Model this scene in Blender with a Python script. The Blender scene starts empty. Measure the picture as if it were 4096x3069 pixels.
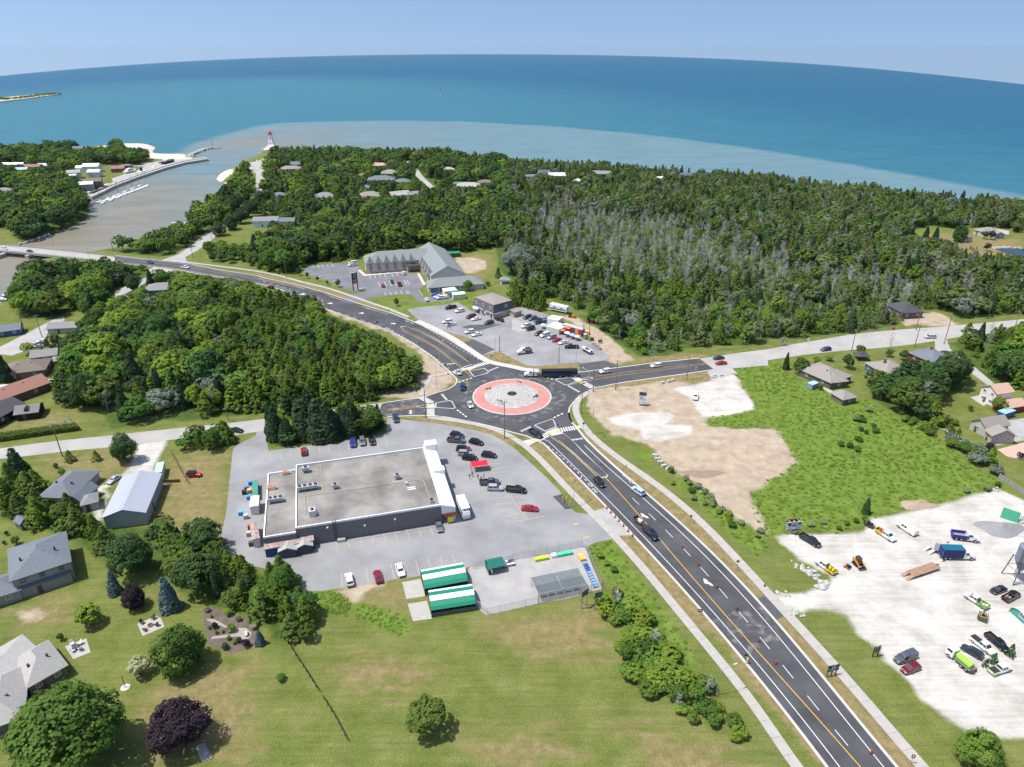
import bpy,bmesh,math,random
import numpy as np
from mathutils import Vector,Matrix,geometry
from mathutils import Vector as V3
R=math.radians
from math import cos,sin,atan2,pi as PI
random.seed(7);np.random.seed(7)
sc=bpy.context.scene
def _s(nd,k,v):setattr(nd.inputs[k],'default_value',v)
C=sc.collection
# == camera, sky, sun
CAM_H,FOC,PITCH=114.0,2780.0,R(25.9) # metres, focal length in pixels of a 4096 px wide frame
cd=bpy.data.cameras.new('camera');cam=bpy.data.objects.new('camera',cd);C.objects.link(cam)
cam.location=(0,0,CAM_H);cam.rotation_euler=(PI/2-PITCH,0,0)
cd.sensor_width=36.0;cd.lens=36.0*FOC/4096;cd.clip_start=1.0;cd.clip_end=120000.0
sc.camera=cam
SUN_EL,SUN_AZ=R(66),R(262) # compass style azimuth from +Y, clockwise
w=bpy.data.worlds.new('World');sc.world=w;w.use_nodes=True
nt=w.node_tree;bg=nt.nodes['Background']
sky=nt.nodes.new('ShaderNodeTexSky');sky.sky_type='NISHITA';sky.sun_disc=False
sky.sun_elevation=SUN_EL;sky.sun_rotation=SUN_AZ;sky.altitude=200;sky.air_density=.9;sky.dust_density=2.5;sky.ozone_density=4.0
tcw=nt.nodes.new('ShaderNodeTexCoord');lift=nt.nodes.new('ShaderNodeVectorMath');lift.operation='ADD';_s(lift,1,(0,0,.15)) # the lake's own horizon lies a few degrees below eye level
nrm=nt.nodes.new('ShaderNodeVectorMath');nrm.operation='NORMALIZE';nt.links.new(tcw.outputs['Generated'],lift.inputs[0]);nt.links.new(lift.outputs[0],nrm.inputs[0]);nt.links.new(nrm.outputs[0],sky.inputs['Vector'])
nt.links.new(sky.outputs['Color'],bg.inputs['Color']);_s(bg,'Strength',.115)
ld=bpy.data.lights.new('sun','SUN');ld.energy=3.25;ld.angle=R(.53);ld.color=(1.0,.965,.91)
sun=bpy.data.objects.new('sun',ld);C.objects.link(sun);sun.location=(-60,0,200)
sdir=V3((cos(SUN_EL)*sin(SUN_AZ),cos(SUN_EL)*cos(SUN_AZ),sin(SUN_EL)))
sun.rotation_euler=(-sdir).to_track_quat('-Z','Y').to_euler()
sc.view_settings.view_transform='Standard';sc.view_settings.look='None'
sc.view_settings.exposure=.6;sc.view_settings.gamma=1.0
sc.render.engine='CYCLES';sc.cycles.max_bounces=6;sc.cycles.diffuse_bounces=2;sc.cycles.glossy_bounces=2
sc.cycles.transmission_bounces=3;sc.cycles.volume_bounces=0;sc.cycles.transparent_max_bounces=6
sc.cycles.use_denoising=True;sc.cycles.caustics_reflective=False;sc.cycles.caustics_refractive=False
# == survey: map reading -> ground position
WZ=-3.0 # lake level below the town
CP,SP=cos(PITCH),sin(PITCH)
TILE={'O':(0,0,4096/2211),'D0':(0,2400,1024/2212),'D3':(3072,2300,1024/2206)}
for k,r in enumerate('ABC'):
 for c in range(4):TILE['%s%d'%(r,c)]=(c*1024,500+700*k,1024/2209)
def nat(t,x,y):
 a,b,s=TILE[t];return a+x*s,b+y*s
def ray(u,v):
 X,Y=u-2048.0,v-1534.5
 return V3((X,FOC*CP-Y*SP,-FOC*SP-Y*CP))
def g(t,x,y,z=.0):
 d=ray(*nat(t,x,y));k=(z-CAM_H)/d.z
 return V3((d.x*k,d.y*k,z))
def gl(spec,z=.0):
 out,t=[],'O'
 for tok in spec.split():
  if ',' in tok:
   x,y=tok.split(',');out.append(g(t,float(x),float(y),z))
  else:t=tok
 return out
def shrink(p):
 d=V3((p.x,p.y,(p.z)-CAM_H));f=d.y*CP-d.z*SP
 rr=((d.x/f)**2+((d.y*SP+d.z*CP)/f)**2)
 return 1.0-.19*min(rr,.9)
 # == materials
M={}
def mat(name,col=(.5,.5,.5),rough=.7,metal=.0,spec=.4,noise=.0,nscale=3.0,bump=.0,bscale=None,col2=None,emit=None,alpha=1.0,coat=.0,transl=.0,rnd=.0,coord='Object',detail=4):
 m=bpy.data.materials.new(name);m.use_nodes=True;M[name]=m
 n,l=m.node_tree.nodes,m.node_tree.links
 b=n['Principled BSDF']
 _s(b,'Base Color',(*col,1));_s(b,'Roughness',rough)
 _s(b,'Metallic',metal);_s(b,'Specular IOR Level',spec)
 if coat:_s(b,'Coat Weight',coat);_s(b,'Coat Roughness',.06)
 if alpha<1:_s(b,'Alpha',alpha)
 if emit:_s(b,'Emission Color',(*emit,1));_s(b,'Emission Strength',1)
 cur=None
 if noise or bump or col2:
  tc=n.new('ShaderNodeTexCoord')
  nz=n.new('ShaderNodeTexNoise');_s(nz,'Scale',nscale);_s(nz,'Detail',detail);_s(nz,'Roughness',.62)
  if coord=='World':
   gm=n.new('ShaderNodeNewGeometry');l.new(gm.outputs['Position'],nz.inputs['Vector'])
  else:l.new(tc.outputs[coord],nz.inputs['Vector'])
  rp=n.new('ShaderNodeValToRGB');rp.color_ramp.elements[0].position=.3;rp.color_ramp.elements[1].position=.7
  c2=col2 or tuple(max(0,c*(1+noise))for c in col)
  c1=col if col2 else tuple(c*(1-noise)for c in col)
  rp.color_ramp.elements[0].color=(*c1,1);rp.color_ramp.elements[1].color=(*c2,1)
  l.new(nz.outputs['Fac'],rp.inputs['Fac']);cur=rp.outputs['Color']
  if bump:
   bp=n.new('ShaderNodeBump');_s(bp,'Strength',bump);_s(bp,'Distance',.05)
   nb=n.new('ShaderNodeTexNoise');_s(nb,'Scale',bscale or nscale*6);_s(nb,'Detail',3)
   l.new(tc.outputs['Object'],nb.inputs['Vector']);l.new(nb.outputs['Fac'],bp.inputs['Height']);l.new(bp.outputs['Normal'],b.inputs['Normal'])
 if rnd:
  oi=n.new('ShaderNodeObjectInfo');hs=n.new('ShaderNodeHueSaturation')
  mr=n.new('ShaderNodeMapRange');_s(mr,'To Min',1-rnd);_s(mr,'To Max',1+rnd)
  l.new(oi.outputs['Random'],mr.inputs['Value']);l.new(mr.outputs['Result'],hs.inputs['Value'])
  mh=n.new('ShaderNodeMath');mh.operation='MULTIPLY';_s(mh,1,7.13)
  fr=n.new('ShaderNodeMath');fr.operation='FRACT';l.new(oi.outputs['Random'],mh.inputs[0]);l.new(mh.outputs[0],fr.inputs[0])
  m2=n.new('ShaderNodeMapRange');_s(m2,'To Min',.5-rnd*.05);_s(m2,'To Max',.5+rnd*.05)
  l.new(fr.outputs[0],m2.inputs['Value']);l.new(m2.outputs['Result'],hs.inputs['Hue'])
  if cur:l.new(cur,hs.inputs['Color'])
  else:_s(hs,'Color',(*col,1))
  cur=hs.outputs['Color']
 if cur:l.new(cur,b.inputs['Base Color'])
 if transl:
  out=n['Material Output'];tr=n.new('ShaderNodeBsdfTranslucent');mx=n.new('ShaderNodeMixShader');_s(mx,'Fac',transl)
  if cur:l.new(cur,tr.inputs['Color'])
  else:_s(tr,'Color',(*col,1))
  l.new(b.outputs[0],mx.inputs[1]);l.new(tr.outputs[0],mx.inputs[2]);l.new(mx.outputs[0],out.inputs['Surface'])
 return m
def srgb(r,g_,b):
 f=lambda c:(c/255/12.92 if c/255<=.04045 else((c/255+.055)/1.055)**2.4)
 return(f(r),f(g_),f(b))
_flat={}
def pnt(rgb,rough=.6,noise=.08,metal=0.,coat=0.,spec=.4):
 key=(tuple(rgb),rough,noise,metal,coat)
 if key not in _flat:
  _flat[key]=mat('paint_%d_%d_%d_%d'%(*rgb,len(_flat)),srgb(*rgb),rough,metal,spec,noise=noise,nscale=1.3,coat=coat)
 return _flat[key]
 # == mesh helpers
class MB:
 def __init__(s):s.v,s.f=[],[]
 def add(s,vs,fs):
  b=len(s.v);s.v+=[tuple(v)for v in vs];s.f+=[tuple(b+i for i in f)for f in fs];return s
 def box(s,x0,x1,y0,y1,z0,z1):
  return s.add([(x0,y0,z0),(x1,y0,z0),(x1,y1,z0),(x0,y1,z0),(x0,y0,z1),(x1,y0,z1),(x1,y1,z1),(x0,y1,z1)],
  [(3,2,1,0),(4,5,6,7),(0,1,5,4),(1,2,6,5),(2,3,7,6),(3,0,4,7)])
 def cbox(s,x,y,z,sx,sy,sz,rz=0.):
  c,n=cos(rz),sin(rz);vs=[]
  for k in(0,1):
   for(a,b)in((-.5,-.5),(.5,-.5),(.5,.5),(-.5,.5)):
    vs.append((x+a*sx*c-b*sy*n,y+a*sx*n+b*sy*c,z+k*sz))
  return s.add(vs,[(3,2,1,0),(4,5,6,7),(0,1,5,4),(1,2,6,5),(2,3,7,6),(3,0,4,7)])
 def tube(s,p,q,r,r2=None,n=6,cap=True):
  p,q=V3(p),V3(q);r2=r if r2 is None else r2
  d=(q-p).normalized();a=d.orthogonal().normalized();b=d.cross(a);vs=[]
  for(o,rr)in((p,r),(q,r2)):
   for i in range(n):
    t=2*PI*i/n;vs.append(o+a*cos(t)*rr+b*sin(t)*rr)
  fs=[(i,(i+1)%n,n+(i+1)%n,n+i)for i in range(n)]
  if cap:fs+=[tuple(range(n-1,-1,-1)),tuple(range(n,2*n))]
  return s.add(vs,fs)
 def lathe(s,prof,n=12,c=(0,0,0)):
  vs,fs,m=[],[],len(prof)
  for(r,z)in prof:
   for i in range(n):
    t=2*PI*i/n;vs.append((c[0]+r*cos(t),c[1]+r*sin(t),c[2]+z))
  for j in range(m-1):
   for i in range(n):fs.append((j*n+i,j*n+(i+1)%n,(j+1)*n+(i+1)%n,(j+1)*n+i))
  fs+=[tuple(range(n-1,-1,-1)),tuple(range((m-1)*n,m*n))]
  return s.add(vs,fs)
 def prism(s,pts,z0,z1):
  n=len(pts);vs=[(p[0],p[1],z0)for p in pts]+[(p[0],p[1],z1)for p in pts]
  return s.add(vs,[tuple(range(n-1,-1,-1)),tuple(range(n,2*n))]+[(i,(i+1)%n,n+(i+1)%n,n+i)for i in range(n)])
 def quad(s,a,b,c,d):return s.add([a,b,c,d],[(0,1,2,3)])
 def mesh(s,name='mesh',smooth=False):
  me=bpy.data.meshes.new(name);me.from_pydata(s.v,[],s.f)
  if smooth:me.polygons.foreach_set('use_smooth',[True]*len(me.polygons))
  me.update();return me
 def build(s,name,m,parent=None,smooth=False):return obj(name,s.mesh(name,smooth),m,parent)
def _B(*a,**k):return MB().box(*a,**k)
def _T(*a,**k):return MB().tube(*a,**k)
def _L(*a,**k):return MB().lathe(*a,**k)
def _A(*a,**k):return MB().add(*a,**k)
def obj(name,me,m=None,parent=None,loc=None,rz=None,lo=False):
 if isinstance(me,MB):me=me.mesh(name)
 o=bpy.data.objects.new(name,me);C.objects.link(o)
 if isinstance(m,str):m=M[m]
 if m is not None and me is not None:
  if not me.materials:me.materials.append(None if lo else m)
  if me.materials[0]is not m:
   o.material_slots[0].link='OBJECT';o.material_slots[0].material=m
 if parent is not None:o.parent=parent
 if loc is not None:o.location=loc
 if rz is not None:o.rotation_euler=(0,0,rz)
 return o
def tag(o,label=None,cat=None,group=None,kind=None):
 if label:o['label']=label
 if cat:o['category']=cat
 if group:o['group']=group
 if kind:o['kind']=kind
 return o
def thing(name,label,cat,loc=(0,0,0),rz=0.,group=None,s=1.0):
 o=bpy.data.objects.new(name,None);C.objects.link(o);o.location=loc;o.rotation_euler=(0,0,rz);o.empty_display_size=.3
 if s!=1.0:o.scale=(s,s,s)
 return tag(o,label,cat,group)
def tri_poly(pts,z):
 vs=[(p[0],p[1],z)for p in pts]
 tris=geometry.tessellate_polygon([[V3((p[0],p[1],0))for p in pts]])
 out=[]
 for t in tris:
  a,b,c=(V3(vs[i])for i in t)
  out.append(t if(b-a).cross(c-a).z>0 else(t[0],t[2],t[1]))
 return vs,out
def sheet(name,pts,z,m,parent=None,kind='structure'):
 vs,fs=tri_poly(pts,z);me=bpy.data.meshes.new(name);me.from_pydata(vs,[],fs);me.update()
 o=obj(name,me,m,parent)
 if parent is None:tag(o,kind=kind)
 return o
def raised(name,pts,z0,z1,m,parent=None,kind='structure'):
 area=sum(pts[i][0]*pts[(i+1)%len(pts)][1]-pts[(i+1)%len(pts)][0]*pts[i][1]for i in range(len(pts)))
 if area<0:pts=pts[::-1]
 vs,fs=tri_poly(pts,z1);n=len(pts)
 vs=vs+[(p[0],p[1],z0)for p in pts]
 fs=[tuple(f)for f in fs]+[(n+i,n+(i+1)%n,(i+1)%n,i)for i in range(n)]
 me=bpy.data.meshes.new(name);me.from_pydata(vs,[],fs);me.update()
 o=obj(name,me,m,parent)
 if parent is None:tag(o,kind=kind)
 return o
def rsm(pts,step):
 pts=[V3((p[0],p[1],0))for p in pts];out=[pts[0]]
 for a,b in zip(pts,pts[1:]):
  L=(b-a).length;n=max(1,round(L/step))
  for i in range(1,n+1):out.append(a.lerp(b,i/n))
 return out
def sml(pts,step=2.0):
 P=[V3((p[0],p[1],0))for p in pts];P=[P[0]*2-P[1]]+P+[P[-1]*2-P[-2]];out=[]
 for i in range(1,len(P)-2):
  a,b,c,d=P[i-1],P[i],P[i+1],P[i+2];n=max(1,int((c-b).length/step))
  for k in range(n):
   t=k/n;out.append(.5*((2*b)+(c-a)*t+(2*a-5*b+4*c-d)*t*t+(3*b-a-3*c+d)*t**3))
 out.append(P[-2]);return out
def fit(spec,deg=4,step=3.):
 P=gl(spec)if isinstance(spec,str)else spec;q=np.array([(p.x,p.y)for p in P]);t=np.r_[0,np.cumsum(np.hypot(*np.diff(q,axis=0).T))];L=t[-1];t=t/L
 cx,cy=np.polyfit(t,q[:,0],deg),np.polyfit(t,q[:,1],deg);return[V3((np.polyval(cx,u),np.polyval(cy,u),0))for u in np.linspace(0,1,int(L/step))]
def normals2(pts):
 out=[]
 for i in range(len(pts)):
  a=pts[max(0,i-1)];b=pts[min(len(pts)-1,i+1)];d=(b-a).normalized();out.append(V3((-d.y,d.x,0)))
 return out
def ribbon(name,pts,half,z,m,parent=None,h=.0,off=.0):
 N=normals2(pts);b=MB();vs,fs=[],[]
 for p,n in zip(pts,N):
  c=p+n*off;l,r=c+n*half,c-n*half
  vs+=[(l.x,l.y,z+h),(r.x,r.y,z+h)]+([(l.x,l.y,z),(r.x,r.y,z)]if h else[])
 k=4 if h else 2
 for i in range(len(pts)-1):
  a=i*k;c=a+k
  fs.append((a,a+1,c+1,c))
  if h:fs+=[(a+2,a,c,c+2),(a+1,a+3,c+3,c+1)]
 if h:e=(len(pts)-1)*k;fs+=[(0,2,3,1),(e,e+1,e+3,e+2)]
 b.add(vs,fs);o=b.build(name,m,parent)
 if parent is None:tag(o,kind='structure')
 return o
def inside(p,poly):
 x,y=p[0],p[1];r=False;n=len(poly)
 for i in range(n):
  a,b=poly[i],poly[i-1]
  if(a[1]>y)!=(b[1]>y)and x<(b[0]-a[0])*(y-a[1])/(b[1]-a[1])+a[0]:r=not r
 return r
def sdist(X,Y,poly,lim=14.0):
 P=np.array([(p[0],p[1])for p in poly]);out=np.full(X.shape,-lim)
 m=(X>P[:,0].min()-lim)&(X<P[:,0].max()+lim)&(Y>P[:,1].min()-lim)&(Y<P[:,1].max()+lim)
 if not m.any():return out
 x,y=X[m],Y[m];d2=np.full(x.shape,1e18);ins=np.zeros(x.shape,bool)
 for i in range(len(P)):
  ax,ay=P[i-1];bx,by=P[i];ex,ey=bx-ax,by-ay;L=ex*ex+ey*ey+1e-9
  t=np.clip(((x-ax)*ex+(y-ay)*ey)/L,0,1);d2=np.minimum(d2,(x-ax-t*ex)**2+(y-ay-t*ey)**2)
  if ay!=by:
   c=((ay>y)!=(by>y))&(x<(bx-ax)*(y-ay)/(by-ay)+ax);ins^=c
 d=np.sqrt(d2);out[m]=np.clip(np.where(ins,d,-d),-lim,lim);return out
def vnoise(x,y,s,seed=0):
 rs=np.random.RandomState(seed).rand(256,256)
 u,v=np.asarray(x)/s,np.asarray(y)/s;i,j=np.floor(u).astype(int),np.floor(v).astype(int);fu,fv=u-i,v-j
 fu,fv=fu*fu*(3-2*fu),fv*fv*(3-2*fv);q=lambda a,b:rs[a%256,b%256]
 return(q(i,j)*(1-fu)+q(i+1,j)*fu)*(1-fv)+(q(i,j+1)*(1-fu)+q(i+1,j+1)*fu)*fv
def txm(body,size=1.0,align='CENTER',ext=.012):
 cu=bpy.data.curves.new('text','FONT');cu.body=body;cu.size=size;cu.align_x=align;cu.align_y='CENTER';cu.extrude=ext;cu.resolution_u=2
 o=bpy.data.objects.new('text',cu);C.objects.link(o);dg=bpy.context.evaluated_depsgraph_get();dg.update()
 me=bpy.data.meshes.new_from_object(o.evaluated_get(dg));bpy.data.objects.remove(o);bpy.data.curves.remove(cu)
 me.materials.clear();return me
HAZE=.000014
# == base materials
mat('asphalt_new',(.070,.072,.078),.85,noise=.3,nscale=.13,bump=.25,bscale=40,coord='World')
mat('asphalt_old',(.37,.355,.335),.9,noise=.13,nscale=.12,bump=.2,bscale=30,coord='World')
mat('asphalt_lot',(.262,.262,.265),.9,noise=.24,nscale=.08,bump=.2,bscale=30,coord='World',detail=8)
mat('asphalt_hotel',(.165,.168,.185),.88,noise=.18,nscale=.12,bump=.2,coord='World',detail=8)
mat('asphalt_patch',(.085,.087,.092),.85,noise=.2,nscale=.5,coord='World')
mat('concrete',(.40,.38,.345),.85,noise=.08,nscale=.6,coord='World')
mat('concrete_new',(.50,.485,.455),.85,noise=.06,nscale=.6,coord='World')
mat('concrete_grey',(.36,.35,.335),.88,noise=.14,nscale=.25,coord='World',detail=8)
mat('red_concrete',(.50,.225,.19),.8,noise=.13,nscale=.35,coord='World',detail=7)
mat('line_white',(.78,.78,.76),.7,noise=.08,nscale=2.,coord='World')
mat('line_yellow',(.72,.40,.03),.7,noise=.1,nscale=2.,coord='World')
mat('line_worn',(.50,.40,.22),.8,noise=.2,nscale=1.5,coord='World')
mat('tactile_yellow',(.80,.62,.08),.7)
mat('stone_white',(.44,.43,.41),.85,noise=.25,nscale=1.2,coord='World')
mat('stone_grey',(.36,.35,.33),.9,noise=.35,nscale=.8,coord='World')
mat('gravel_drive',(.34,.305,.26),.95,noise=.12,nscale=.4,bump=.3,coord='World')
mat('steel',(.42,.43,.44),.45,.7);mat('steel_dark',(.10,.105,.11),.5,.4);mat('galv',(.50,.52,.53),.5,.5,noise=.1)
mat('wood_pole',(.20,.165,.13),.9,noise=.25,nscale=3);mat('wood_grey',(.30,.275,.25),.9,noise=.25,nscale=2)
mat('wood_brown',(.18,.11,.065),.85,noise=.3,nscale=2);mat('black',(.015,.015,.017),.6);mat('rubber',(.018,.018,.02),.85)
mat('white_paint',(.80,.80,.79),.6,noise=.05);mat('orange',(.50,.085,.02),.6);mat('glass',(.03,.04,.05),.08,spec=.8)
mat('pane',(.10,.13,.16),.1,spec=.8)
# == terrain
def far(pts):return[V3((p[0],p[1],0))for p in pts]
LAND_E=far(gl('A0 -900,1500 -300,1560 0,1545 100,1500 170,1450 215,1380 225,1280 232,1190 500,1150 850,1092 1100,1045 1190,1015 1400,965 1510,915 1600,885 1640,805 1780,725 1880,635 1960,565 1985,522 1950,507 1880,482 1858,456 1900,412 2000,380 2060,342 2120,302 2209,274 '
'A1 60,228 70,207 120,168 165,172 176,190 140,215 130,262 400,277 700,262 1000,247 1400,252 1700,287 2000,317 2209,337 A2 400,367 800,387 1200,407 1600,452 2000,467 2209,477 '
'A3 400,557 800,567 1200,627 1600,667 2000,702 2209,727 2600,782 3200,860',WZ))+far([(1500,250),(1500,-200),(-1200,-200),(-1200,300)])
LAND_W=far(gl('A0 -900,1060 -300,1045 -100,1035 100,1032 190,1034 280,1010 400,970 560,908 690,848 760,792 775,740 765,690 760,640 790,612 900,562 985,517 1170,447 1290,407 1430,362 1600,317 1790,287 1795,278 1640,292 1662,260 1500,260 1350,254 1312,234 1330,207 1352,192 1270,168 1080,168 900,187 720,202 400,207 0,222 -300,227 -900,235',WZ))+far([(-2500,1000),(-2500,560)])
BRIDGE=gl('A0 -1200,985 -400,1010 0,1033 300,1058 600,1090 850,1118 990,1137 990,1188 850,1175 700,1160 300,1118 0,1092 -400,1062 -1200,1030')
def ground_z(x,y):
 x=np.atleast_1d(np.asarray(x,float));y=np.atleast_1d(np.asarray(y,float))
 d=np.maximum(sdist(x,y,LAND_E,20.),sdist(x,y,LAND_W,20.))
 t=np.clip((d+6)/(16),0,1) # d=-6 -> bed, d=+10 -> town level
 return-6.0*(1-t)**1.45
def gz(p):return float(ground_z(p[0],p[1])[0])
nr,nc=470,420
rr=28*np.power(1500/28.,np.linspace(0,1,nr));aa=np.radians(np.linspace(-62,62,nc))
GX=(rr[:,None]*np.sin(aa)[None,:]).ravel();GY=(rr[:,None]*np.cos(aa)[None,:]).ravel()
ZONES={} # name -> list of polygons
ZONES['dirt']=[gl('B2 640,800 760,760 1000,742 1300,702 1480,702 1600,740 1740,690 1720,620 1900,620 1960,700 2000,780 2060,860 2080,940 1900,985 1660,1010 1700,1080 1900,1110 2209,1110 B3 60,1100 140,1220 250,1400 120,1500 0,1560 C2 2209,60 2050,170 2060,250 2180,420 2230,500 2160,510 2050,430 1900,370 1800,270 1700,190 1600,100 1480,0 B2 1350,1440 1200,1260 1080,1230 920,1170 880,1170 790,1080 690,980 655,900'),
gl('B1 560,62 700,118 850,172 1130,258 1300,346 1500,478 1690,640 1705,700 1600,790 1420,840 1250,850 1100,830 1300,740 1430,640 1440,520 1400,430 1250,370 1190,290 1000,245 880,200 740,150 650,110'),
gl('B3 1150,155 1230,120 1420,105 1540,130 1600,200 1700,212 1500,228 1280,215 1170,225'),
gl('B2 400,140 520,130 700,230 850,330 1000,470 1050,520 900,560 820,520 760,420 640,300 560,220'),
gl('A1 1720,1150 1850,1140 1980,1170 1990,1230 1850,1290 1760,1250'),
gl('C3 1160,270 1330,215 1420,275 1250,300'),gl('C1 700,1010 900,940 1130,920 1000,990 860,1080'),
gl('C0 170,1190 330,1150 340,1230 180,1280')]
ZONES['gravel']=[gl('C3 60,1050 330,1020 520,960 600,880 470,830 300,740 190,640 120,600 80,540 270,510 520,512 800,500 880,430 920,380 1130,340 1400,290 1650,230 1800,170 2000,130 2209,230 2600,400 2900,1657 D3 2600,1400 2209,1380 1900,1390 1700,1340 1640,1290 1490,1190 1330,1060 1200,900 1060,770 960,650 900,600 830,540 740,450 680,350 560,290 400,290 200,330 70,200'),
gl('B2 1400,770 1480,745 1640,735 1740,690 1900,690 2060,860 2080,940 1900,985 1660,1010 1600,950 1560,850'),
gl('B2 820,1020 1000,985 1290,960 1400,1000 1300,1080 1560,1090 1540,1160 1250,1225 1150,1200 1100,1110 900,1080'),
gl('B2 1700,620 1900,620 1960,700 1740,690'),gl('B0 1200,1245 1440,1212 1380,1330 1330,1440 1320,1550 1150,1490 1000,1560 860,1610 840,1640 960,1680 800,1800 C0 850,400 920,140 800,90 870,130 1000,60 1120,-60'),
gl('B3 1500,1080 1540,1085 1700,1240 1660,1250')]
ZONES['lush']=[gl('B3 -100,520 0,535 110,540 190,640 330,700 560,820 650,880 760,860 850,860 1000,940 1150,1040 1450,1180 1560,1270 1700,1380 1900,1500 2000,1560 2250,1680 C3 2100,110 1800,150 1400,270 1050,330 900,420 600,510 300,480 100,520 0,560 C2 2209,560 2100,480 2060,250 2050,170 2209,40 B3 0,1580 250,1400 140,1220 60,1100 0,1090 B2 1900,1110 1700,1080 1660,1010 1900,985 2080,940 2060,860 2000,780 1960,700 1900,620 1900,590'),
gl('C2 1270,0 1400,80 1480,0 1600,100 1700,190 1800,270 1900,370 2050,430 2209,500 2209,640 2100,700 1800,420 1500,140'),gl('C2 640,640 760,590 860,560 900,620 960,720 1060,840 1160,980 1290,1160 1420,1340 1560,1540 1650,1657 1430,1657 1400,1500 1280,1330 1080,1140 950,960 840,900'),
gl('C1 420,1010 560,1005 700,1010 830,1090 800,1220 560,1190 470,1140'),gl('C1 860,1100 1050,1140 1250,1200 1330,1300 1320,1380 1240,1385 1060,1320 850,1230'),gl('C1 1520,1200 1900,1150 1920,1180 1530,1240'),
gl('B2 580,870 700,860 690,910 600,940'),gl('B2 780,990 900,940 970,975 820,1020'),gl('B2 930,1120 1080,1110 1160,1210 1080,1250 920,1180'),gl('B2 1030,1300 1130,1290 1240,1340 1170,1395 1080,1360'),
gl('A1 880,1620 1300,1560 1650,1500 1900,1480 1890,1520 1600,1560 1320,1600')]
ZONES['dry']=[gl('O 1010,1335 1150,1320 1300,1300 1330,1420 1220,1440 1060,1390'),gl('O 1330,1530 1500,1590 1640,1640 1700,1720 1400,1720'),gl('O 700,1440 820,1400 960,1440 900,1500 760,1500'),gl('O 1000,1600 1200,1560 1250,1640 1050,1690'),
gl('B2 130,1260 250,1235 400,1360 560,1530 660,1657 C2 800,275 700,300 520,120 400,0 B2 420,1560 280,1400'),gl('B2 590,1140 650,1180 760,1300 1000,1530 1150,1657 C2 1300,280 1600,545 1900,830 2100,1065 2200,1050 2050,870 1750,550 1450,255 1300,125 1160,0 B2 1180,1600 900,1370 700,1190'),
gl('C2 900,530 1050,520 1180,680 1400,910 1700,1250 2000,1580 2080,1680 D3 500,1657 300,1420 0,1060 -100,1000 C2 1900,1480 1500,1200 1200,860 1000,640'),gl('D3 130,370 200,420 500,770 800,1120 1330,1657 1110,1657 700,1150 330,730 60,410'),
gl('A1 60,1320 300,1365 740,1490 850,1530 1200,1620 1260,1640 1100,1580 800,1480 400,1370 0,1275'),gl('A1 1700,1130 1900,1110 2050,1130 2060,1200 1980,1320 1840,1300 1740,1230'),gl('B1 1420,180 1560,250 1700,300 1870,340 1800,365 1600,280'),
gl('B2 0,500 40,525 130,565 400,560 560,545 610,610 380,630 100,600 0,590 B1 2209,500 2110,440 1950,480 2050,540'),gl('B2 800,525 1000,545 1500,510 1600,500 1700,480 1500,470 1100,510 900,500'),gl('B2 760,750 900,722 1300,665 1500,640 1740,605 1740,690 1480,700 1300,700 1000,740'),
gl('B1 1310,1010 1470,1010 1700,1050 2000,1120 2209,1200 2209,1250 1900,1115 1500,1050'),gl('B0 340,1345 900,1280 960,1350 1200,1330 1050,1480 860,1600 720,1500 540,1490 380,1420'),
gl('B0 1400,1400 1600,1330 1970,1280 1985,1657 C0 1950,340 1900,560 1600,600 1420,440 1340,420 1400,60'),gl('C0 170,1140 420,1050 640,1000 600,1150 700,1250 330,1330 150,1290'),gl('B0 60,1120 400,970 660,960 660,1080 380,1110'),gl('D0 1150,860 1300,830 1300,760 1700,620 2209,470 2209,1445 1300,1445'),
gl('A3 1300,950 1500,930 2209,990 2209,1150 1900,1150 1600,1080'),gl('C1 750,950 1250,890 1430,880 1470,1040 1330,1100 1340,1260 1000,1120 830,1080')]
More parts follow.
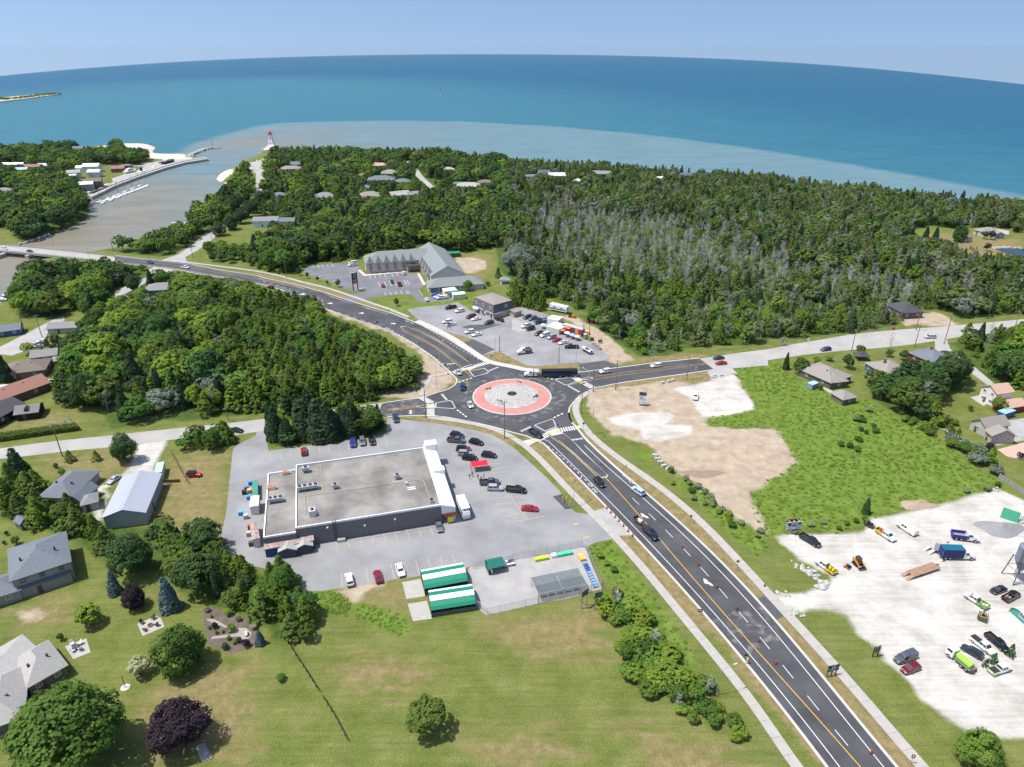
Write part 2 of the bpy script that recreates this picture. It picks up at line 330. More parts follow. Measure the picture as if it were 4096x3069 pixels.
ZONES['forest']=[gl('A2 0,350 800,395 1600,460 2209,480 A3 400,565 800,575 1200,640 1600,680 2209,740 2209,880 1770,890 1600,900 1400,870 1220,920 1450,1010 1600,1100 1900,1200 2209,1220 2209,1600 B3 2209,120 1650,170 1560,100 1350,80 1150,140 1150,210 950,250 700,282 430,312 300,335 0,330 B2 2209,370 2000,392 1700,395 1450,430 1350,480 1100,490 1020,430 900,370 840,310 720,220 560,130 A2 700,1640 330,1500 0,1350 A1 2100,1250 2070,1060 1780,1100 1640,1080 1450,1050 880,1120 870,1160 730,1170 560,1190 450,1220 330,1260 200,1280 0,1230 0,1050 420,1020 420,930 300,900 100,700 100,300 700,275 1400,265 2000,330'),
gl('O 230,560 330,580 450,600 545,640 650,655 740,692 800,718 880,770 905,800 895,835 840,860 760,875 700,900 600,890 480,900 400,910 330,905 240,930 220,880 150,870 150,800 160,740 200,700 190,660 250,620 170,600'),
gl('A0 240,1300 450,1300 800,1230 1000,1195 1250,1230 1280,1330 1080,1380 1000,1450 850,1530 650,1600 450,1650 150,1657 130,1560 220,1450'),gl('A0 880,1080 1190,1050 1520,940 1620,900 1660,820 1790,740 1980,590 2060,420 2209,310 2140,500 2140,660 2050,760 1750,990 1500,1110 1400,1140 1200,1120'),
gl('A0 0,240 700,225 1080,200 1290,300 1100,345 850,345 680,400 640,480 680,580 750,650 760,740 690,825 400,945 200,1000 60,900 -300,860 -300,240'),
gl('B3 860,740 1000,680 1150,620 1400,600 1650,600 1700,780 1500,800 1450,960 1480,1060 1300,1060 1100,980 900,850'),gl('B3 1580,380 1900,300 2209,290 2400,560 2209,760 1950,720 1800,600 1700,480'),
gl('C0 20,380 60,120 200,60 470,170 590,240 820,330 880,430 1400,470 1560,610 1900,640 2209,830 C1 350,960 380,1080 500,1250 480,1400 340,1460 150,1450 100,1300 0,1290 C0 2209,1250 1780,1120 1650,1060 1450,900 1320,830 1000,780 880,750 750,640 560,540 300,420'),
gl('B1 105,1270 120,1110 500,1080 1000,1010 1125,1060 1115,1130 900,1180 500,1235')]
ZONES['sand']=[gl('A0 700,200 900,180 1080,160 1270,160 1360,185 1340,210 1320,232 1360,248 1670,250 1640,295 1500,300 1300,290 1250,250 1080,215 900,205'),gl('A0 1850,455 1900,400 2020,370 2000,430 1900,470 2030,480 2020,540 1970,560 1970,510'),gl('A0 150,1025 280,985 420,950 410,985 270,1035')]
def strip(p_):return 12.57*abs(sum(p_[i-1][0]*p_[i][1]-p_[i][0]*p_[i-1][1]for i in range(len(p_))))/2<.3*sum((V3(p_[i])-V3(p_[i-1])).length for i in range(len(p_)))**2
ZONES['verge']=[p_ for p_ in ZONES['dry']if strip(p_)];ZONES['dry']=[p_ for p_ in ZONES['dry']if not strip(p_)]
AMP={'verge':1.6,'dirt':4,'gravel':3,'lush':4,'dry':9,'forest':5,'sand':4}
att={}
for k,polys in ZONES.items():
 d=np.full(GX.shape,-14.)
 for p in polys:d=np.maximum(d,sdist(GX,GY,p,14.))
 att[k]=np.clip(.5+(d+(.9 if k=='verge' else 0))/AMP[k]/2,0,1)
GZ=ground_z(GX,GY)
SHORE=np.maximum(sdist(GX,GY,LAND_E,20.),sdist(GX,GY,LAND_W,20.))
keep=SHORE>-19.5
idx=np.arange(nr*nc).reshape(nr,nc)
q=np.stack([idx[:-1,:-1],idx[:-1,1:],idx[1:,1:],idx[1:,:-1]],-1).reshape(-1,4)
q=q[keep[q].any(1)][:,::-1]
me=bpy.data.meshes.new('ground');me.from_pydata(np.stack([GX,GY,GZ],-1).tolist(),[],q.tolist());me.update()
me.polygons.foreach_set('use_smooth',[True]*len(me.polygons))
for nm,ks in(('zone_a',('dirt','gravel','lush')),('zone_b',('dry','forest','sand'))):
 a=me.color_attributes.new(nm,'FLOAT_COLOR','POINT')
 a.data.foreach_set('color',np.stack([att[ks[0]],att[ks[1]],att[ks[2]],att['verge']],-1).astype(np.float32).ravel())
def ground_material():
 m=bpy.data.materials.new('ground_cover');m.use_nodes=True;n,l=m.node_tree.nodes,m.node_tree.links;b=n['Principled BSDF']
 _s(b,'Roughness',.95);_s(b,'Specular IOR Level',.15)
 geo=n.new('ShaderNodeNewGeometry')
 def nz(s,d=5,r=.6,dist=0.):
  t=n.new('ShaderNodeTexNoise');_s(t,'Scale',s);_s(t,'Detail',d);_s(t,'Roughness',r);_s(t,'Distortion',dist)
  l.new(geo.outputs['Position'],t.inputs['Vector']);return t.outputs['Fac']
 def ramp(f,stops):
  r_=n.new('ShaderNodeValToRGB');e=r_.color_ramp.elements
  while len(e)<len(stops):e.new(.5)
  for k,(p,c)in enumerate(stops):e[k].position=p;e[k].color=(*c,1)
  l.new(f,r_.inputs['Fac']);return r_.outputs['Color']
 def mul(a,v):x=n.new('ShaderNodeMath');x.operation='MULTIPLY';l.new(a,x.inputs[0]);_s(x,1,v);return x.outputs[0]
 def mix(f,a,c):
  x=n.new('ShaderNodeMix');x.data_type='RGBA';l.new(f,x.inputs['Factor']);l.new(a,x.inputs[6]);l.new(c,x.inputs[7]);return x.outputs[2]
 big,mid,fine=nz(.035,4),nz(.16,6,.65),nz(1.6,5,.7)
 def edge(ch,lo=.40,hi=.60,amp=.75,src=None):
  a=n.new('ShaderNodeMath');a.operation='MULTIPLY_ADD';l.new(src or mid,a.inputs[0]);_s(a,1,amp);l.new(ch,a.inputs[2])
  mr=n.new('ShaderNodeMapRange');mr.interpolation_type='SMOOTHSTEP';_s(mr,'From Min',lo+amp*.5);_s(mr,'From Max',hi+amp*.5)
  l.new(a.outputs[0],mr.inputs['Value']);return mr.outputs['Result']
 za=n.new('ShaderNodeVertexColor');za.layer_name='zone_a';zb=n.new('ShaderNodeVertexColor');zb.layer_name='zone_b'
 sa=n.new('ShaderNodeSeparateColor');sb=n.new('ShaderNodeSeparateColor');l.new(za.outputs['Color'],sa.inputs[0]);l.new(zb.outputs['Color'],sb.inputs[0])
 lawn=ramp(mid,[(.30,(.080,.112,.020)),(.46,(.125,.158,.032)),(.60,(.180,.195,.058)),(.76,(.26,.235,.105))])
 lawn2=ramp(fine,[(.3,(.088,.122,.022)),(.7,(.190,.205,.066))]);hm=n.new('ShaderNodeMix');hm.data_type='RGBA';_s(hm,'Factor',.42)
 l.new(lawn,hm.inputs[6]);l.new(lawn2,hm.inputs[7]);lawn=hm.outputs[2]
 # mown streaks
 st=n.new('ShaderNodeTexNoise');_s(st,'Scale',1.0);_s(st,'Detail',3)
 mp=n.new('ShaderNodeMapping');_s(mp,'Rotation',(0,0,R(35)));_s(mp,'Scale',(.14,.45,.5));l.new(geo.outputs['Position'],mp.inputs['Vector']);l.new(mp.outputs[0],st.inputs['Vector'])
 s2=n.new('ShaderNodeTexNoise');_s(s2,'Scale',1.0);_s(s2,'Detail',4);_s(s2,'Roughness',.7)
 m2_=n.new('ShaderNodeMapping');_s(m2_,'Rotation',(0,0,R(-48)));_s(m2_,'Scale',(.05,1.1,.5));l.new(geo.outputs['Position'],m2_.inputs['Vector']);l.new(m2_.outputs[0],s2.inputs['Vector'])
 mow=n.new('ShaderNodeMix');mow.data_type='RGBA';mow.blend_type='MULTIPLY';_s(mow,'Factor',.5);l.new(lawn,mow.inputs[6]);l.new(ramp(s2.outputs['Fac'],[(.33,(.68,.72,.66)),(.67,(1.25,1.2,1.2))]),mow.inputs[7]);lawn=mow.outputs[2]
 dryc=ramp(nz(.5,6,.7),[(.28,(.135,.125,.040)),(.45,(.215,.170,.078)),(.62,(.30,.225,.120)),(.8,(.37,.29,.175))])
 dr=edge(sb.outputs[0],.30,.85,1.1,st.outputs['Fac']);col=mix(mul(dr,.78),lawn,dryc);col=mix(mul(edge(zb.outputs['Alpha'],.25,.8,.9),.9),col,dryc)
 lushc=ramp(nz(.33,7,.68),[(.28,(.062,.112,.014)),(.45,(.108,.175,.024)),(.60,(.152,.222,.038)),(.78,(.21,.24,.07))])
 col=mix(edge(sa.outputs[2],amp=.5),col,lushc)
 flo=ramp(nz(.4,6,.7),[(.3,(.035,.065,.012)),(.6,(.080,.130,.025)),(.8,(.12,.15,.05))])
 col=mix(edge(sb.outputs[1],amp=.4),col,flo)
 gr=n.new('ShaderNodeMix');gr.data_type='RGBA';gr.blend_type='MULTIPLY';_s(gr,'Factor',1.0);l.new(col,gr.inputs[6]);l.new(ramp(nz(3.2,8,.8),[(.30,(.55,.55,.55)),(.5,(1,1,1)),(.72,(1.45,1.42,1.35))]),gr.inputs[7])
 col=gr.outputs[2]
 dirtc=ramp(nz(.22,8,.72,.2),[(.28,(.27,.205,.145)),(.45,(.37,.295,.215)),(.6,(.44,.365,.28)),(.75,(.52,.45,.365))])
 col=mix(edge(sa.outputs[0],.36,.64,.9),col,dirtc)
 ga=n.new('ShaderNodeMix');ga.data_type='FLOAT';_s(ga,0,.3);l.new(nz(.10,9,.74,.3),ga.inputs[2]);l.new(s2.outputs['Fac'],ga.inputs[3])
 grc=ramp(ga.outputs[0],[(.32,(.31,.285,.245)),(.44,(.43,.405,.36)),(.55,(.55,.525,.48)),(.70,(.68,.66,.61))])
 col=mix(edge(sa.outputs[1],.30,.62,.5),col,grc)
 sand=ramp(mid,[(.3,(.52,.455,.37)),(.7,(.68,.62,.53))]);col=mix(edge(sb.outputs[2],amp=.3),col,sand)
 l.new(col,b.inputs['Base Color'])
 bp=n.new('ShaderNodeBump');_s(bp,'Strength',.55);_s(bp,'Distance',.25);l.new(nz(2.2,6,.75),bp.inputs['Height']);l.new(bp.outputs['Normal'],b.inputs['Normal'])
 return m
ground=obj('ground',me,ground_material());tag(ground,kind='structure')
# == lake and river
HZ=[(0,304),(500,262),(1000,234),(1950,217),(2700,230),(3096,245),(3600,286),(4096,338)]
ha,hk=[],[]
def dip_of(k): # lowest line of sight over a sheet falling away as k*(r-600)^2
 r=np.linspace(700,60000,3000);z=WZ-k*(r-600)**2;return math.degrees(np.max(np.arctan2(z-CAM_H,r)))
ks=np.logspace(-8.3,-4.2,60);dips=np.array([dip_of(k)for k in ks])
for(u,v)in HZ:
 d=ray(u,v);az=atan2(d.x,d.y);el=math.degrees(atan2(d.z,math.hypot(d.x,d.y)))
 ha.append(az);hk.append(np.interp(-el,-dips,np.log(ks)))
cf=np.polyfit(ha,hk,4)
def lake_k(az):return np.exp(np.polyval(cf,np.clip(az,-.68,.68)))
def lake_z(x,y):
 r_=np.hypot(x,y);return WZ-lake_k(np.arctan2(x,y))*np.maximum(0,r_-600)**2
def lake_pt(t,x,y):
 d=ray(*nat(t,x,y));lo=(WZ-CAM_H)/d.z;k=lo
 for i in range(4000):
  k=lo*(1+i*.004);p=d*k
  if CAM_H+p.z<float(lake_z(p.x,p.y)):break
 p=d*k;return V3((p.x,p.y,float(lake_z(p.x,p.y))))
nr2,nc2=300,150
r2=120*np.power(60000/120.,np.linspace(0,1,nr2));a2=np.radians(np.linspace(-66,66,nc2))
LX=(r2[:,None]*np.sin(a2)[None,:]).ravel();LY=(r2[:,None]*np.cos(a2)[None,:]).ravel();LZ=lake_z(LX,LY)
idx=np.arange(nr2*nc2).reshape(nr2,nc2)
q=np.stack([idx[:-1,:-1],idx[1:,:-1],idx[1:,1:],idx[:-1,1:]],-1).reshape(-1,4)
me=bpy.data.meshes.new('lake');me.from_pydata(np.stack([LX,LY,LZ],-1).tolist(),[],q[:,::-1].tolist());me.update();me.polygons.foreach_set('use_smooth',[True]*len(me.polygons))
if me.polygons[0].normal.z<0:me.flip_normals()
# turbidity of the water: silty river plume near the shore, clearer green, then deep blue
PLUME=gl('A0 1500,260 1700,150 A1 0,10',WZ)+[lake_pt('O',*p)for p in((600,266),(800,261),(1000,263),(1200,274),(1400,292),(1600,318),(1800,350),(2000,385),(2300,440))]+gl('A3 3000,900',WZ)+gl('A2 1000,500 A1 1000,400 A0 1700,1100 300,1500 -900,1600 -900,1000 760,760 1000,540 1500,340',WZ)
GREEN=[lake_pt('O',*p)for p in((-300,230),(0,205),(300,178),(600,168),(850,172),(1100,190),(1300,212),(1500,238),(1700,268),(2000,310),(2300,345))]+[V3((900,300,0)),V3((-1500,300,0))]
RIVER=gl('A0 -900,1000 700,780 800,600 1200,500 1700,500 1700,900 900,1200 200,1600 -900,1700',WZ)
ap=np.clip(.5+sdist(LX,LY,PLUME,250.)/60,0,1);ag=np.clip(.5+sdist(LX,LY,GREEN,900.)/1200,0,1);mo_=g('A0',2100,150,WZ);ar=np.maximum(np.clip(.5+sdist(LX,LY,RIVER,200.)/260,0,1),(.6*np.exp(-np.hypot(LX-mo_.x,LY-mo_.y)/260.))*ap)
a=me.color_attributes.new('water_zone','FLOAT_COLOR','POINT');a.data.foreach_set('color',np.stack([ap,ag,ar,np.ones(LX.shape)],-1).astype(np.float32).ravel())
m=bpy.data.materials.new('lake_water');m.use_nodes=True;n,l=m.node_tree.nodes,m.node_tree.links;b=n['Principled BSDF']
_s(b,'Roughness',.36);_s(b,'Specular IOR Level',.14);_s(b,'IOR',1.33)
vc=n.new('ShaderNodeVertexColor');vc.layer_name='water_zone';sx=n.new('ShaderNodeSeparateColor');l.new(vc.outputs['Color'],sx.inputs[0])
geo=n.new('ShaderNodeNewGeometry');nz=n.new('ShaderNodeTexNoise');_s(nz,'Scale',.012);_s(nz,'Detail',6);l.new(geo.outputs['Position'],nz.inputs['Vector'])
def wmix(f,a,c,lo,hi,amp):
 ad=n.new('ShaderNodeMath');ad.operation='MULTIPLY_ADD';l.new(nz.outputs['Fac'],ad.inputs[0]);_s(ad,1,amp);l.new(f,ad.inputs[2])
 mr=n.new('ShaderNodeMapRange');mr.interpolation_type='SMOOTHSTEP';_s(mr,'From Min',lo+amp*.5);_s(mr,'From Max',hi+amp*.5);l.new(ad.outputs[0],mr.inputs['Value'])
 x=n.new('ShaderNodeMix');x.data_type='RGBA';l.new(mr.outputs[0],x.inputs['Factor'])
 for s_,k in((a,6),(c,7)):
  if isinstance(s_,tuple):x.inputs[k].default_value=(*s_,1)
  else:l.new(s_,x.inputs[k])
 return x.outputs[2]
c1=wmix(sx.outputs[1],(.008,.090,.160),(.034,.150,.195),.05,.95,.35)
c2=wmix(sx.outputs[0],c1,(.125,.215,.240),.32,.68,.2)
c3=wmix(sx.outputs[2],c2,(.235,.190,.130),.05,.95,.3)
rip=n.new('ShaderNodeTexNoise');_s(rip,'Scale',.05);_s(rip,'Detail',9);_s(rip,'Roughness',.75);mpr=n.new('ShaderNodeMapping');_s(mpr,'Scale',(.35,1.3,1));l.new(geo.outputs['Position'],mpr.inputs['Vector']);l.new(mpr.outputs[0],rip.inputs['Vector'])
rr2=n.new('ShaderNodeMapRange');_s(rr2,'From Min',.3);_s(rr2,'From Max',.7);_s(rr2,'To Min',.80);_s(rr2,'To Max',1.2);l.new(rip.outputs['Fac'],rr2.inputs['Value'])
rm=n.new('ShaderNodeVectorMath');rm.operation='SCALE';l.new(c3,rm.inputs[0]);l.new(rr2.outputs[0],rm.inputs['Scale']);l.new(rm.outputs[0],b.inputs['Base Color'])
wv=n.new('ShaderNodeTexNoise');_s(wv,'Scale',.35);_s(wv,'Detail',4);mp=n.new('ShaderNodeMapping');_s(mp,'Scale',(.45,1.5,1));l.new(geo.outputs['Position'],mp.inputs['Vector']);l.new(mp.outputs[0],wv.inputs['Vector'])
bp=n.new('ShaderNodeBump');_s(bp,'Strength',.6);_s(bp,'Distance',.6);l.new(wv.outputs['Fac'],bp.inputs['Height']);l.new(bp.outputs['Normal'],b.inputs['Normal'])
lake=obj('lake',me,m);tag(lake,kind='structure')
# == roads, lots, walks
EXCL=[] # polygons where no wild plant may stand
def pave(name,spec,z,m,excl=True,smooth=False):
 p=gl(spec)if isinstance(spec,str)else spec
 if excl:EXCL.append(p)
 return sheet(name,p,z,m if not isinstance(m,str)else M[m])
RC=g('B2',0,832) # centre of the roundabout
def circ(r,n=72,a0=0.,a1=2*PI):return[V3((RC.x+r*cos(a0+(a1-a0)*i/n),RC.y+r*sin(a0+(a1-a0)*i/n),0))for i in range(n)]
lot=pave('store_parking_lot','B1 1130,1018 1310,1038 1500,1058 1700,1088 1900,1128 2050,1170 2209,1262 B2 100,1352 200,1442 330,1562 410,1657 C2 350,62 430,165 510,292 560,327 650,337 705,312 812,277 1042,522 905,527 862,552 722,582 632,625 C1 2209,760 1850,792 1420,872 1250,892 960,945 740,975 560,1002 420,1002 380,930 330,860 150,830 C0 2209,790 2150,782 1985,742 1960,702 1900,592 1900,562 1930,422 1950,342 1985,2 B0 2010,1292 2040,1252 2209,1170 B1 0,1045 85,1022 90,1110 88,1210 110,1302 500,1252 900,1197 1130,1152',.006,'asphalt_lot')
NWN=sml(gl('A0 985,1128 1180,1150 1400,1172 1610,1195 1740,1222 1950,1262 2209,1300 A1 60,1322 300,1372 560,1440 740,1497 1000,1580 1160,1625 B1 1200,130 1390,205 1600,310 1800,430 1980,532 2209,592 B2 100,613 240,626'),3)
NWS=sml(gl('A0 985,1187 1300,1222 1550,1252 1700,1282 2000,1330 2209,1368 A1 60,1378 230,1425 B1 400,0 600,75 850,165 1100,247 1290,337 1500,472 1680,622 1722,668'),3)
pave('main_road_northwest',NWN+[RC+V3((0,0,0))]+NWS[::-1],.014,'asphalt_new')
EN=sml(gl('B2 380,642 480,640 600,626 900,590 1200,551 1400,529 1620,506'),3);ES=sml(gl('B2 1742,600 1500,636 1100,691 900,721 780,746 715,757 650,790 600,818 560,850 520,890 490,932 483,975 490,1020 510,1060'),2)
pave('east_road',EN+ES+[RC],.018,'asphalt_new')
SEE=sml(gl('B2 483,975 490,1020 510,1060 545,1092 600,1165'),2)[:-1]+fit('B2 600,1165 680,1250 850,1405 1050,1592 C2 1150,155 1450,420 1750,700 2050,1020 D3 330,745 700,1158 1110,1657 1400,2020')
SEW=sml(gl('B1 1130,1010 1350,997 1550,1000 1700,1021 1900,1061 2060,1097 2209,1140 B2 120,1170 270,1240'),3)[:-1]+fit('B2 270,1240 400,1345 550,1500 690,1657 C2 740,205 900,360 1090,550 1280,770 1500,1010 1700,1235 1900,1455 2080,1657 D3 170,1225 320,1415 520,1657 800,2020')
pave('main_road_southeast',[RC]+SEE+SEW[::-1],.022,'asphalt_new')
pave('west_road_new',[RC]+gl('B1 1735,700 1720,732 1660,772 1560,802 1480,830 1410,848 1250,868 1090,893 1060,960 1100,1013 1350,997 1550,1000 1700,1021'),.026,'asphalt_new')
sheet('roundabout_pavement',circ(19.6),.030,M['asphalt_new'])
pave('west_road','B0 -400,1330 0,1282 250,1247 500,1216 750,1190 1000,1165 1250,1136 1530,1108 1990,1062 2209,1035 B1 400,985 1100,885 1130,1014 900,1030 500,1085 B0 2209,1140 2040,1166 1700,1182 1400,1216 1200,1241 900,1275 600,1301 330,1336 0,1372 -400,1425',.010,'asphalt_old')
pave('east_road_worn','B2 1615,506 1800,481 2000,451 2209,426 B3 200,386 700,301 1000,266 1500,231 2000,186 2209,166 2900,90 2900,215 2209,262 2000,280 1700,312 1500,345 1200,390 900,420 620,440 300,475 0,520 B2 2209,565 1900,590 1950,640 1720,690 1690,620 1742,600',.012,'asphalt_old')
pave('side_street','B3 1440,340 1540,335 1570,420 1790,585 1950,720 1900,740 1700,590 1520,480 1440,420',.009,'asphalt_old')
pave('harbour_street','A0 1390,1168 1530,1120 1640,1050 1760,950 1860,900 2050,760 2150,660 2209,600 A1 0,400 -20,330 60,290 112,292 105,400 70,560 32,658 A0 2209,690 2100,790 1900,940 1700,1085 1600,1140 1615,1193',.010,'asphalt_old')
pave('harbour_parking_lot','A0 2140,330 2209,315 A1 0,300 30,310 20,400 A0 2209,420 2150,380',.006,'asphalt_old')
pave('hotel_parking_lot','A1 400,1272 455,1217 560,1206 770,1196 880,1186 900,1282 950,1302 1300,1272 1400,1292 1445,1382 1400,1432 1430,1492 1500,1482 1660,1472 1835,1492 1700,1512 1550,1527 1450,1532 1390,1517 1345,1467 1200,1462 1040,1477 950,1502 850,1532 740,1497 800,1472 940,1440 955,1412 850,1442 760,1412 620,1342 450,1292',.008,'asphalt_hotel')
pave('plaza_parking_lot','B1 1300,82 1420,62 1640,40 1740,20 1870,100 2100,170 B2 0,130 80,60 320,130 430,200 440,232 600,332 700,372 770,432 852,492 800,522 600,547 570,542 400,557 200,572 120,562 40,522 0,502 B1 2209,502 2100,442 1940,477 1790,367 1882,342 1700,292 1560,242 1400,172',.007,'asphalt_lot')
sheet('asphalt_patch',gl('B1 1770,235 1850,215 2090,210 2130,208 1920,268 1880,262'),.013,M['asphalt_patch'])
sheet('driveway_asphalt',gl('B2 580,560 800,522 940,578 700,612 590,624'),.013,M['asphalt_patch'])
sheet('driveway_asphalt',gl('B1 1790,367 1880,342 2062,428 1945,478'),.011,M['asphalt_patch'])
sheet('concrete_apron',gl('B2 0,170 40,165 170,260 60,275 0,255'),.013,M['asphalt_old'])
sheet('yard_driveway',gl('C2 2100,1075 2209,1040 C3 60,1085 150,1200 60,1265 C2 2209,1200'),.027,M['asphalt_patch'])
sheet('hydrant_pad',gl('C2 352,187 432,165 510,292 460,297'),.012,M['asphalt_new'])
pave('left_street','B0 -300,420 0,405 150,330 330,235 480,160 540,140 560,175 430,245 390,330 250,430 100,480 0,470 -300,520',.008,'asphalt_old')
pave('left_street','A0 990,1440 1080,1395 1160,1370 1300,1290 1270,1250 1340,1225 1500,1252 1440,1275 1340,1300 1200,1400 1060,1465 1160,1470 1150,1490 1000,1495',.009,'asphalt_old')
pave('cottage_road','A1 1390,375 1450,455 1540,535 1500,550 1440,490 1370,455',.008,'asphalt_old');pave('cottage_road','A1 1270,305 1330,305 1310,328 1280,325',.008,'asphalt_old')
pave('clearing_driveway','A3 1900,880 2080,915 2080,945 2000,945',.008,'asphalt_old');pave('neighbour_driveway','B3 2070,1040 2209,1020 2400,1000 2400,1240 2209,1210 1960,1260 1990,1220 2080,1180',.007,'concrete_grey')
pave('driveway_slab','B3 290,620 330,610 400,650 410,700 490,745 560,790 640,770 600,840 560,820 480,770 400,700',.007,'concrete');pave('back_patio','B3 1745,840 1830,820 1900,890 1860,915',.007,'concrete')
# central island of the roundabout
isl=tag(obj('roundabout_island',_L([(14.3,0.),(14.3,.10),(13.95,.12),(13.95,.13)],72).mesh('kerb_ring'),M['concrete_new'],loc=(RC.x,RC.y,.03)),kind='structure')
obj('truck_apron',_L([(13.95,.0),(13.9,.125),(9.9,.26)],72),'red_concrete',isl)
obj('stone_bed',_L([(9.9,.0),(9.9,.34),(9.7,.34),(4.6,.85)],60),'stone_white',isl)
obj('gravel_ring',_L([(4.6,.4),(4.55,.90),(1.75,1.1)],48),mat('fine_gravel',(.40,.37,.34),.95,noise=.12,nscale=4,bump=.4),isl)
obj('dark_centre',_L([(1.75,.5),(1.74,1.13),(.2,1.16)],32),mat('mulch',(.03,.032,.04),.95,noise=.2,nscale=6),isl)
b=MB();rs=random.Random(3)
for i in range(1900):
 r_=math.sqrt(rs.uniform(4.75**2,9.6**2));t=rs.uniform(0,6.283);z=.34+(9.7-r_)/5.1*.51;s=rs.uniform(.10,.24);c=(r_*cos(t),r_*sin(t),z)
 vs=[(c[0]+s*rs.uniform(.7,1.2),c[1],c[2]),(c[0],c[1]+s*rs.uniform(.7,1.2),c[2]),(c[0]-s,c[1],c[2]),(c[0],c[1]-s,c[2]),(c[0]+rs.uniform(-.05,.05),c[1],c[2]+s*rs.uniform(.6,1.1))]
 b.add(vs,[(0,1,4),(1,2,4),(2,3,4),(3,0,4)])
tag(b.build('white_stones','stone_white',isl),kind='stuff')
# splitter islands: kerbed asphalt
def island(name,spec):
 p=gl(spec);o=raised(name,p,.02,.14,M['concrete_new']);c=sum(p,V3())/len(p)
 inner=[]
 for a in p:d=(c-a);inner.append(a+d.normalized()*min(.5,d.length*.3))
 sheet('island_fill',inner,.146,'asphalt_new',o);return o
island('splitter_island','B1 1245,235 1290,228 1400,272 1560,348 1700,447 1800,520 1868,562 1795,582 1680,497 1560,408 1400,316 1270,256')
island('splitter_island','B1 1835,615 1970,590 2015,622 1990,640 1880,667');island('splitter_island','B1 1375,926 1400,916 1485,903 1475,934')
island('splitter_island','B1 1545,892 1670,868 1695,878 1725,935 1700,943 1545,932');island('splitter_island','B2 368,690 390,682 515,670 565,705 475,740 455,738')
island('splitter_island','B2 605,682 650,668 690,668 702,680 640,694');island('splitter_island','B2 188,1085 210,1075 340,1030 358,1032 388,1098 285,1138')
island('splitter_island','B2 335,1172 442,1150 525,1220 625,1318 725,1418 828,1515 820,1535 775,1540 640,1425 520,1315 400,1212')
for nm,spec in(('crossing_pad','B1 1800,588 1880,570 1910,580 1835,612'),('crossing_pad','B1 1478,935 1485,905 1535,893 1545,932'),('crossing_pad','B2 520,668 560,660 612,690 572,712'),('crossing_pad','B2 285,1142 390,1102 440,1148 335,1170')):
 sheet(nm,gl(spec),.06,M['concrete_new'])
 # kerbs and walks
for i,(ln,o_)in enumerate(((NWN,.25),(NWS,-.25),(EN,.25),(ES,.25),(SEE,.25),(SEW,-.25))):ribbon('kerb',ln,.28,.02,M['concrete_new'],h=.10,off=o_)
ribbon('kerb',sml(gl('B1 1722,668 1737,700 1720,732 1660,772 1560,802 1480,830 1410,848 1250,868 1090,893'),2),.25,.02,M['concrete_new'],h=.10)
def walk(name,spec,half,m='concrete',slab=3.0,z=.12):
 ln=(fit(spec,9,slab)if len(spec.split())>18 else sml(gl(spec),slab));root=ribbon(name,ln,half,.0,M['asphalt_patch'],h=.05);N=normals2(ln)
 for i in range(len(ln)-1):
  a,c=ln[i],ln[i+1];d=(c-a);e=d*(.02/max(d.length,.1));na,nb=N[i]*half,N[i+1]*half
  dz=z+random.uniform(-.006,.006)
  p=[a+e+na,a+e-na,c-e-nb,c-e+nb]
  vs=[(v.x,v.y,dz)for v in p]+[(v.x,v.y,.0)for v in p]
  obj('slab',_A(vs,[(0,1,2,3),(4,0,3,7),(1,5,6,2),(0,4,5,1),(2,6,7,3)]),M[m],root)
 EXCL.append([p+n*half for p,n in zip(ln,N)]+[p-n*half for p,n in zip(ln,N)][::-1])
 return root
walk('sidewalk','A0 1600,1182 1740,1202 1950,1228 2209,1262 A1 200,1303 400,1357 600,1405 800,1470 1000,1540 1150,1590 1270,1640 B1 1320,150',.9,slab=6)
walk('multi_use_path','B1 1390,182 1500,230 1700,335 1900,470 2000,530 2080,552 2209,576 B2 100,600 230,612',1.5,'concrete_new')
walk('sidewalk','B2 660,800 600,838 555,900 543,960 570,1030 620,1090 720,1190 920,1370 1120,1540 C2 1250,60 1450,235 1600,380 1750,530 1900,690 2050,850 2209,1020 C3 60,1085 200,1232 350,1400 560,1630 D3 750,1000 950,1225 1200,1500 1480,1820',1.15,slab=3.4)
walk('sidewalk','B1 1480,1012 1700,1036 1900,1080 2060,1122 2209,1172 B2 60,1218 120,1272 200,1345 300,1442 400,1542 510,1650 C2 500,140 620,265 800,440 1000,660 1200,890 1400,1130 1600,1370 1800,1610 D3 0,1315 200,1572 420,1860',1.05,slab=3.4)
walk('sidewalk','B1 1690,630 1600,645 1515,660 1480,720 1440,785 1420,828',.9)
for spec in('B2 30,1235 120,1270 250,1205 180,1195','C2 700,318 810,280 1040,520 905,525','B2 565,1085 620,1080 640,1105 570,1110'):sheet('walk_apron',gl(spec),.028,M['concrete_grey']if 'C2' in spec else M['concrete_new'])
# pavement markings: each painted line is a child of its road
RD={o.name:o for o in bpy.data.objects}
MK=.040
def dash(name,a,b_,wd,parent,m='line_white',z=MK):
 a,b_=V3(a),V3(b_);d=(b_-a).normalized();n_=V3((-d.y,d.x,0))*wd/2
 me_=MB().quad(*[(p.x,p.y,z)for p in(a-n_,b_-n_,b_+n_,a+n_)]).mesh(name);return obj(name,me_,M[m],parent)
def dashes(name,ln,on,off_,wd,parent,m='line_white',z=MK):
 acc,k=0.,0;cur=V3(ln[0]);rest=rsm(ln,.25);seg=[rest[0]];mode,left=True,on
 for a,c in zip(rest,rest[1:]):
  left-=(c-a).length
  if left<=0:
   if mode:dash(name,seg[0],c,wd,parent,m,z)
   mode=not mode;left=on if mode else off_;seg=[c]
def line(name,ln,wd,parent,m='line_white',z=MK,off=0.):return ribbon(name,ln,wd/2,z,M[m],parent,off=off)
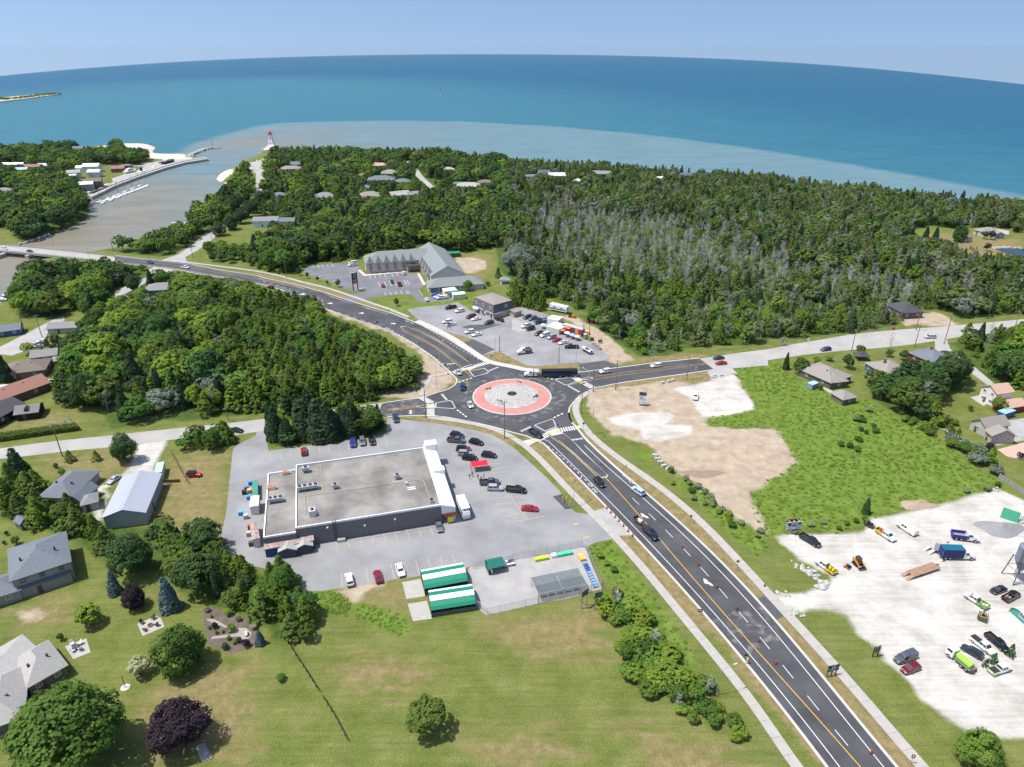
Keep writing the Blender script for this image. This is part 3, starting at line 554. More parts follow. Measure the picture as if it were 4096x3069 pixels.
nw,se,ea,we=RD['main_road_northwest'],RD['main_road_southeast'],RD['east_road'],RD['west_road_new']
cut=lambda ln,a,b_:ln[int(len(ln)*a):int(len(ln)*b_)]
line('edge_line',cut(SEE,.16,1),.15,se,off=-2.0);line('edge_line',cut(SEW,.26,1),.15,se,off=1.9)
line('edge_line',NWN[:-30],.14,nw,off=-1.6);line('edge_line',NWS[:-40],.14,nw,off=1.6)
cl=fit(gl('C2 810,20 870,100 1000,245 1150,410 1290,565 1450,755 1600,930 1800,1160 2000,1400 2209,1657 D3 300,1060 550,1375 800,1657 1000,1900'))
line('centre_line',cl,.17,se,'line_yellow')
ln2=fit(gl('C2 1040,200 1180,340 1330,480 1440,590 1600,770 1730,910 1900,1110 2080,1330 2209,1490 D3 70,715 220,890 450,1180 620,1385 800,1605 950,1790'));dashes('lane_dash',ln2,3.2,4.2,.13,se)
line('centre_line',sml(gl('A0 1000,1160 1400,1200 1700,1245 2209,1330 A1 100,1350 400,1410 600,1465 800,1530 980,1590'),3),.16,nw,'line_yellow')
dashes('lane_dash',sml(gl('A1 60,1350 400,1450 560,1505 B1 600,70 800,135 1000,205 1180,255'),3),2.6,2.6,.16,nw)
dashes('bike_lane_dash',sml(gl('B1 1290,165 1390,200 1560,300 1750,420 1950,525'),2),1.1,1.1,.16,nw);dashes('bike_lane_dash',sml(gl('B1 1150,255 1290,330 1480,455 1600,540 1690,610'),2),1.1,1.1,.16,nw)
dashes('bike_lane_dash',sml(gl('B2 270,1236 350,1290 450,1375 560,1480 660,1580'),2),.9,1.0,.18,se);line('edge_line',sml(gl('B2 560,1110 620,1190 720,1290 850,1410 1020,1560'),2),.16,se)
line('centre_line',sml(gl('B2 700,662 1000,622 1300,585 1690,546'),3),.13,ea,'line_yellow');line('centre_line',sml(gl('B2 640,705 800,672 1100,630 1400,590 1690,552'),3),.13,ea,'line_yellow')
line('island_line',sml(gl('B2 388,1100 395,1120 440,1165 530,1240 640,1345 760,1460 830,1520'),2),.2,se,'line_yellow');line('island_line',sml(gl('B2 330,1180 420,1240 520,1325 640,1435 740,1530'),2),.2,se,'line_yellow')
line('island_line',sml(gl('B1 1250,225 1400,262 1560,336 1700,432 1830,532'),2),.2,nw,'line_yellow');line('island_line',sml(gl('B1 1260,262 1400,330 1560,422 1680,515 1790,600 1860,660'),2),.2,nw,'line_yellow')
line('island_line',sml(gl('B2 480,742 580,712 640,700'),2),.2,ea,'line_yellow');line('island_line',sml(gl('B1 1130,955 1375,930'),2),.15,we,'line_yellow');line('island_line',sml(gl('B1 1130,945 1375,918'),2),.15,we,'line_yellow')
def zebra(a,b_,along,n_,parent,L=2.6):
 for i in range(n_):
  c=a.lerp(b_,(i+.5)/n_);dash('crossing_stripe',c-along*L/2,c+along*L/2,(b_-a).length/n_*.5,parent)
def dirn(t,x0,y0,x1,y1):return(g(t,x1,y1)-g(t,x0,y0)).normalized()
zebra(g('B1',1700,628),g('B1',1808,592),dirn('B1',1680,560,1740,610),6,nw);zebra(g('B1',1885,575),g('B1',2020,535),dirn('B1',1880,520,1960,570),7,nw)
zebra(g('B1',1430,842),g('B1',1515,890),dirn('B1',1430,900,1540,870),6,we);zebra(g('B1',1508,938),g('B1',1508,998),dirn('B1',1460,970,1550,965),6,we)
zebra(g('B2',605,708),g('B2',695,758),dirn('B2',620,760,720,735),7,ea);zebra(g('B2',520,640),g('B2',555,660),dirn('B2',500,660,600,645),3,ea)
zebra(g('B2',400,1128),g('B2',562,1100),dirn('B2',470,1090,500,1140),8,se);zebra(g('B2',310,1160),g('B2',225,1205),dirn('B2',230,1150,300,1210),6,se)
def yields(a,b_,tow,n_,parent):
 for i in range(n_):
  c=a.lerp(b_,(i+.5)/n_);s=(b_-a)/n_*.38
  obj('yield_tooth',_A([(p.x,p.y,MK)for p in(c-s,c+s,c+tow*1.1)],[(0,1,2)]),'line_white',parent)
yields(g('B2',480,745),g('B2',575,798),dirn('B2',520,770,600,750),7,ea);yields(g('B1',2095,583),g('B1',2015,615),dirn('B1',2050,600,1990,570),6,nw)
yields(g('B1',1735,548),g('B1',1650,560),dirn('B1',1690,555,1660,530),6,nw);yields(g('B1',1610,810),g('B1',1655,862),dirn('B1',1630,830,1560,845),6,we)
yields(g('B1',1342,950),g('B1',1342,985),dirn('B1',1342,960,1300,965),4,we);yields(g('B2',510,1205),g('B2',608,1192),dirn('B2',560,1200,600,1250),6,se);yields(g('B2',80,1140),g('B2',170,1098),dirn('B2',120,1120,60,1080),5,se)
rb=RD.get('roundabout_pavement')or bpy.data.objects['roundabout_pavement']
for sp in('B2 360,1018 465,968','B1 1745,712 1862,674','B1 1735,950 1830,1020','B2 300,672 365,688'):dashes('entry_dash',gl(sp),.9,.7,.5,rb)
def arrow(t,pts,parent):
 sheet('turn_arrow',gl(t+' '+pts),MK,'line_white',parent)
arrow('C2','1108,330 1145,345 1138,350 1165,358 1180,372 1170,375 1140,362 1122,360 1130,370',se);arrow('C2','1652,893 1690,912 1680,917 1715,935 1738,958 1725,960 1700,945 1668,935 1670,945 1655,920',se)
for x,y in((400,1462),(640,1540),(910,1625)):arrow('A1','%d,%d %d,%d %d,%d %d,%d %d,%d %d,%d %d,%d'%(x-22,y-2,x+2,y-3,x+2,y-8,x+24,y+1,x+8,y+6,x+6,y+2,x-22,y+3),nw)
arrow('B1','1160,202 1190,203 1188,198 1208,207 1195,212 1192,208 1165,207',nw)
def hollow(c,ux,uy,wd,parent,n_=4,name='symbol_line'):
 for i in range(n_):
  a0,a1=2*PI*i/n_,2*PI*(i+1)/n_
  dash(name,c+ux*cos(a0)+uy*sin(a0),c+ux*cos(a1)+uy*sin(a1),wd,parent)
sed=dirn('C2',600,40,800,240);sen=V3((-sed.y,sed.x,0))
for(t,x,y,k)in(('C2',675,88,0),('C2',714,135,1),('B2',985,1528,1),('B2',1030,1570,0)):
 c=g(t,x,y)
 if k==0:hollow(c,sed*1.1,sen*.5,.14,se)
 else:
  hollow(c+sed*.7,sed*.45,sen*.45,.12,se,8);hollow(c-sed*.7,sed*.45,sen*.45,.12,se,8);dash('symbol_line',c-sed*.7,c+sed*.6+sen*.35,.12,se);dash('symbol_line',c,c+sed*.7,.12,se)
nwd=dirn('B1',1250,160,1400,215);nwn=V3((-nwd.y,nwd.x,0))
for(x,y)in((1305,185),(1130,248)):
 c=g('B1',x,y);hollow(c+nwd*.7,nwd*.45,nwn*.45,.14,nw,8);hollow(c-nwd*.7,nwd*.45,nwn*.45,.14,nw,8);dash('symbol_line',c-nwd*.7,c+nwd*.6,.12,nw);hollow(c+nwd*3.4,nwd*1.,nwn*.5,.14,nw)
for sp in('B1 1805,597 1832,592 1838,600 1812,605','B1 1880,578 1905,572 1910,578 1886,584','B2 545,690 585,682 590,688 550,697','B2 570,700 605,694 608,700 575,706','B2 308,1145 330,1138 345,1155 325,1162','B2 392,1120 408,1115 418,1135 400,1140','B2 565,1090 580,1088 585,1105 570,1106','B2 170,1212 195,1205 205,1225 182,1230','B1 1480,910 1510,905 1512,915 1482,920','B1 1985,532 2015,536 2005,545 1980,540','B1 1480,995 1535,993 1537,1000 1480,1002','B1 1660,628 1680,624 1685,633 1665,637'):raised('tactile_plate',gl(sp),.05,.135,M['tactile_yellow'])
dm=mat('road_dust',(.45,.43,.40),.95,noise=.2,coord='World');dn=dm.node_tree.nodes;dz_=dn.new('ShaderNodeTexNoise');_s(dz_,'Scale',.45);_s(dz_,'Detail',7);gp_=dn.new('ShaderNodeNewGeometry');dmr=dn.new('ShaderNodeMapRange');_s(dmr,'From Min',.5);_s(dmr,'From Max',.85);_s(dmr,'To Max',.7)
dm.node_tree.links.new(gp_.outputs['Position'],dz_.inputs['Vector']);dm.node_tree.links.new(dz_.outputs['Fac'],dmr.inputs['Value']);dm.node_tree.links.new(dmr.outputs[0],dn['Principled BSDF'].inputs['Alpha'])
sheet('road_dust',gl('C2 1650,1200 1800,1250 1950,1150 2100,1080 2209,1210 D3 120,520 60,640 C2 2209,1450 2050,1560 1900,1440'),.046,dm,se);sheet('road_dust',circ(19.4),.0345,dm,rb);sheet('road_dust',gl('B1 1095,895 1420,850 1500,860 1480,990 1110,1008'),.037,dm,we)
# store lot stall lines
def stalls(t,lines,m,parent,wd=.13,z=.016):
 for(x0,y0,x1,y1)in lines:dash('stall_line',g(t,x0,y0),g(t,x1,y1),wd,parent,m,z)
stalls('B1',[(122,1315,123,1388),(208,1308,211,1375),(293,1295,297,1363),(379,1283,383,1350),(458,1272,465,1338),(543,1260,553,1327),(627,1248,636,1315),(707,1237,720,1303),(790,1225,803,1292),(872,1215,886,1280),(952,1203,970,1270),(1032,1193,1051,1258),(1113,1183,1135,1248)],'line_worn',lot)
stalls('C1',[(690,545,703,652),(791,528,808,637),(892,512,912,620),(995,495,1015,602),(1095,478,1118,587),(1196,462,1222,570),(1295,447,1325,552),(1393,432,1425,537),(1493,415,1527,520),(733,848,748,972),(842,830,857,953),(950,810,973,938),(1058,793,1082,915),(1165,773,1195,898),(1272,755,1303,880),(1378,738,1412,860),(1482,720,1508,800),(1588,700,1613,780),(1692,683,1718,760)],'line_worn',lot)
stalls('C1',[(1985,163,2140,140),(2022,210,2170,190),(2058,258,2209,236),(2093,308,2230,290),(2130,360,2260,340),(2168,413,2300,392)],'line_worn',lot)
stalls('B1',[(1630,1182,1780,1170),(1900,1280,2000,1265),(1905,1428,2125,1408),(1850,1447,2000,1430),(1940,1475,2160,1448),(2010,1500,2190,1475),(1880,1300,2060,1510)],'line_worn',lot)
stalls('C2',[(0,210,130,380),(-60,180,175,207),(-20,345,130,320),(0,405,290,355)],'line_worn',lot)
for sp in('C2 522,428 560,416 572,426 545,433','C2 612,545 655,528 665,538 630,548'):sheet('lot_arrow',gl(sp),.016,M['line_yellow'],lot)
hl=RD['hotel_parking_lot']
stalls('A1',[(490,1212,500,1237),(530,1209,542,1234),(570,1206,582,1230),(612,1203,624,1227),(655,1200,667,1224),(395,1272,490,1262),(420,1300,520,1285),(470,1320,580,1300),(530,1340,640,1320),(600,1365,700,1342),(660,1385,740,1365),(980,1300,990,1325),(1022,1297,1035,1322),(1065,1294,1078,1318),(1108,1291,1122,1315),(1170,1286,1184,1308),(1215,1283,1228,1303),(785,1212,880,1206),(790,1228,880,1220),(795,1245,885,1236),(800,1262,890,1252),(805,1278,895,1268),(1055,1358,1075,1398),(1105,1352,1125,1395),(1150,1345,1170,1390),(1195,1352,1215,1390),(1280,1338,1297,1382),(1300,1335,1322,1380),(1110,1447,1122,1472),(1155,1442,1168,1467),(1200,1437,1215,1462),(1248,1432,1262,1457),(1295,1430,1310,1455),(1310,1430,1328,1452),(885,1412,950,1400),(895,1420,905,1412),(1405,1425,1440,1480),(1495,1440,1520,1470)],'line_white',hl,.16)
sheet('hotel_walk',gl('A1 880,1255 900,1250 945,1290 1300,1258 1310,1270 950,1303 930,1305'),.05,M['concrete_new']);sheet('hotel_walk',gl('A1 1388,1282 1410,1280 1465,1375 1450,1385 1440,1380'),.05,M['concrete_new'])
# concrete pads
pave('garden_centre_slab','C1 1800,850 1850,795 2209,760 C2 0,740 300,690 632,622 690,780 780,985 500,1060 230,1110 0,1165 C1 1990,1210 1900,1150',.010,'concrete_grey')
pave('tent_pad','C1 1260,925 1420,898 1465,1045 1298,1070',.008,'concrete');pave('tent_pad','C1 1308,1112 1475,1085 1520,1240 1355,1262',.008,'concrete')
pave('fire_pit_patio','C0 1185,1285 1350,1215 1390,1240 1420,1310 1230,1390',.010,'concrete');pave('patio','C0 560,1480 745,1412 782,1530 632,1590',.010,'concrete')
pave('stone_pad','D0 1690,1270 1760,1235 1840,1360 1745,1405',.010,'concrete');pave('garden_path','C0 1775,1245 1850,1245 1985,1320 2120,1320 2170,1360 2160,1400 2110,1430 2040,1395 1820,1415 1830,1395 2000,1375 1950,1320 1830,1275',.014,'gravel_drive')
pave('garden_bed','C0 1745,1180 1790,1130 2209,1260 C1 0,1300 60,1450 C0 2209,1470 1990,1540 1800,1460 1770,1300',.008,mat('soil',(.13,.105,.085),.95,noise=.25,nscale=.8,coord='World'))
pave('playground_pad','B3 1980,1290 2209,1230 2330,1330 2209,1380 2060,1350',.007,mat('pink_gravel',(.52,.36,.30),.95,noise=.1,coord='World'))
pond=sheet('pond',gl('A3 1960,1075 2010,1062 2209,1070 2400,1085 2400,1170 2209,1150 2060,1110'),.02,mat('pond_water',(.012,.035,.05),.08,spec=.5));EXCL.append(gl('A3 1940,1060 2400,1060 2400,1190 2040,1130'))
# == plants
def leafm(name,c1,c2,rnd=.32,tr=.38):
 return mat(name,c1,.75,spec=.25,col2=c2,nscale=1.1,rnd=rnd,transl=tr)
leafm('leaf_green',(.076,.165,.022),(.152,.262,.042));leafm('leaf_dark',(.043,.100,.025),(.089,.159,.042),.25)
leafm('leaf_lime',(.159,.268,.020),(.279,.378,.048),.16);leafm('leaf_cedar',(.091,.161,.017),(.190,.287,.031),.28)
leafm('leaf_spruce',(.051,.100,.042),(.095,.156,.065),.25);leafm('leaf_blue',(.12,.20,.20),(.24,.335,.33),.1)
leafm('leaf_silver',(.15,.20,.14),(.27,.32,.25),.15);leafm('leaf_purple',(.016,.010,.017),(.036,.022,.032),.15,.1)
leafm('leaf_cream',(.36,.40,.19),(.55,.57,.34),.1);leafm('leaf_sapling',(.133,.238,.028),(.241,.348,.056),.25)
leafm('leaf_olive',(.102,.168,.025),(.190,.262,.051),.22);leafm('leaf_brown',(.127,.128,.063),(.203,.183,.098),.2)
leafm('grass_blade',(.145,.225,.024),(.235,.315,.050),.22);leafm('leaf_white',(.16,.23,.07),(.38,.42,.25),.1)
leafm('leaf_haze',(.125,.170,.055),(.215,.265,.105),.25)
mat('bark',(.13,.105,.085),.95,noise=.3,nscale=2);mat('dead_wood',(.42,.41,.385),.95,noise=.25,nscale=2,rnd=.25)
def leaves(cl,per,size,rs,up=.25,flat=1.0,drop=0.):
 V,F=[],[]
 for c,rad,nrm in cl:
  for i in range(per):
   d=V3((rs.gauss(0,1),rs.gauss(0,1),rs.gauss(0,1))).normalized()
   if d.dot(nrm)<-.25:d=-d
   p=c+V3((d.x,d.y,d.z*flat))*rad*rs.uniform(.55,1.05)
   nn=(d*.45+nrm*.5+V3((rs.uniform(-.45,.45),rs.uniform(-.45,.45),rs.uniform(-.2,.5)+up))).normalized()
   a=nn.orthogonal().normalized();a.rotate(Matrix.Rotation(rs.uniform(0,6.28),3,nn));b_=nn.cross(a);s=size*rs.uniform(.65,1.3)
   k=len(V);V+=[p-a*s*.5-b_*s*.32,p+a*s*.5-b_*s*.26,p+a*s*.42+b_*s*.34-nn*drop*s,p-a*s*.46+b_*s*.28]
   F.append((k,k+1,k+2,k+3))
 return V,F
def crown_round(rs,n,per,size,lobes=5,squash=.8,base=.22,lz=(.42,.66)):
 L=[]
 for i in range(lobes):
  t=6.283*i/lobes+rs.uniform(-.5,.5);rr_=rs.uniform(.12,.24)
  L.append((V3((rr_*cos(t),rr_*sin(t),rs.uniform(*lz))),rs.uniform(.20,.29)))
 L.append((V3((rs.uniform(-.06,.06),rs.uniform(-.06,.06),.70)),.27));cl=[]
 while len(cl)<n:
  c,r_=rs.choice(L);d=V3((rs.gauss(0,1),rs.gauss(0,1),rs.gauss(0,1))).normalized()
  p=c+V3((d.x,d.y,d.z*squash))*r_*rs.uniform(.72,1.03)
  if p.z<base or(d.z<-.55 and rs.random()<.6):continue
  if any((p-c2).length<r2*.80 for c2,r2 in L if c2 is not c)and rs.random()<.8:continue
  cl.append((p,rs.uniform(.05,.085),d))
 return leaves(cl,per,size,rs)
def crown_cone(rs,n,per,size,r0=.22,pw=.75,base=.06,lay=0,wob=.2,nup=.3,drop=0.,blunt=0.):
 cl=[]
 for i in range(n):
  h=base+(1-base)*(1-math.sqrt(rs.random()))**.85 if not blunt else rs.uniform(base,1)
  if lay:h=base+(1-base)*((math.floor((h-base)/(1-base)*lay)+rs.uniform(.0,.55))/lay)
  f=max(0.,1-h);r_=r0*(f**pw if not blunt else(1-max(0,(h-.12)/.88)**1.25)**.95*(.8+.2*min(1,h/.12)))
  t=rs.uniform(0,6.283);lob=1+wob*sin(3*t+9*h)+rs.uniform(-wob,wob)*.6
  d=V3((cos(t),sin(t),nup)).normalized();p=V3((cos(t)*r_*lob,sin(t)*r_*lob,min(h,.985)))
  cl.append((p,rs.uniform(.022,.042),d))
 return leaves(cl,per,size,rs,up=.1,drop=drop)
def trunk_mesh(rs,top=.6,r=.022,limbs=6):
 b=MB();p=V3((0,0,-.02));k=4;pts=[p]
 for i in range(k):p=p+V3((rs.uniform(-.012,.012),rs.uniform(-.012,.012),(top+.02)/k));pts.append(p)
 for i in range(k):b.tube(pts[i],pts[i+1],r*(1.15-.8*i/k),r*(1.15-.8*(i+1)/k),6,i==0)
 for i in range(limbs):
  a=pts[0].lerp(pts[-1],rs.uniform(.35,.95));t=rs.uniform(0,6.283);L=rs.uniform(.14,.28)
  b.tube(a,a+V3((cos(t)*L,sin(t)*L,L*rs.uniform(.5,1.0))),r*.45,r*.12,4,False)
 return b.mesh('trunk')
def dead_mesh(rs,br=40):
 b=MB();pts=[V3((0,0,-.02))]
 for i in range(5):pts.append(pts[-1]+V3((rs.uniform(-.03,.03),rs.uniform(-.03,.03),.2)))
 for i in range(5):b.tube(pts[i],pts[i+1],.016*(1.1-.2*i),.016*(1.1-.2*(i+1)),5,False)
 t2=MB()
 for i in range(br):
  h=rs.uniform(.3,.98);k=min(4,int(h*5));a=pts[k].lerp(pts[k+1],h*5-k);t=rs.uniform(0,6.283);L=rs.uniform(.08,.26)*(1.25-h*.7)
  e=a+V3((cos(t)*L,sin(t)*L,L*rs.uniform(.2,1.1)));t2.tube(a,e,.006,.002,3,False)
  for j in range(3):
   q_=a.lerp(e,rs.uniform(.4,1));s=rs.uniform(0,6.283);l_=L*.45;t2.tube(q_,q_+V3((cos(s)*l_,sin(s)*l_,l_*rs.uniform(.2,1.2))),.003,.0012,3,False)
 return b.mesh('trunk'),t2.mesh('branches')
def me_of(vf,name):
 me_=bpy.data.meshes.new(name);me_.from_pydata([tuple(v)for v in vf[0]],[],vf[1]);me_.update();return me_
P={} # kind -> list of (trunk mesh, crown mesh); all of unit height
rs=random.Random(11)
def addp(kind,n_,f,tr=None):
 for i in range(n_):P.setdefault(kind,[]).append((trunk_mesh(rs,*(tr or(.6,.022,6))),me_of(f(),'crown')))
addp('broad',5,lambda:crown_round(rs,190,13,.052,rs.choice((4,5,6))),(.62,.02,7))
addp('broad_far',4,lambda:crown_round(rs,100,8,.088,5),(.5,.02,3))
addp('big',4,lambda:crown_round(rs,520,16,.036,8,.95,.05,(.27,.62)),(.66,.022,9))
addp('cedar',6,lambda:crown_cone(rs,280,9,.050,.27,.62,.05,0,.30,.75,blunt=1),(.8,.018,2))
addp('cedar_far',4,lambda:crown_cone(rs,120,7,.080,.27,.62,.05,0,.30,.75,blunt=1),(.6,.018,0))
addp('spruce',4,lambda:crown_cone(rs,460,9,.046,.225,.85,.04,11,.13,.05,.35),(.9,.017,0))
addp('spruce_far',3,lambda:crown_cone(rs,130,7,.078,.20,.85,.05,9,.15,.05,.3),(.8,.017,0))
addp('shrub',4,lambda:crown_round(rs,150,12,.075,6,.9,.0),(.4,.03,5))
addp('sapling',4,lambda:crown_round(rs,60,8,.085,4,1.5,.12),(.7,.012,4))
for i in range(5):P.setdefault('dead',[]).append(dead_mesh(rs))
LEAF={'broad':'leaf_green','big':'leaf_green','cedar':'leaf_cedar','spruce':'leaf_spruce','shrub':'leaf_green','sapling':'leaf_sapling','dead':'dead_wood'}
CATEGORY={'shrub':'shrub','sapling':'sapling','dead':'dead tree'}
NAME={'broad':'broadleaf_tree','big':'broadleaf_tree','cedar':'cedar_tree','spruce':'spruce_tree','shrub':'shrub','sapling':'sapling','dead':'dead_tree'}
def plant(kind,p,h,wd=1.0,leaf=None,label=None,group=None,name=None,cat=None,rz=None,variant=None,rsx=rs):
 far_=kind+'_far' if kind+'_far' in P and h*FOC/4/max(60,math.hypot(p[0],p[1]))<9 else kind
 tm,cm=P[far_][variant if variant is not None else rsx.randrange(len(P[far_]))]
 o=thing(name or NAME[kind],label,cat or CATEGORY.get(kind,'tree'),(p[0],p[1],gz(p)),rsx.uniform(0,6.283)if rz is None else rz,group)
 o.scale=(h*wd,h*wd,h)
 obj('trunk',tm,M['dead_wood']if kind=='dead' else 'bark',o,lo=True);obj('branches' if kind=='dead' else 'crown',cm,M[leaf or LEAF[kind]],o,lo=True)
 return o
EXN=[(np.array([(q_[0],q_[1])for q_ in p_]))for p_ in EXCL]
TAKEN=[] # (x, y, radius) of buildings and hand-placed things
def free(X,Y,margin=1.0):
 ok=np.ones(X.shape,bool)
 for p_ in EXCL:ok&=sdist(X,Y,p_,8.)<-margin
 for(x,y,r_)in TAKEN:ok&=(X-x)**2+(Y-y)**2>r_*r_
 return ok
def scatter(poly,step,seed):
 P_=np.array([(p_[0],p_[1])for p_ in poly]);r_=np.random.RandomState(seed);x0,y0=P_.min(0);x1,y1=P_.max(0)
 gx,gy=np.meshgrid(np.arange(x0,x1,step),np.arange(y0,y1,step));gx=gx+(np.arange(gx.shape[0])%2)[:,None]*step*.5
 X=(gx+r_.uniform(-.62,.62,gx.shape)*step).ravel();Y=(gy+r_.uniform(-.62,.62,gy.shape)*step).ravel()
 m_=sdist(X,Y,poly,4.)>0;return X[m_],Y[m_]
WILD=[] # (kind, x, y, h, w, leaf, label, group)
def wild(spec,step,mix_,seed,label,group,hs=None,margin=1.2):
 poly=gl(spec)if isinstance(spec,str)else spec
 X,Y=scatter(poly,step,seed);ok=free(X,Y,margin);X,Y=X[ok],Y[ok];r_=random.Random(seed)
 d=np.maximum(sdist(X,Y,LAND_E,20.),sdist(X,Y,LAND_W,20.));X,Y=X[d>1.5],Y[d>1.5]
 clump=vnoise(X,Y,22.,seed);cl2=vnoise(X+500,Y,9.,seed+1)
 for x,y,c,c2 in zip(X,Y,clump,cl2):
  ks_=list(mix_);wt=[]
  for k in ks_:
   w_=mix_[k][0]
   if k.startswith('cedar'):w_*=.35+1.6*c
   elif k.startswith('broad'):w_*=.35+1.6*(1-c)
   elif k.startswith('dead'):w_*=.3+1.6*c2
   wt.append(w_)
  k=r_.choices(ks_,wt)[0];_,h0,h1,lf=mix_[k];kd=k.split(':')[0]
  h=r_.uniform(h0,h1)*(.75+.45*c2);wd=r_.uniform(.78,1.25)*(1.0 if kd!='broad' else r_.uniform(.85,1.15))
  if kd=='cedar':wd*=1.08
  if kd=='shrub':wd*=1.4
  WILD.append((kd,x,y,h,wd,r_.choice(lf),label,group))
G_,D_,L_,O_='leaf_green','leaf_dark','leaf_lime','leaf_olive'
BR=[G_,G_,D_,'leaf_olive',G_,L_]
VIS=[] # (x, y, radius, height) of things that stay in sight over the woods
def see(p,r_,h):VIS.append((p[0],p[1],r_,h))
def clear_views():
 global WILD
 x=np.array([t[1]for t in WILD]);y=np.array([t[2]for t in WILD]);h=np.array([t[3]for t in WILD])
 for(vx,vy,r_,vh)in VIS:
  D=math.hypot(vx,vy);ux,uy=vx/D,vy/D;al=x*ux+y*uy;la=np.abs(x*uy-y*ux)
  m_=(al<D)&(al>D-110)&(la<r_+h*.2);h=np.where(m_,np.minimum(h,vh+(D-al-r_*.4)*(CAM_H-vh)/D*.95),h)
 WILD=[(t[0]if hh>t[3]*.5 or t[0]in('dead','shrub','sapling')else('shrub' if hh<3.2 else t[0]),)+t[1:3]+(float(hh),)+t[4:]for t,hh in zip(WILD,h)if hh>1.2]
def build_wild():
 kinds={}
 for t in WILD:kinds.setdefault(t[0],[]).append(t)
 LB={'broad':'leafy broadleaf tree','cedar':'olive green cedar','spruce':'dark pointed spruce','dead':'bare grey dead tree','sapling':'light green sapling','shrub':'leafy green shrub'}
 for kd,L in kinds.items():
  L.sort(key=lambda t:math.hypot(t[1],t[2])/t[3]);lim={'broad':300,'cedar':300,'spruce':160,'dead':140,'sapling':110,'shrub':160}[kd]
  for(k,x,y,h,wd,lf,lab,grp)in L[:lim]:plant(k,(x,y),h,wd,lf,'%s %s'%(LB[kd],lab),grp+', '+LB[kd])
  rest=L[lim:]
  bylf={}
  for t in rest:bylf.setdefault(t[5],[]).append(t)
  for lf,T in bylf.items():mass(kd,lf,T)
def mass(kd,lf,T,name=None,label=None):
 src=P.get(kd+'_far',P[kd]);pc=bpy.data.collections.new('proto_%s_%s'%(kd,lf))
 for i,(tm,cm)in enumerate(src):
  bm=bmesh.new();bm.from_mesh(cm);nf=len(bm.faces);bm.from_mesh(tm);bm.faces.ensure_lookup_table()
  for f in bm.faces[nf:]:f.material_index=1
  m2=bpy.data.meshes.new('%s_%s'%(kd,lf));bm.to_mesh(m2);bm.free();m2.materials.append(M[lf]);m2.materials.append(M['dead_wood']if kd=='dead' else M['bark'])
  pc.objects.link(bpy.data.objects.new('proto_%s_%s_%d'%(kd,lf,i),m2))
 zz=ground_z([t[1]for t in T],[t[2]for t in T])
 me_=bpy.data.meshes.new('points');me_.from_pydata([(t[1],t[2],z)for t,z in zip(T,zz)],[],[])
 r_=np.random.RandomState(len(T))
 a=me_.attributes.new('size','FLOAT_VECTOR','POINT');a.data.foreach_set('vector',np.array([(t[3]*t[4],t[3]*t[4],t[3])for t in T],np.float32).ravel())
 a=me_.attributes.new('turn','FLOAT','POINT');a.data.foreach_set('value',r_.uniform(0,6.28,len(T)).astype(np.float32))
 a=me_.attributes.new('pick','INT','POINT');a.data.foreach_set('value',r_.randint(0,len(src),len(T)).astype(np.int32))
 NM={'broad':'broadleaf_woodland','cedar':'cedar_woodland','spruce':'spruce_woodland','dead':'dead_woodland','sapling':'sapling_thicket','shrub':'undergrowth','tuft':'tall_weeds'}
 o=bpy.data.objects.new(name or NM[kd],me_);C.objects.link(o);tag(o,label,None,None,'stuff')
 ng=bpy.data.node_groups.new('scatter','GeometryNodeTree');ng.interface.new_socket('Geometry',in_out='INPUT',socket_type='NodeSocketGeometry');ng.interface.new_socket('Geometry',in_out='OUTPUT',socket_type='NodeSocketGeometry')
 n,l=ng.nodes,ng.links;i_,o_=n.new('NodeGroupInput'),n.new('NodeGroupOutput')
 ci=n.new('GeometryNodeCollectionInfo');_s(ci,'Collection',pc);_s(ci,'Separate Children',True)
 ip=n.new('GeometryNodeInstanceOnPoints');_s(ip,'Pick Instance',True)
 def at(nm,ty):
  x=n.new('GeometryNodeInputNamedAttribute');x.data_type=ty;_s(x,'Name',nm);return x.outputs[0]
 cx=n.new('ShaderNodeCombineXYZ');l.new(at('turn','FLOAT'),cx.inputs['Z'])
 l.new(i_.outputs[0],ip.inputs['Points']);l.new(ci.outputs[0],ip.inputs['Instance']);l.new(at('pick','INT'),ip.inputs['Instance Index'])
 l.new(cx.outputs[0],ip.inputs['Rotation']);l.new(at('size','FLOAT_VECTOR'),ip.inputs['Scale']);l.new(ip.outputs[0],o_.inputs[0])
 md=o.modifiers.new('scatter','NODES');md.node_group=ng;return o
 # == buildings
def roofm(name,c,n_=.14):return mat(name,c,.9,noise=n_,nscale=2.2,bump=.35,bscale=9,detail=6)
roofm('roof_grey',(.235,.235,.235));roofm('roof_light',(.37,.36,.34));roofm('roof_slate',(.155,.175,.20));roofm('roof_dark',(.070,.072,.08));roofm('roof_brown',(.19,.155,.13));roofm('roof_pink',(.50,.335,.25));roofm('roof_green',(.215,.24,.235));roofm('roof_taupe',(.275,.25,.225));roofm('roof_red',(.30,.155,.12));roofm('roof_navy',(.10,.12,.16))
roofm('shingle_wall',(.120,.115,.112),.2);mat('metal_roof',(.46,.49,.54),.42,.25,noise=.06);mat('metal_white',(.72,.73,.74),.45,.1,noise=.05)
def frame3(A,B,Cc):
 A,B,Cc=(V3((p.x,p.y,0))for p in(A,B,Cc));ux=(B-A);w_=ux.length;ux.normalize();uy=V3((-ux.y,ux.x,0));d=(Cc-B).dot(uy)
 if d<0:return frame3(B,A,Cc+(A-B))
 return A,atan2(ux.y,ux.x),w_,d
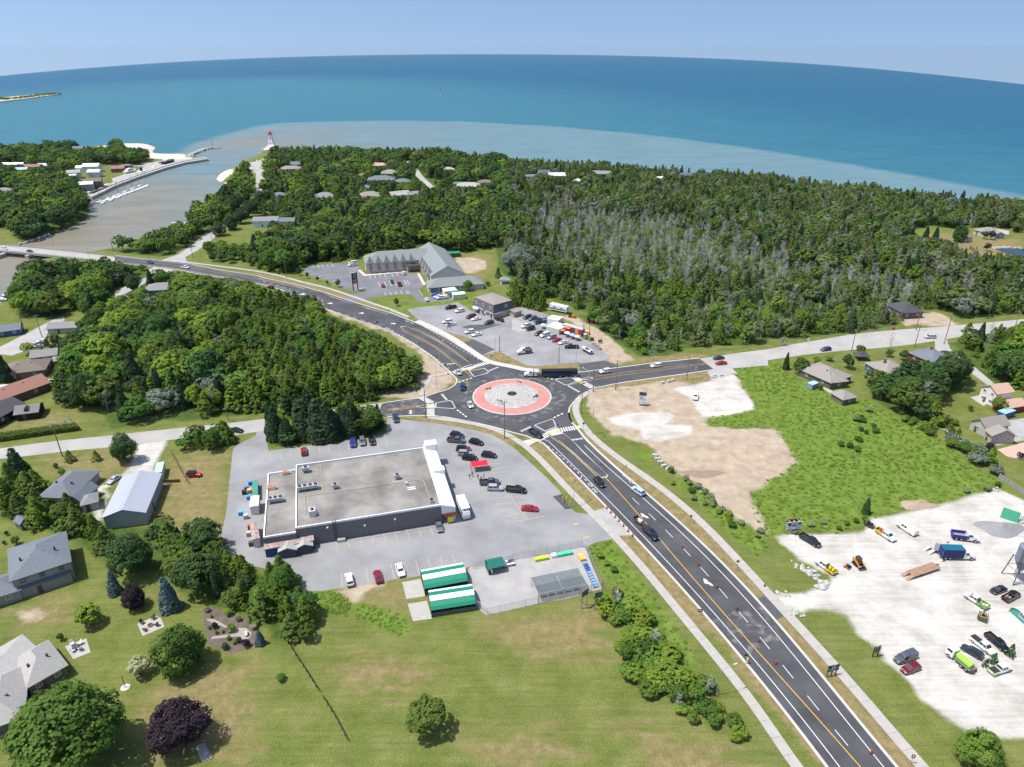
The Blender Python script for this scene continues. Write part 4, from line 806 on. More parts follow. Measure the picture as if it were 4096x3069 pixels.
def gable_mesh(w_,d,h,rise,ov=.45,axis='x',th=.18):
 x0,x1,y0,y1=-ov,w_+ov,-ov,d+ov;b=MB()
 e=h-ov*(rise/((d if axis=='x' else w_)/2))
 if axis=='x':
  ym=d/2;T=[(x0,y0,e),(x1,y0,e),(x1,ym,h+rise),(x0,ym,h+rise),(x1,y1,e),(x0,y1,e)];F=[(0,1,2,3),(3,2,4,5)];rim=[0,1,2,4,5,3]
 else:
  xm=w_/2;T=[(x0,y0,e),(x0,y1,e),(xm,y1,h+rise),(xm,y0,h+rise),(x1,y1,e),(x1,y0,e)];F=[(3,2,1,0),(5,4,2,3)];rim=[0,3,5,4,2,1]
 n=len(T);vs=T+[(x,y,z-th)for x,y,z in T];fs=F+[tuple(n+i for i in reversed(f))for f in F]
 for i in range(len(rim)):a,c=rim[i],rim[(i+1)%len(rim)];fs.append((a,a+n,c+n,c))
 return b.add(vs,fs).mesh('roof')
def hip_mesh(w_,d,h,rise,ov=.45,th=.18):
 x0,x1,y0,y1=-ov,w_+ov,-ov,d+ov;W_,D=x1-x0,y1-y0;m_=min(W_,D)/2;e=h-ov*rise/m_*.9;top=h+rise
 if W_>=D:r1,r2=(x0+m_,(y0+y1)/2,top),(x1-m_,(y0+y1)/2,top)
 else:r1,r2=((x0+x1)/2,y0+m_,top),((x0+x1)/2,y1-m_,top)
 vs=[(x0,y0,e),(x1,y0,e),(x1,y1,e),(x0,y1,e),r1,r2]
 fs=[(0,1,5,4),(1,2,5),(2,3,4,5),(3,0,4)]if W_>=D else[(0,1,4),(1,2,5,4),(2,3,5),(3,0,4,5)]
 vs+=[(x,y,z-th)for x,y,z in vs[:4]];fs+=[(0,6,7,1),(1,7,8,2),(2,8,9,3),(3,9,6,0),(9,8,7,6)]
 return _A(vs,fs).mesh('roof')
def wlm(w_,d,h,gable=None,rise=0.):
 b=MB()
 if gable=='x': # ridge along x, gables at the x ends
  v=[(0,0,-.3),(w_,0,-.3),(w_,d,-.3),(0,d,-.3),(0,0,h),(w_,0,h),(w_,d,h),(0,d,h),(0,d/2,h+rise-.1),(w_,d/2,h+rise-.1)]
  return b.add(v,[(0,1,5,4),(2,3,7,6),(1,2,6,9,5),(3,0,4,8,7)]).mesh('wall')
 if gable=='y':
  v=[(0,0,-.3),(w_,0,-.3),(w_,d,-.3),(0,d,-.3),(0,0,h),(w_,0,h),(w_,d,h),(0,d,h),(w_/2,0,h+rise-.1),(w_/2,d,h+rise-.1)]
  return b.add(v,[(0,1,5,8,4),(2,3,7,9,6),(1,2,6,5),(3,0,4,7)]).mesh('wall')
 return b.add([(0,0,-.3),(w_,0,-.3),(w_,d,-.3),(0,d,-.3),(0,0,h),(w_,0,h),(w_,d,h),(0,d,h)],[(0,1,5,4),(1,2,6,5),(2,3,7,6),(3,0,4,7),(4,5,6,7)]).mesh('wall')
_wm={}
def window(parent,x,y,z,wd,ht,side,m='pane',fm='white_paint',name='window'):
 key=(round(wd,2),round(ht,2))
 if key not in _wm:
  f=.09;b=MB();b.box(-wd/2,wd/2,-.07,.02,-ht/2,-ht/2+f).box(-wd/2,wd/2,-.07,.02,ht/2-f,ht/2).box(-wd/2,-wd/2+f,-.07,.02,-ht/2+f,ht/2-f).box(wd/2-f,wd/2,-.07,.02,-ht/2+f,ht/2-f).box(-.03,.03,-.055,.02,-ht/2+f,ht/2-f)
  p=_B(-wd/2+f,wd/2-f,-.02,.0,-ht/2+f,ht/2-f);_wm[key]=(b.mesh('window'),p.mesh('pane'))
 fr=obj(name,_wm[key][0],M[fm],parent,(x,y,z),(0,PI/2,PI,-PI/2)[side],True);obj('pane',_wm[key][1],M[m],fr,lo=True);return fr
def put_windows(root,w_,d,h,wins,storeys=1,wd=1.1,ht=1.1,fm='white_paint',z0=None):
 for side,n_ in enumerate(wins):
  L=w_ if side in(0,2)else d
  for s in range(storeys):
   z=(z0 or h/storeys*.56)+s*h/storeys
   for i in range(n_):
    t=(i+.5)/n_*L;x,y=((t,-.01),(w_+.01,t),(t,d+.01),(-.01,t))[side];window(root,x,y,z,wd,ht,side,fm=fm)
def house(label,t,A,B,Cc,h,wall,roof,kind='hip',rise=None,wins=(2,2,2,2),storeys=1,ov=.45,name='house',cat='house',axis=None,door=0,chimney=None,extra=None,rfix=None,dmax=None,group=None,rz=None,vents=0,fm='white_paint'):
 pt=lambda q_:g(q_[0],q_[1],q_[2],h)if isinstance(q_[0],str)else g(t,q_[0],q_[1],h)
 o_,ang,w_,d=frame3(pt(A),pt(B),pt(Cc))
 if dmax:d=dmax
 return house_at(label,o_,ang,w_,d,h,wall,roof,kind,rise,wins,storeys,ov,name,cat,axis,door,chimney,group,vents,fm)
def house_at(label,o_,ang,w_,d,h,wall,roof,kind='hip',rise=None,wins=(2,2,2,2),storeys=1,ov=.45,name='house',cat='house',axis=None,door=0,chimney=None,group=None,vents=0,fm='white_paint'):
 root=thing(name,label,cat,(o_.x,o_.y,gz(o_)),ang,group);ax=axis or('x' if w_>=d else 'y');rise=rise if rise is not None else min(w_,d)*.22
 wm_=M[wall]if isinstance(wall,str)else pnt(wall,.8);obj('wall',wlm(w_,d,h,ax if kind=='gable' else None,rise),wm_,root)
 rf=obj('roof',gable_mesh(w_,d,h,rise,ov,ax)if kind=='gable' else hip_mesh(w_,d,h,rise,ov),M[roof]if isinstance(roof,str)else pnt(roof,.85),root)
 put_windows(root,w_,d,h,wins,storeys,fm=fm)
 if door is not None:
  L=w_ if door in(0,2)else d;t_=L*.37;x,y=((t_,-.03),(w_+.03,t_),(t_,d+.03),(-.03,t_))[door]
  dr=obj('door',_B(-.48,.48,-.04,.03,0,2.05),pnt((92,70,58)),root,(x,y,.02),(0,PI/2,PI,-PI/2)[door]);obj('handle',_B(.34,.40,-.09,-.04,.95,1.1),M['steel'],dr)
 if chimney:
  obj('chimney',_B(-.35,.35,-.35,.35,h-.2,h+rise+.9).box(-.4,.4,-.4,.4,h+rise+.9,h+rise+1.02),pnt((150,95,80)),rf,(w_*chimney[0],d*chimney[1],0))
 for i in range(vents):obj('roof_vent',_B(-.2,.2,-.2,.2,h+rise*.45,h+rise*.8),M['steel_dark'],rf,(w_*(i+1)/(vents+1),d*.36,0))
 c=o_+V3((cos(ang)*w_/2-sin(ang)*d/2,sin(ang)*w_/2+cos(ang)*d/2,0));TAKEN.append((c.x,c.y,math.hypot(w_,d)*.5+1.0));VIS.append((c.x,c.y,max(w_,d)*.38,h*(1.0 if c.y>420 else .6)))
 return root
def house_c(label,t,x,y,w_,d,h,ang,wall,roof,kind='hip',**kw):
 c=g(t,x,y,h);a=R(ang);o_=c-V3((cos(a)*w_/2-sin(a)*d/2,sin(a)*w_/2+cos(a)*d/2,0));o_.z=0
 return house_at(label,o_,a,w_,d,h,wall,roof,kind,**kw)
 # ---- near left houses
house('two storey house with grey hip roof, shadow falling on the lawn','C0',(95,905),(597,740),(530,498),5.6,(150,150,146),'roof_slate',wins=(3,1,2,2),storeys=2,vents=4,fm='steel_dark')
house('low grey wing joined to the two storey house','C0',(-260,1120),(165,985),(130,830),3.0,(150,148,142),'roof_slate',wins=(2,0,0,0),name='house_wing',door=None)
hp=house('narrow porch roof along the front of the two storey house','C0',(160,985),(605,842),(600,815),2.9,(140,140,138),'roof_navy',kind='gable',rise=.3,wins=(0,0,0,0),name='porch',cat='porch',door=0,axis='x',ov=.2)
house('wide bungalow with pale grey hip roof at the lower left','D0',(235,740),(560,555),(490,305),3.0,(118,105,98),'roof_light',wins=(2,2,2,0),rise=2.4,vents=3,fm='white_paint')
house('gabled wing of the pale roofed bungalow','D0',(-150,800),(370,480),(300,240),3.0,(120,108,100),'roof_light',wins=(0,1,0,0),kind='hip',rise=1.8,name='house_wing',door=None)
house('front block of the pale roofed bungalow at the frame edge','D0',(-200,1135),(185,1000),(100,600),3.0,(118,105,98),'roof_light',rise=2.3,wins=(2,1,0,0),name='house_wing',door=None,vents=2)
house('small shed with grey blue roof on the back lawn','C0',(118,395),(172,425),(215,360),2.2,(105,112,108),'roof_slate',kind='gable',rise=1.0,wins=(0,0,0,0),name='shed',cat='shed',ov=.2,door=None)
house('grey roofed bungalow behind the spruce on the left','C0',(340,180),(600,190),(640,20),3.0,(165,165,160),'roof_slate',rise=2.2,wins=(1,1,1,1),vents=3,dmax=13)
house('carport gable of the grey roofed bungalow','C0',(590,205),(690,215),(810,95),2.8,(160,160,155),'roof_slate',kind='gable',rise=1.3,wins=(0,0,0,0),name='carport',cat='carport',axis='y',door=None)
house('little garage with grey roof beside the steel barn','C0',(700,260),(840,225),(760,165),2.5,(165,168,165),'roof_grey',rise=1.0,wins=(0,1,0,0),name='garage',cat='garage',ov=.3)
bn=house('long steel barn with shining ribbed roof','C0',(888,362),(1248,318),(1330,-5),4.0,(150,156,160),'metal_roof',kind='gable',rise=1.7,wins=(0,1,0,0),name='steel_barn',cat='barn',axis='y',ov=.35,door=1)
bw,bd=(bn.children[1].data.vertices[4].co.x-bn.children[1].data.vertices[0].co.x)-.7,max(v.co.y for v in bn.children[1].data.vertices)-.35
for i in range(15):
 y=bd*(i+.5)/15
 for s in(0,1):
  x0,x1=(-.3,bw/2)if s==0 else(bw/2,bw+.3);z0,z1=(4.0-.25,5.7)if s==0 else(5.7,3.75)
  obj('rib',_A([(x0,y-.04,z0+.02),(x1,y-.04,z1+.02),(x1,y+.04,z1+.02),(x0,y+.04,z0+.02),(x0,y-.04,z0+.07),(x1,y-.04,z1+.07),(x1,y+.04,z1+.07),(x0,y+.04,z0+.07)],[(4,5,6,7),(0,1,5,4),(2,3,7,6),(1,2,6,5),(3,0,4,7)]),M['metal_roof'],bn.children[1])
def boxhut(label,t,A,B,Cc,h,wall,roof,name,cat,top=None,doors=0,group=None,ribs=0):
 o_,ang,w_,d=frame3(*(g(t,q_[0],q_[1],h)for q_ in(A,B,Cc)));root=thing(name,label,cat,(o_.x,o_.y,gz(o_)),ang,group)
 obj('body',_B(0,w_,0,d,.12,h-.05),pnt(wall,.7),root);obj('roof',_B(-.06,w_+.06,-.06,d+.06,h-.05,h+.05),pnt(roof,.6),root)
 for i in range(ribs):
  x=w_*(i+.5)/ribs;obj('rib',_B(x-.06,x+.06,-.05,0,.2,h-.1),pnt(wall,.7),root)
 for i in range(doors):obj('door',_B(w_*(.2+.4*i),w_*(.2+.4*i)+.9,-.04,.01,.15,2.0),pnt((120,120,118)),root)
 obj('skid',_B(.1,w_-.1,.2,d-.2,0,.12),'steel_dark',root)
 TAKEN.append((o_.x,o_.y,3));return root
boxhut('white portable cabin with pale blue roof beside the driveway','B0',(1330,1495),(1395,1485),(1390,1400),2.6,(196,194,186),(170,190,205),'portable_cabin','cabin',doors=1)
# ---- left village houses
for a in(('dark brown roofed house behind the cedars','B0',230,570,14,11,3.2,20,(120,105,95),'roof_brown','hip'),('long house with red brown roof at the left edge','B0',110,770,20,10,3.2,58,(110,85,75),'roof_red','gable'),('black boarded house at the left frame edge','B0',-20,950,12,9,3.4,78,(40,36,36),'roof_dark','gable'),
('small blue cottage by the left street','B0',75,240,9,7,2.8,25,(70,95,140),'roof_slate','gable'),('pale roofed bungalow hidden among trees by the street','B0',560,215,12,7,2.8,8,(170,170,165),'roof_grey','gable'),
('white garage with grey roof behind the parked cars','B0',390,455,9,7,2.6,20,(210,208,200),'roof_grey','gable'),('small shed with tan roof behind the dark houses','B0',500,505,4.5,4,2.3,15,(120,100,85),'roof_taupe','hip'),
('grey blue house with slate roof south of the bridge road','A0',1400,1395,15,10,3.4,12,(120,150,160),'roof_grey','hip')):
 house_c(*a[:11],vents=2 if 'brown' in a[0]else 0)
o_=g('B0',225,935,3);bh=house('black garden house with dormer and tiled roof','B0',(125,985),(322,960),(318,890),2.8,(30,28,28),(120,118,114),kind='gable',rise=1.5,wins=(0,0,0,0),name='garden_house',cat='shed',axis='x',door=0)
obj('dormer',_A([(2.6,.4,3.2),(4.2,.4,3.2),(3.4,.4,4.5),(2.6,2.4,3.9),(4.2,2.4,3.9),(3.4,2.6,4.5)],[(0,1,2),(0,2,5,3),(1,4,5,2)]),M['roof_dark'],bh)
boxhut('flat white roof of a shed in the cedars','B0',(398,725),(508,712),(505,678),2.6,(120,110,100),(232,232,228),'shed','shed')
boxhut('flat pale roof at the left frame edge','B0',(-90,775),(40,770),(42,732),2.6,(120,110,100),(205,210,212),'shed','shed')
# little lighthouse among the trees, and the one on the pier
def lighthouse(label,p,h,r,roofc=(196,40,40)):
 o=thing('lighthouse',label,'lighthouse',(p.x,p.y,p.z));s=1.0
 obj('tower',_L([(r,0),(r*.62,h*.72)],4),'white_paint',o,rz=PI/4);obj('gallery',_L([(r*.62,h*.72),(r*.95,h*.735),(r*.95,h*.76)],4),pnt((190,50,50)),o,rz=PI/4)
 lr=obj('lantern_room',_L([(r*.48,h*.76),(r*.48,h*.9)],8),'white_paint',o);obj('pane',_L([(r*.50,h*.79),(r*.50,h*.87)],8),M['pane'],lr)
 obj('roof',_L([(r*.62,h*.9),(.08,h*1.02)],8),pnt(roofc),o);obj('door',_B(-.45,.45,-r*.72,-r*.62,0,2.1),pnt((190,50,50)),o)
 window(o,0,-r*.56,h*.42,.8,1.1,0);return o
lighthouse('little red topped lighthouse shaped cottage among the trees',g('A0',742,1470,0),7.5,2.6);TAKEN.append((g('A0',742,1470).x,g('A0',742,1470).y,6))
# ---- store
SH=6.0
so,sang,sw_,sd_=frame3(g('C1',340,455,SH),g('C1',1600,255,SH),g('B1',1410,1278,SH))
st=thing('grocery_store','large flat roofed grocery store with white parapet beside the roundabout','store',(so.x,so.y,0),sang)
mat('block_wall',(.165,.16,.158),.9,noise=.10,nscale=1.2,bump=.3);mat('roof_gravel',(.232,.220,.20),.95,noise=.45,nscale=.13,bump=.3,bscale=12,detail=9)
lw=(g('C1',52,468,5.2)-g('C1',330,427,5.2)).length
obj('wall',_B(0,sw_,0,sd_,-.2,SH-.55),'block_wall',st);obj('roof',_B(.15,sw_-.15,.15,sd_-.15,SH-.55,SH-.4),'roof_gravel',st)
for nm,bx in(('parapet',(-.02,sw_,-.02,.28,SH-.55,SH)),('parapet',(-.02,sw_,sd_-.28,sd_+.02,SH-.55,SH+.1)),('parapet',(-.02,.28,.28,sd_-.28,SH-.55,SH)),('parapet',(sw_-.28,sw_,.28,sd_-.28,SH-.55,SH))):obj(nm,_B(*bx).mesh(nm),'white_paint',st)
obj('side_wall',_B(-lw,-.01,-.6,sd_-.8,-.2,4.6),'block_wall',st);obj('side_roof',_B(-lw+.15,-.15,-.45,sd_-.95,4.6,4.72),'roof_gravel',st)
for bx in((-lw-.02,-.012,-.62,-.32,4.6,5.1),(-lw-.02,-.012,sd_-1.1,sd_-.78,4.6,5.1),(-lw-.02,-lw+.28,-.32,sd_-1.1,4.6,5.1)):obj('parapet',_B(*bx),'white_paint',st)
cw=3.6;obj('canopy',_A([(sw_+.01,-.6,3.3),(sw_+cw,-.6,3.3),(sw_+cw,sd_+1.4,3.3),(sw_+.01,sd_+1.4,3.3),(sw_+.01,-.6,6.2),(sw_+cw,-.6,5.0),(sw_+cw,sd_+1.4,5.0),(sw_+.01,sd_+1.4,6.2)],[(3,2,1,0),(4,5,6,7),(0,1,5,4),(1,2,6,5),(2,3,7,6),(3,0,4,7)]),'white_paint',st)
obj('canopy_tower',_B(sw_+.3,sw_+cw+.3,sd_-1.2,sd_+1.8,3.2,7.2),'metal_white',st);obj('canopy_tower',_B(sw_+.5,sw_+cw+.2,sd_*.52,sd_*.60,3.25,6.4),'metal_white',st)
obj('fascia',_B(sw_+.4,sw_+cw+.15,-.75,-.62,2.5,3.4),pnt((176,92,40)),st)
for i in range(6):obj('column',_B(sw_+cw-.4,sw_+cw-.1,sd_*i/5.+.1,sd_*i/5.+.4,0,3.3),'metal_white',st)
for i in range(4):window(st,sw_+.02,sd_*(i+.6)/4.4,1.5,3.6,2.2,1,'glass')
obj('poster',_B(sw_+1.3,sw_+2.9,-.80,-.74,.5,2.2),pnt((228,214,60)),st)
for i in range(9):obj('wheel_stop',_B(sw_*.30+i*sw_*.072,sw_*.30+i*sw_*.072+1.9,-1.25,-1.05,.0,.14),'concrete',st)
ld_=obj('ladder',_B(sw_*.245,sw_*.25,-.16,-.02,.6,SH+.6).box(sw_*.262,sw_*.267,-.16,-.02,.6,SH+.6),'steel_dark',st)
for i in range(11):obj('rung',_B(sw_*.25,sw_*.262,-.12,-.08,.9+i*.5,.95+i*.5),M['steel_dark'],ld_)
for(x,z)in((.66,3.6),(.45,3.2),(.20,4.4)):obj('wall_lamp',_B(sw_*x,sw_*x+.45,-.35,-.02,z,z+.35),'white_paint',st)
def run_(label,t,x,y,w_,d,h,zb=SH-.4,fans=0,legs=True,col=(178,182,186),name='rooftop_unit',hood=False,rust=False):
 p=g(t,x,y,zb);o=thing(name,label,'rooftop unit',(p.x,p.y,zb+.005),sang);b0=.8 if legs else .12
 obj('cabinet',_B(-w_/2,w_/2,-d/2,d/2,b0,b0+h),pnt(col,.5,.1,.3),o)
 if legs:
  for i in range(max(2,fans)):
   for s in(-1,1):obj('leg',_B(-w_/2+.05+(w_-.2)*i/(max(2,fans)-1),-w_/2+.15+(w_-.2)*i/(max(2,fans)-1),s*(d/2-.1)-.05,s*(d/2-.1)+.05,0,b0),'steel',o)
 else:obj('curb',_B(-w_/2+.1,w_/2-.1,-d/2+.1,d/2-.1,0,.12),'steel',o)
 for i in range(fans):
  cx_=-w_/2+w_*(i+.5)/fans;f=obj('fan',_L([(.42,0),(.45,.22),(.38,.24)],14),'black',o,(cx_,0,b0+h));obj('hub',_L([(.14,.2),(.1,.3)],8),M['steel'],f)
 if hood:obj('hood',_A([(w_/2,-d/3,b0+.1),(w_/2+.6,-d/3,b0+.1),(w_/2,d/3,b0+.1),(w_/2+.6,d/3,b0+.1),(w_/2,-d/3,b0+h*.8),(w_/2,d/3,b0+h*.8)],[(0,1,4),(2,5,3),(1,3,5,4),(0,2,3,1)]),pnt(col,.5),o)
 if rust:obj('rust_panel',_B(-w_/2+.1,w_/2-.1,-d/2+.1,d/2-.1,b0+h,b0+h+.02),pnt((190,120,80),.9,.4),o)
 return o
run_('four fan condenser rack on the store roof','C1',450,130,5.6,1.5,.8,fans=4);run_('three fan condenser rack on the lower store roof','C1',172,235,3.9,1.5,.8,zb=4.72,fans=3)
run_('square vented unit at the back left of the store roof','B1',432,1485,1.9,1.4,.9,fans=1);run_('white cabinet unit with two small fans near the front parapet','C1',490,345,1.6,1.8,1.6,legs=False,fans=1,hood=True,col=(205,205,205));run_('square unit near the middle of the store roof','C1',685,118,1.4,1.2,.7,fans=1)
run_('square unit right of the middle of the store roof','C1',1220,35,1.5,1.2,.7,fans=1);run_('small white vent cap on the right of the store roof','C1',1298,85,.6,.6,.7,legs=False,col=(215,215,212));run_('round ended duct unit near the front right parapet','C1',1515,240,.8,.8,.9,legs=False,fans=1,col=(210,208,200))
run_('rust stained unit at the back of the lower store roof','B1',258,1500,1.8,1.3,.8,zb=4.72,legs=False,rust=True,hood=True,col=(215,205,195));run_('rust stained double unit on the lower store roof','C1',135,120,2.2,1.6,.9,zb=4.72,legs=False,rust=True,hood=True,col=(218,208,198))
def roof_pipe(label,spec):
 pts=gl(spec,SH-.25);o=thing('gas_pipe',label,'pipe',(pts[0].x,pts[0].y,SH-.4))
 for a,c in zip(pts,pts[1:]):obj('pipe_run',_T(a-pts[0],c-pts[0],.07,n=6),pnt((190,178,150)),o,(0,0,.15))
 for p in rsm(pts,3.5):obj('support',_B(-.15,.15,-.1,.1,0,.12),'wood_grey',o,(p.x-pts[0].x,p.y-pts[0].y,0))
roof_pipe('pale gas pipe running across the middle of the store roof','B1 553,1405 C1 585,160 1000,100 1440,35 1505,210');roof_pipe('pale gas pipe at the front left of the store roof','C1 432,340 420,182 590,160')
for i,(x,y)in enumerate(((1340,110),(1345,125))):p=g('C1',x,y,SH-.4);tag(obj('roof_board',_B(-1.1,1.1,-.2,.2,.004,.1),M['white_paint'],loc=(p.x,p.y,SH-.4),rz=sang),'white board lying on the store roof, %s of the pair'%('back','front')[i],'board')
# lean-tos and containers at the store's side
house('blue container under a rusty corrugated roof against the store','C1',(75,640),(495,560),(490,505),2.7,(38,74,128),mat('rust_roof',(.44,.42,.40),.8,noise=.0,nscale=1.1,col2=(.27,.13,.08)).name,kind='gable',rise=.35,wins=(0,0,0,0),name='lean_to',cat='shed',axis='x',ov=.15,door=None)
house('double gabled open timber shelter in front of the blue container','C1',(195,660),(345,640),(330,585),2.3,(70,75,80),'roof_light',kind='gable',rise=.8,wins=(0,0,0,0),name='open_shelter',cat='shelter',axis='y',ov=.25,door=None)
house('second open timber shelter with grey gable by the store wall','C1',(350,630),(485,605),(470,555),2.3,(70,75,80),'roof_light',kind='gable',rise=.8,wins=(0,0,0,0),name='open_shelter',cat='shelter',axis='y',ov=.25,door=None)
house('white flat lean-to on the left side of the store','C0',(2155,275),(2225,265),(2215,180),2.8,(222,222,220),(236,236,234),kind='gable',rise=.15,wins=(0,0,0,0),name='lean_to',cat='shed',ov=.1,door=None)
house('lean-to with rusty patched roof at the store corner','C0',(2180,560),(2240,545),(2230,395),2.6,(205,205,200),'rust_roof',kind='gable',rise=.2,wins=(0,0,0,0),name='lean_to',cat='shed',ov=.1,door=None)
boxhut('dumpster with green lid at the back corner of the store','C0',(2180,180),(2225,172),(2222,45),1.9,(52,60,58),(70,140,118),'dumpster','dumpster')
for i,(x,y,c,lab)in enumerate(((2165,85,(60,120,180),'blue and red crates stacked behind the store'),(2130,130,(50,110,170),'blue crate behind the store'),(2155,155,(190,150,90),'wooden crate behind the store'),(2110,165,(40,42,44),'black cage trolley behind the store'),(2080,345,(70,150,210),'pale blue pallet stack on the lot'),(2125,375,(160,160,165),'silver pallet load beside the blue stack'),(2170,610,(70,60,58),'brown barrel stack at the lot edge'),(2150,525,(150,145,140),'white bins by the rusty lean-to'),(2162,465,(150,50,40),'red and black bins by the rusty lean-to'),(2150,210,(60,130,190),'blue pallet jack behind the store'))):
 p=g('C0',x,y);o=thing('crate_stack' if 'crate' in lab or 'stack' in lab else 'store_bin',lab,'crate',(p.x,p.y,.006),sang)
 for k in range(3):obj('crate',_B(-.55,.55,-.5,.5,.02+k*.42,.40+k*.42),pnt(tuple(min(255,int(v*(1+.12*k)))for v in c),.6),o)
 obj('pallet',_B(-.6,.6,-.55,.55,0,.02),'wood_grey',o)
 # ---- garden centre tents
def tent(label,FL,FR,BRt,eave=2.0,rise=1.3):
 o_,ang,w_,d=frame3(g('C1',*FL,eave),g('C1',*FR,eave),g('C1',*BRt,eave));o=thing('striped_tent',label,'tent',(o_.x,o_.y,.01),ang)
 prof=[(0,eave),(d*.10,eave+rise*.45),(d*.28,eave+rise*.85),(d*.5,eave+rise),(d*.75,eave+rise*.72),(d*.92,eave+rise*.35),(d,eave)]
 cols=[(24,128,100),(24,128,100),(236,238,236),(24,128,100),(240,240,240),(240,240,240)]
 for(a,c),col in zip(zip(prof,prof[1:]),cols):obj('cover_strip',MB().quad((0,a[0],a[1]),(w_,a[0],a[1]),(w_,c[0],c[1]),(0,c[0],c[1])),pnt(col,.5,.05),o)
 for x in(0,w_):obj('end_wall',_A([(x,0,.05),(x,d,.05)]+[(x,y,z)for y,z in prof[::-1]],[tuple(range(9))]),pnt((40,92,82),.7),o)
 n=9
 for y in(0,d):
  for i in range(n):obj('post',_B(w_*i/(n-1)-.04,w_*i/(n-1)+.04,y-.04,y+.04,0,eave),'steel_dark',o)
  obj('side_panel',_B(.1,w_-.1,y-.01,y+.01,.1,1.3),pnt((88,96,92),.6),o)
 return o
tent('striped green and white tent nearer the parking lot',(1455,985),(1828,915),(1780,757));tent('striped green and white tent nearer the lawn',(1512,1172),(1898,1112),(1858,942))
o_,ang,w_,d=frame3(g('C1',2010,810,2.1),g('C1',2145,780,2.1),g('C1',2110,705,2.1));o=thing('green_tent','small plain green gabled tent beside the soil bags','tent',(o_.x,o_.y,.012),ang)
obj('roof',gable_mesh(w_,d,2.1,1.0,.1,'x',.04),pnt((20,110,92),.5),o);obj('wall',_B(0,w_,d-.03,d,0,2.1).box(0,.03,0,d,0,2.1),pnt((26,96,84),.6),o)
for x in(.04,w_*.45,w_-.04):obj('post',_B(x-.04,x+.04,0,.08,0,2.1),'steel_dark',o)
# shade cage
cg=gl('C2 230,1105 650,1005 560,870 195,965');o_,ang,w_,d=frame3(g('C2',228,1030,2.6),g('C2',648,942,2.6),g('C2',558,808,2.6));o=thing('shade_cage','shade cloth cage with grey mesh roof in the garden centre','cage',(o_.x,o_.y,.012),ang)
mat('shade_net',(.06,.10,.11),.8,alpha=.55);mat('chain_link',(.42,.44,.45),.5,.3,alpha=.22)
obj('net_roof',MB().quad((0,0,2.6),(w_,0,2.6),(w_,d,2.6),(0,d,2.6)),'shade_net',o)
for x in(0,w_/2,w_):
 for y in(0,d):obj('post',_T((x,y,0),(x,y,2.65),.05,n=6),'galv',o)
 obj('rail',_T((x,0,2.62),(x,d,2.62),.05,n=6),'galv',o)
for y in(0,d):obj('rail',_T((0,y,2.63),(w_,y,2.63),.05,n=6),'galv',o);obj('mesh_side',MB().quad((0,y,.05),(w_,y,.05),(w_,y,2.55),(0,y,2.55)),'chain_link',o)
for i in range(5):p=V3((w_*(.15+.17*i),d*.3,0));obj('bench',_B(-.8,.8,-.35,.35,.35,.42),'steel',o,p)
def fence(label,spec,h=2.0,step=3.0,net='chain_link',post='galv',name='chain_link_fence',group=None):
 pts=gl(spec);o=thing(name,label,'fence',(pts[0].x,pts[0].y,gz(pts[0])),group=group)
 for a,c in zip(pts,pts[1:]):obj('mesh_panel',MB().quad(*[(v.x-pts[0].x,v.y-pts[0].y,z)for v,z in((a,.05),(c,.05),(c,h-.05),(a,h-.05))]),M[net],o);obj('top_rail',_T((a.x-pts[0].x,a.y-pts[0].y,h),(c.x-pts[0].x,c.y-pts[0].y,h),.03,n=5),M[post],o)
 pm=_T((0,0,0),(0,0,h+.1),.045,n=6).mesh('post')
 for p in rsm(pts,step):obj('post',pm,M[post],o,(p.x-pts[0].x,p.y-pts[0].y,0))
 return o
fence('chain link fence along the lot side of the garden centre','C1 1880,812 2209,745 C2 0,735 300,680 600,618');fence('chain link fence on the road side of the garden centre','C2 605,620 640,650 775,985');fence('chain link fence on the lawn side of the garden centre','C2 775,985 500,1050 230,1105 0,1160 C1 1998,1205 1900,1140')
def bags(label,t,x,y,cols,nx,ny,ang):
 p=g(t,x,y);o=thing('soil_bag_pallet',label,'soil bags',(p.x,p.y,.012),ang);bm_=_B(-.34,.34,-.28,.28,0,.2).mesh('bag');r_=random.Random(int(x))
 obj('pallet',_B(-nx*.36,nx*.36,-ny*.3,ny*.3,0,.12),'wood_grey',o)
 for k in range(3):
  for i in range(nx):
   for j in range(ny):obj('bag',bm_,pnt(r_.choice(cols),.5),o,((i-(nx-1)/2)*.7,(j-(ny-1)/2)*.58,.12+k*.21),r_.uniform(-.06,.06),True)
fa=atan2(*(lambda v:(v.y,v.x))(g('C2',600,618)-g('C2',0,735)))
bags('lime yellow bags of soil along the fence','C2',255,730,[(200,214,60),(190,205,70)],5,2,fa);bags('white bags of soil along the fence','C2',362,705,[(230,232,230),(214,220,222)],2,2,fa);bags('mint green bags of soil at the right of the row','C2',450,690,[(90,205,165),(80,190,150)],6,2,fa);bags('orange and yellow bags of soil at the fence corner','C2',600,722,[(232,180,90),(224,196,96)],2,4,fa);bags('mixed purple and green bags beside the green tent','C1',2180,775,[(70,60,84),(90,140,90),(214,210,214)],4,3,fa)
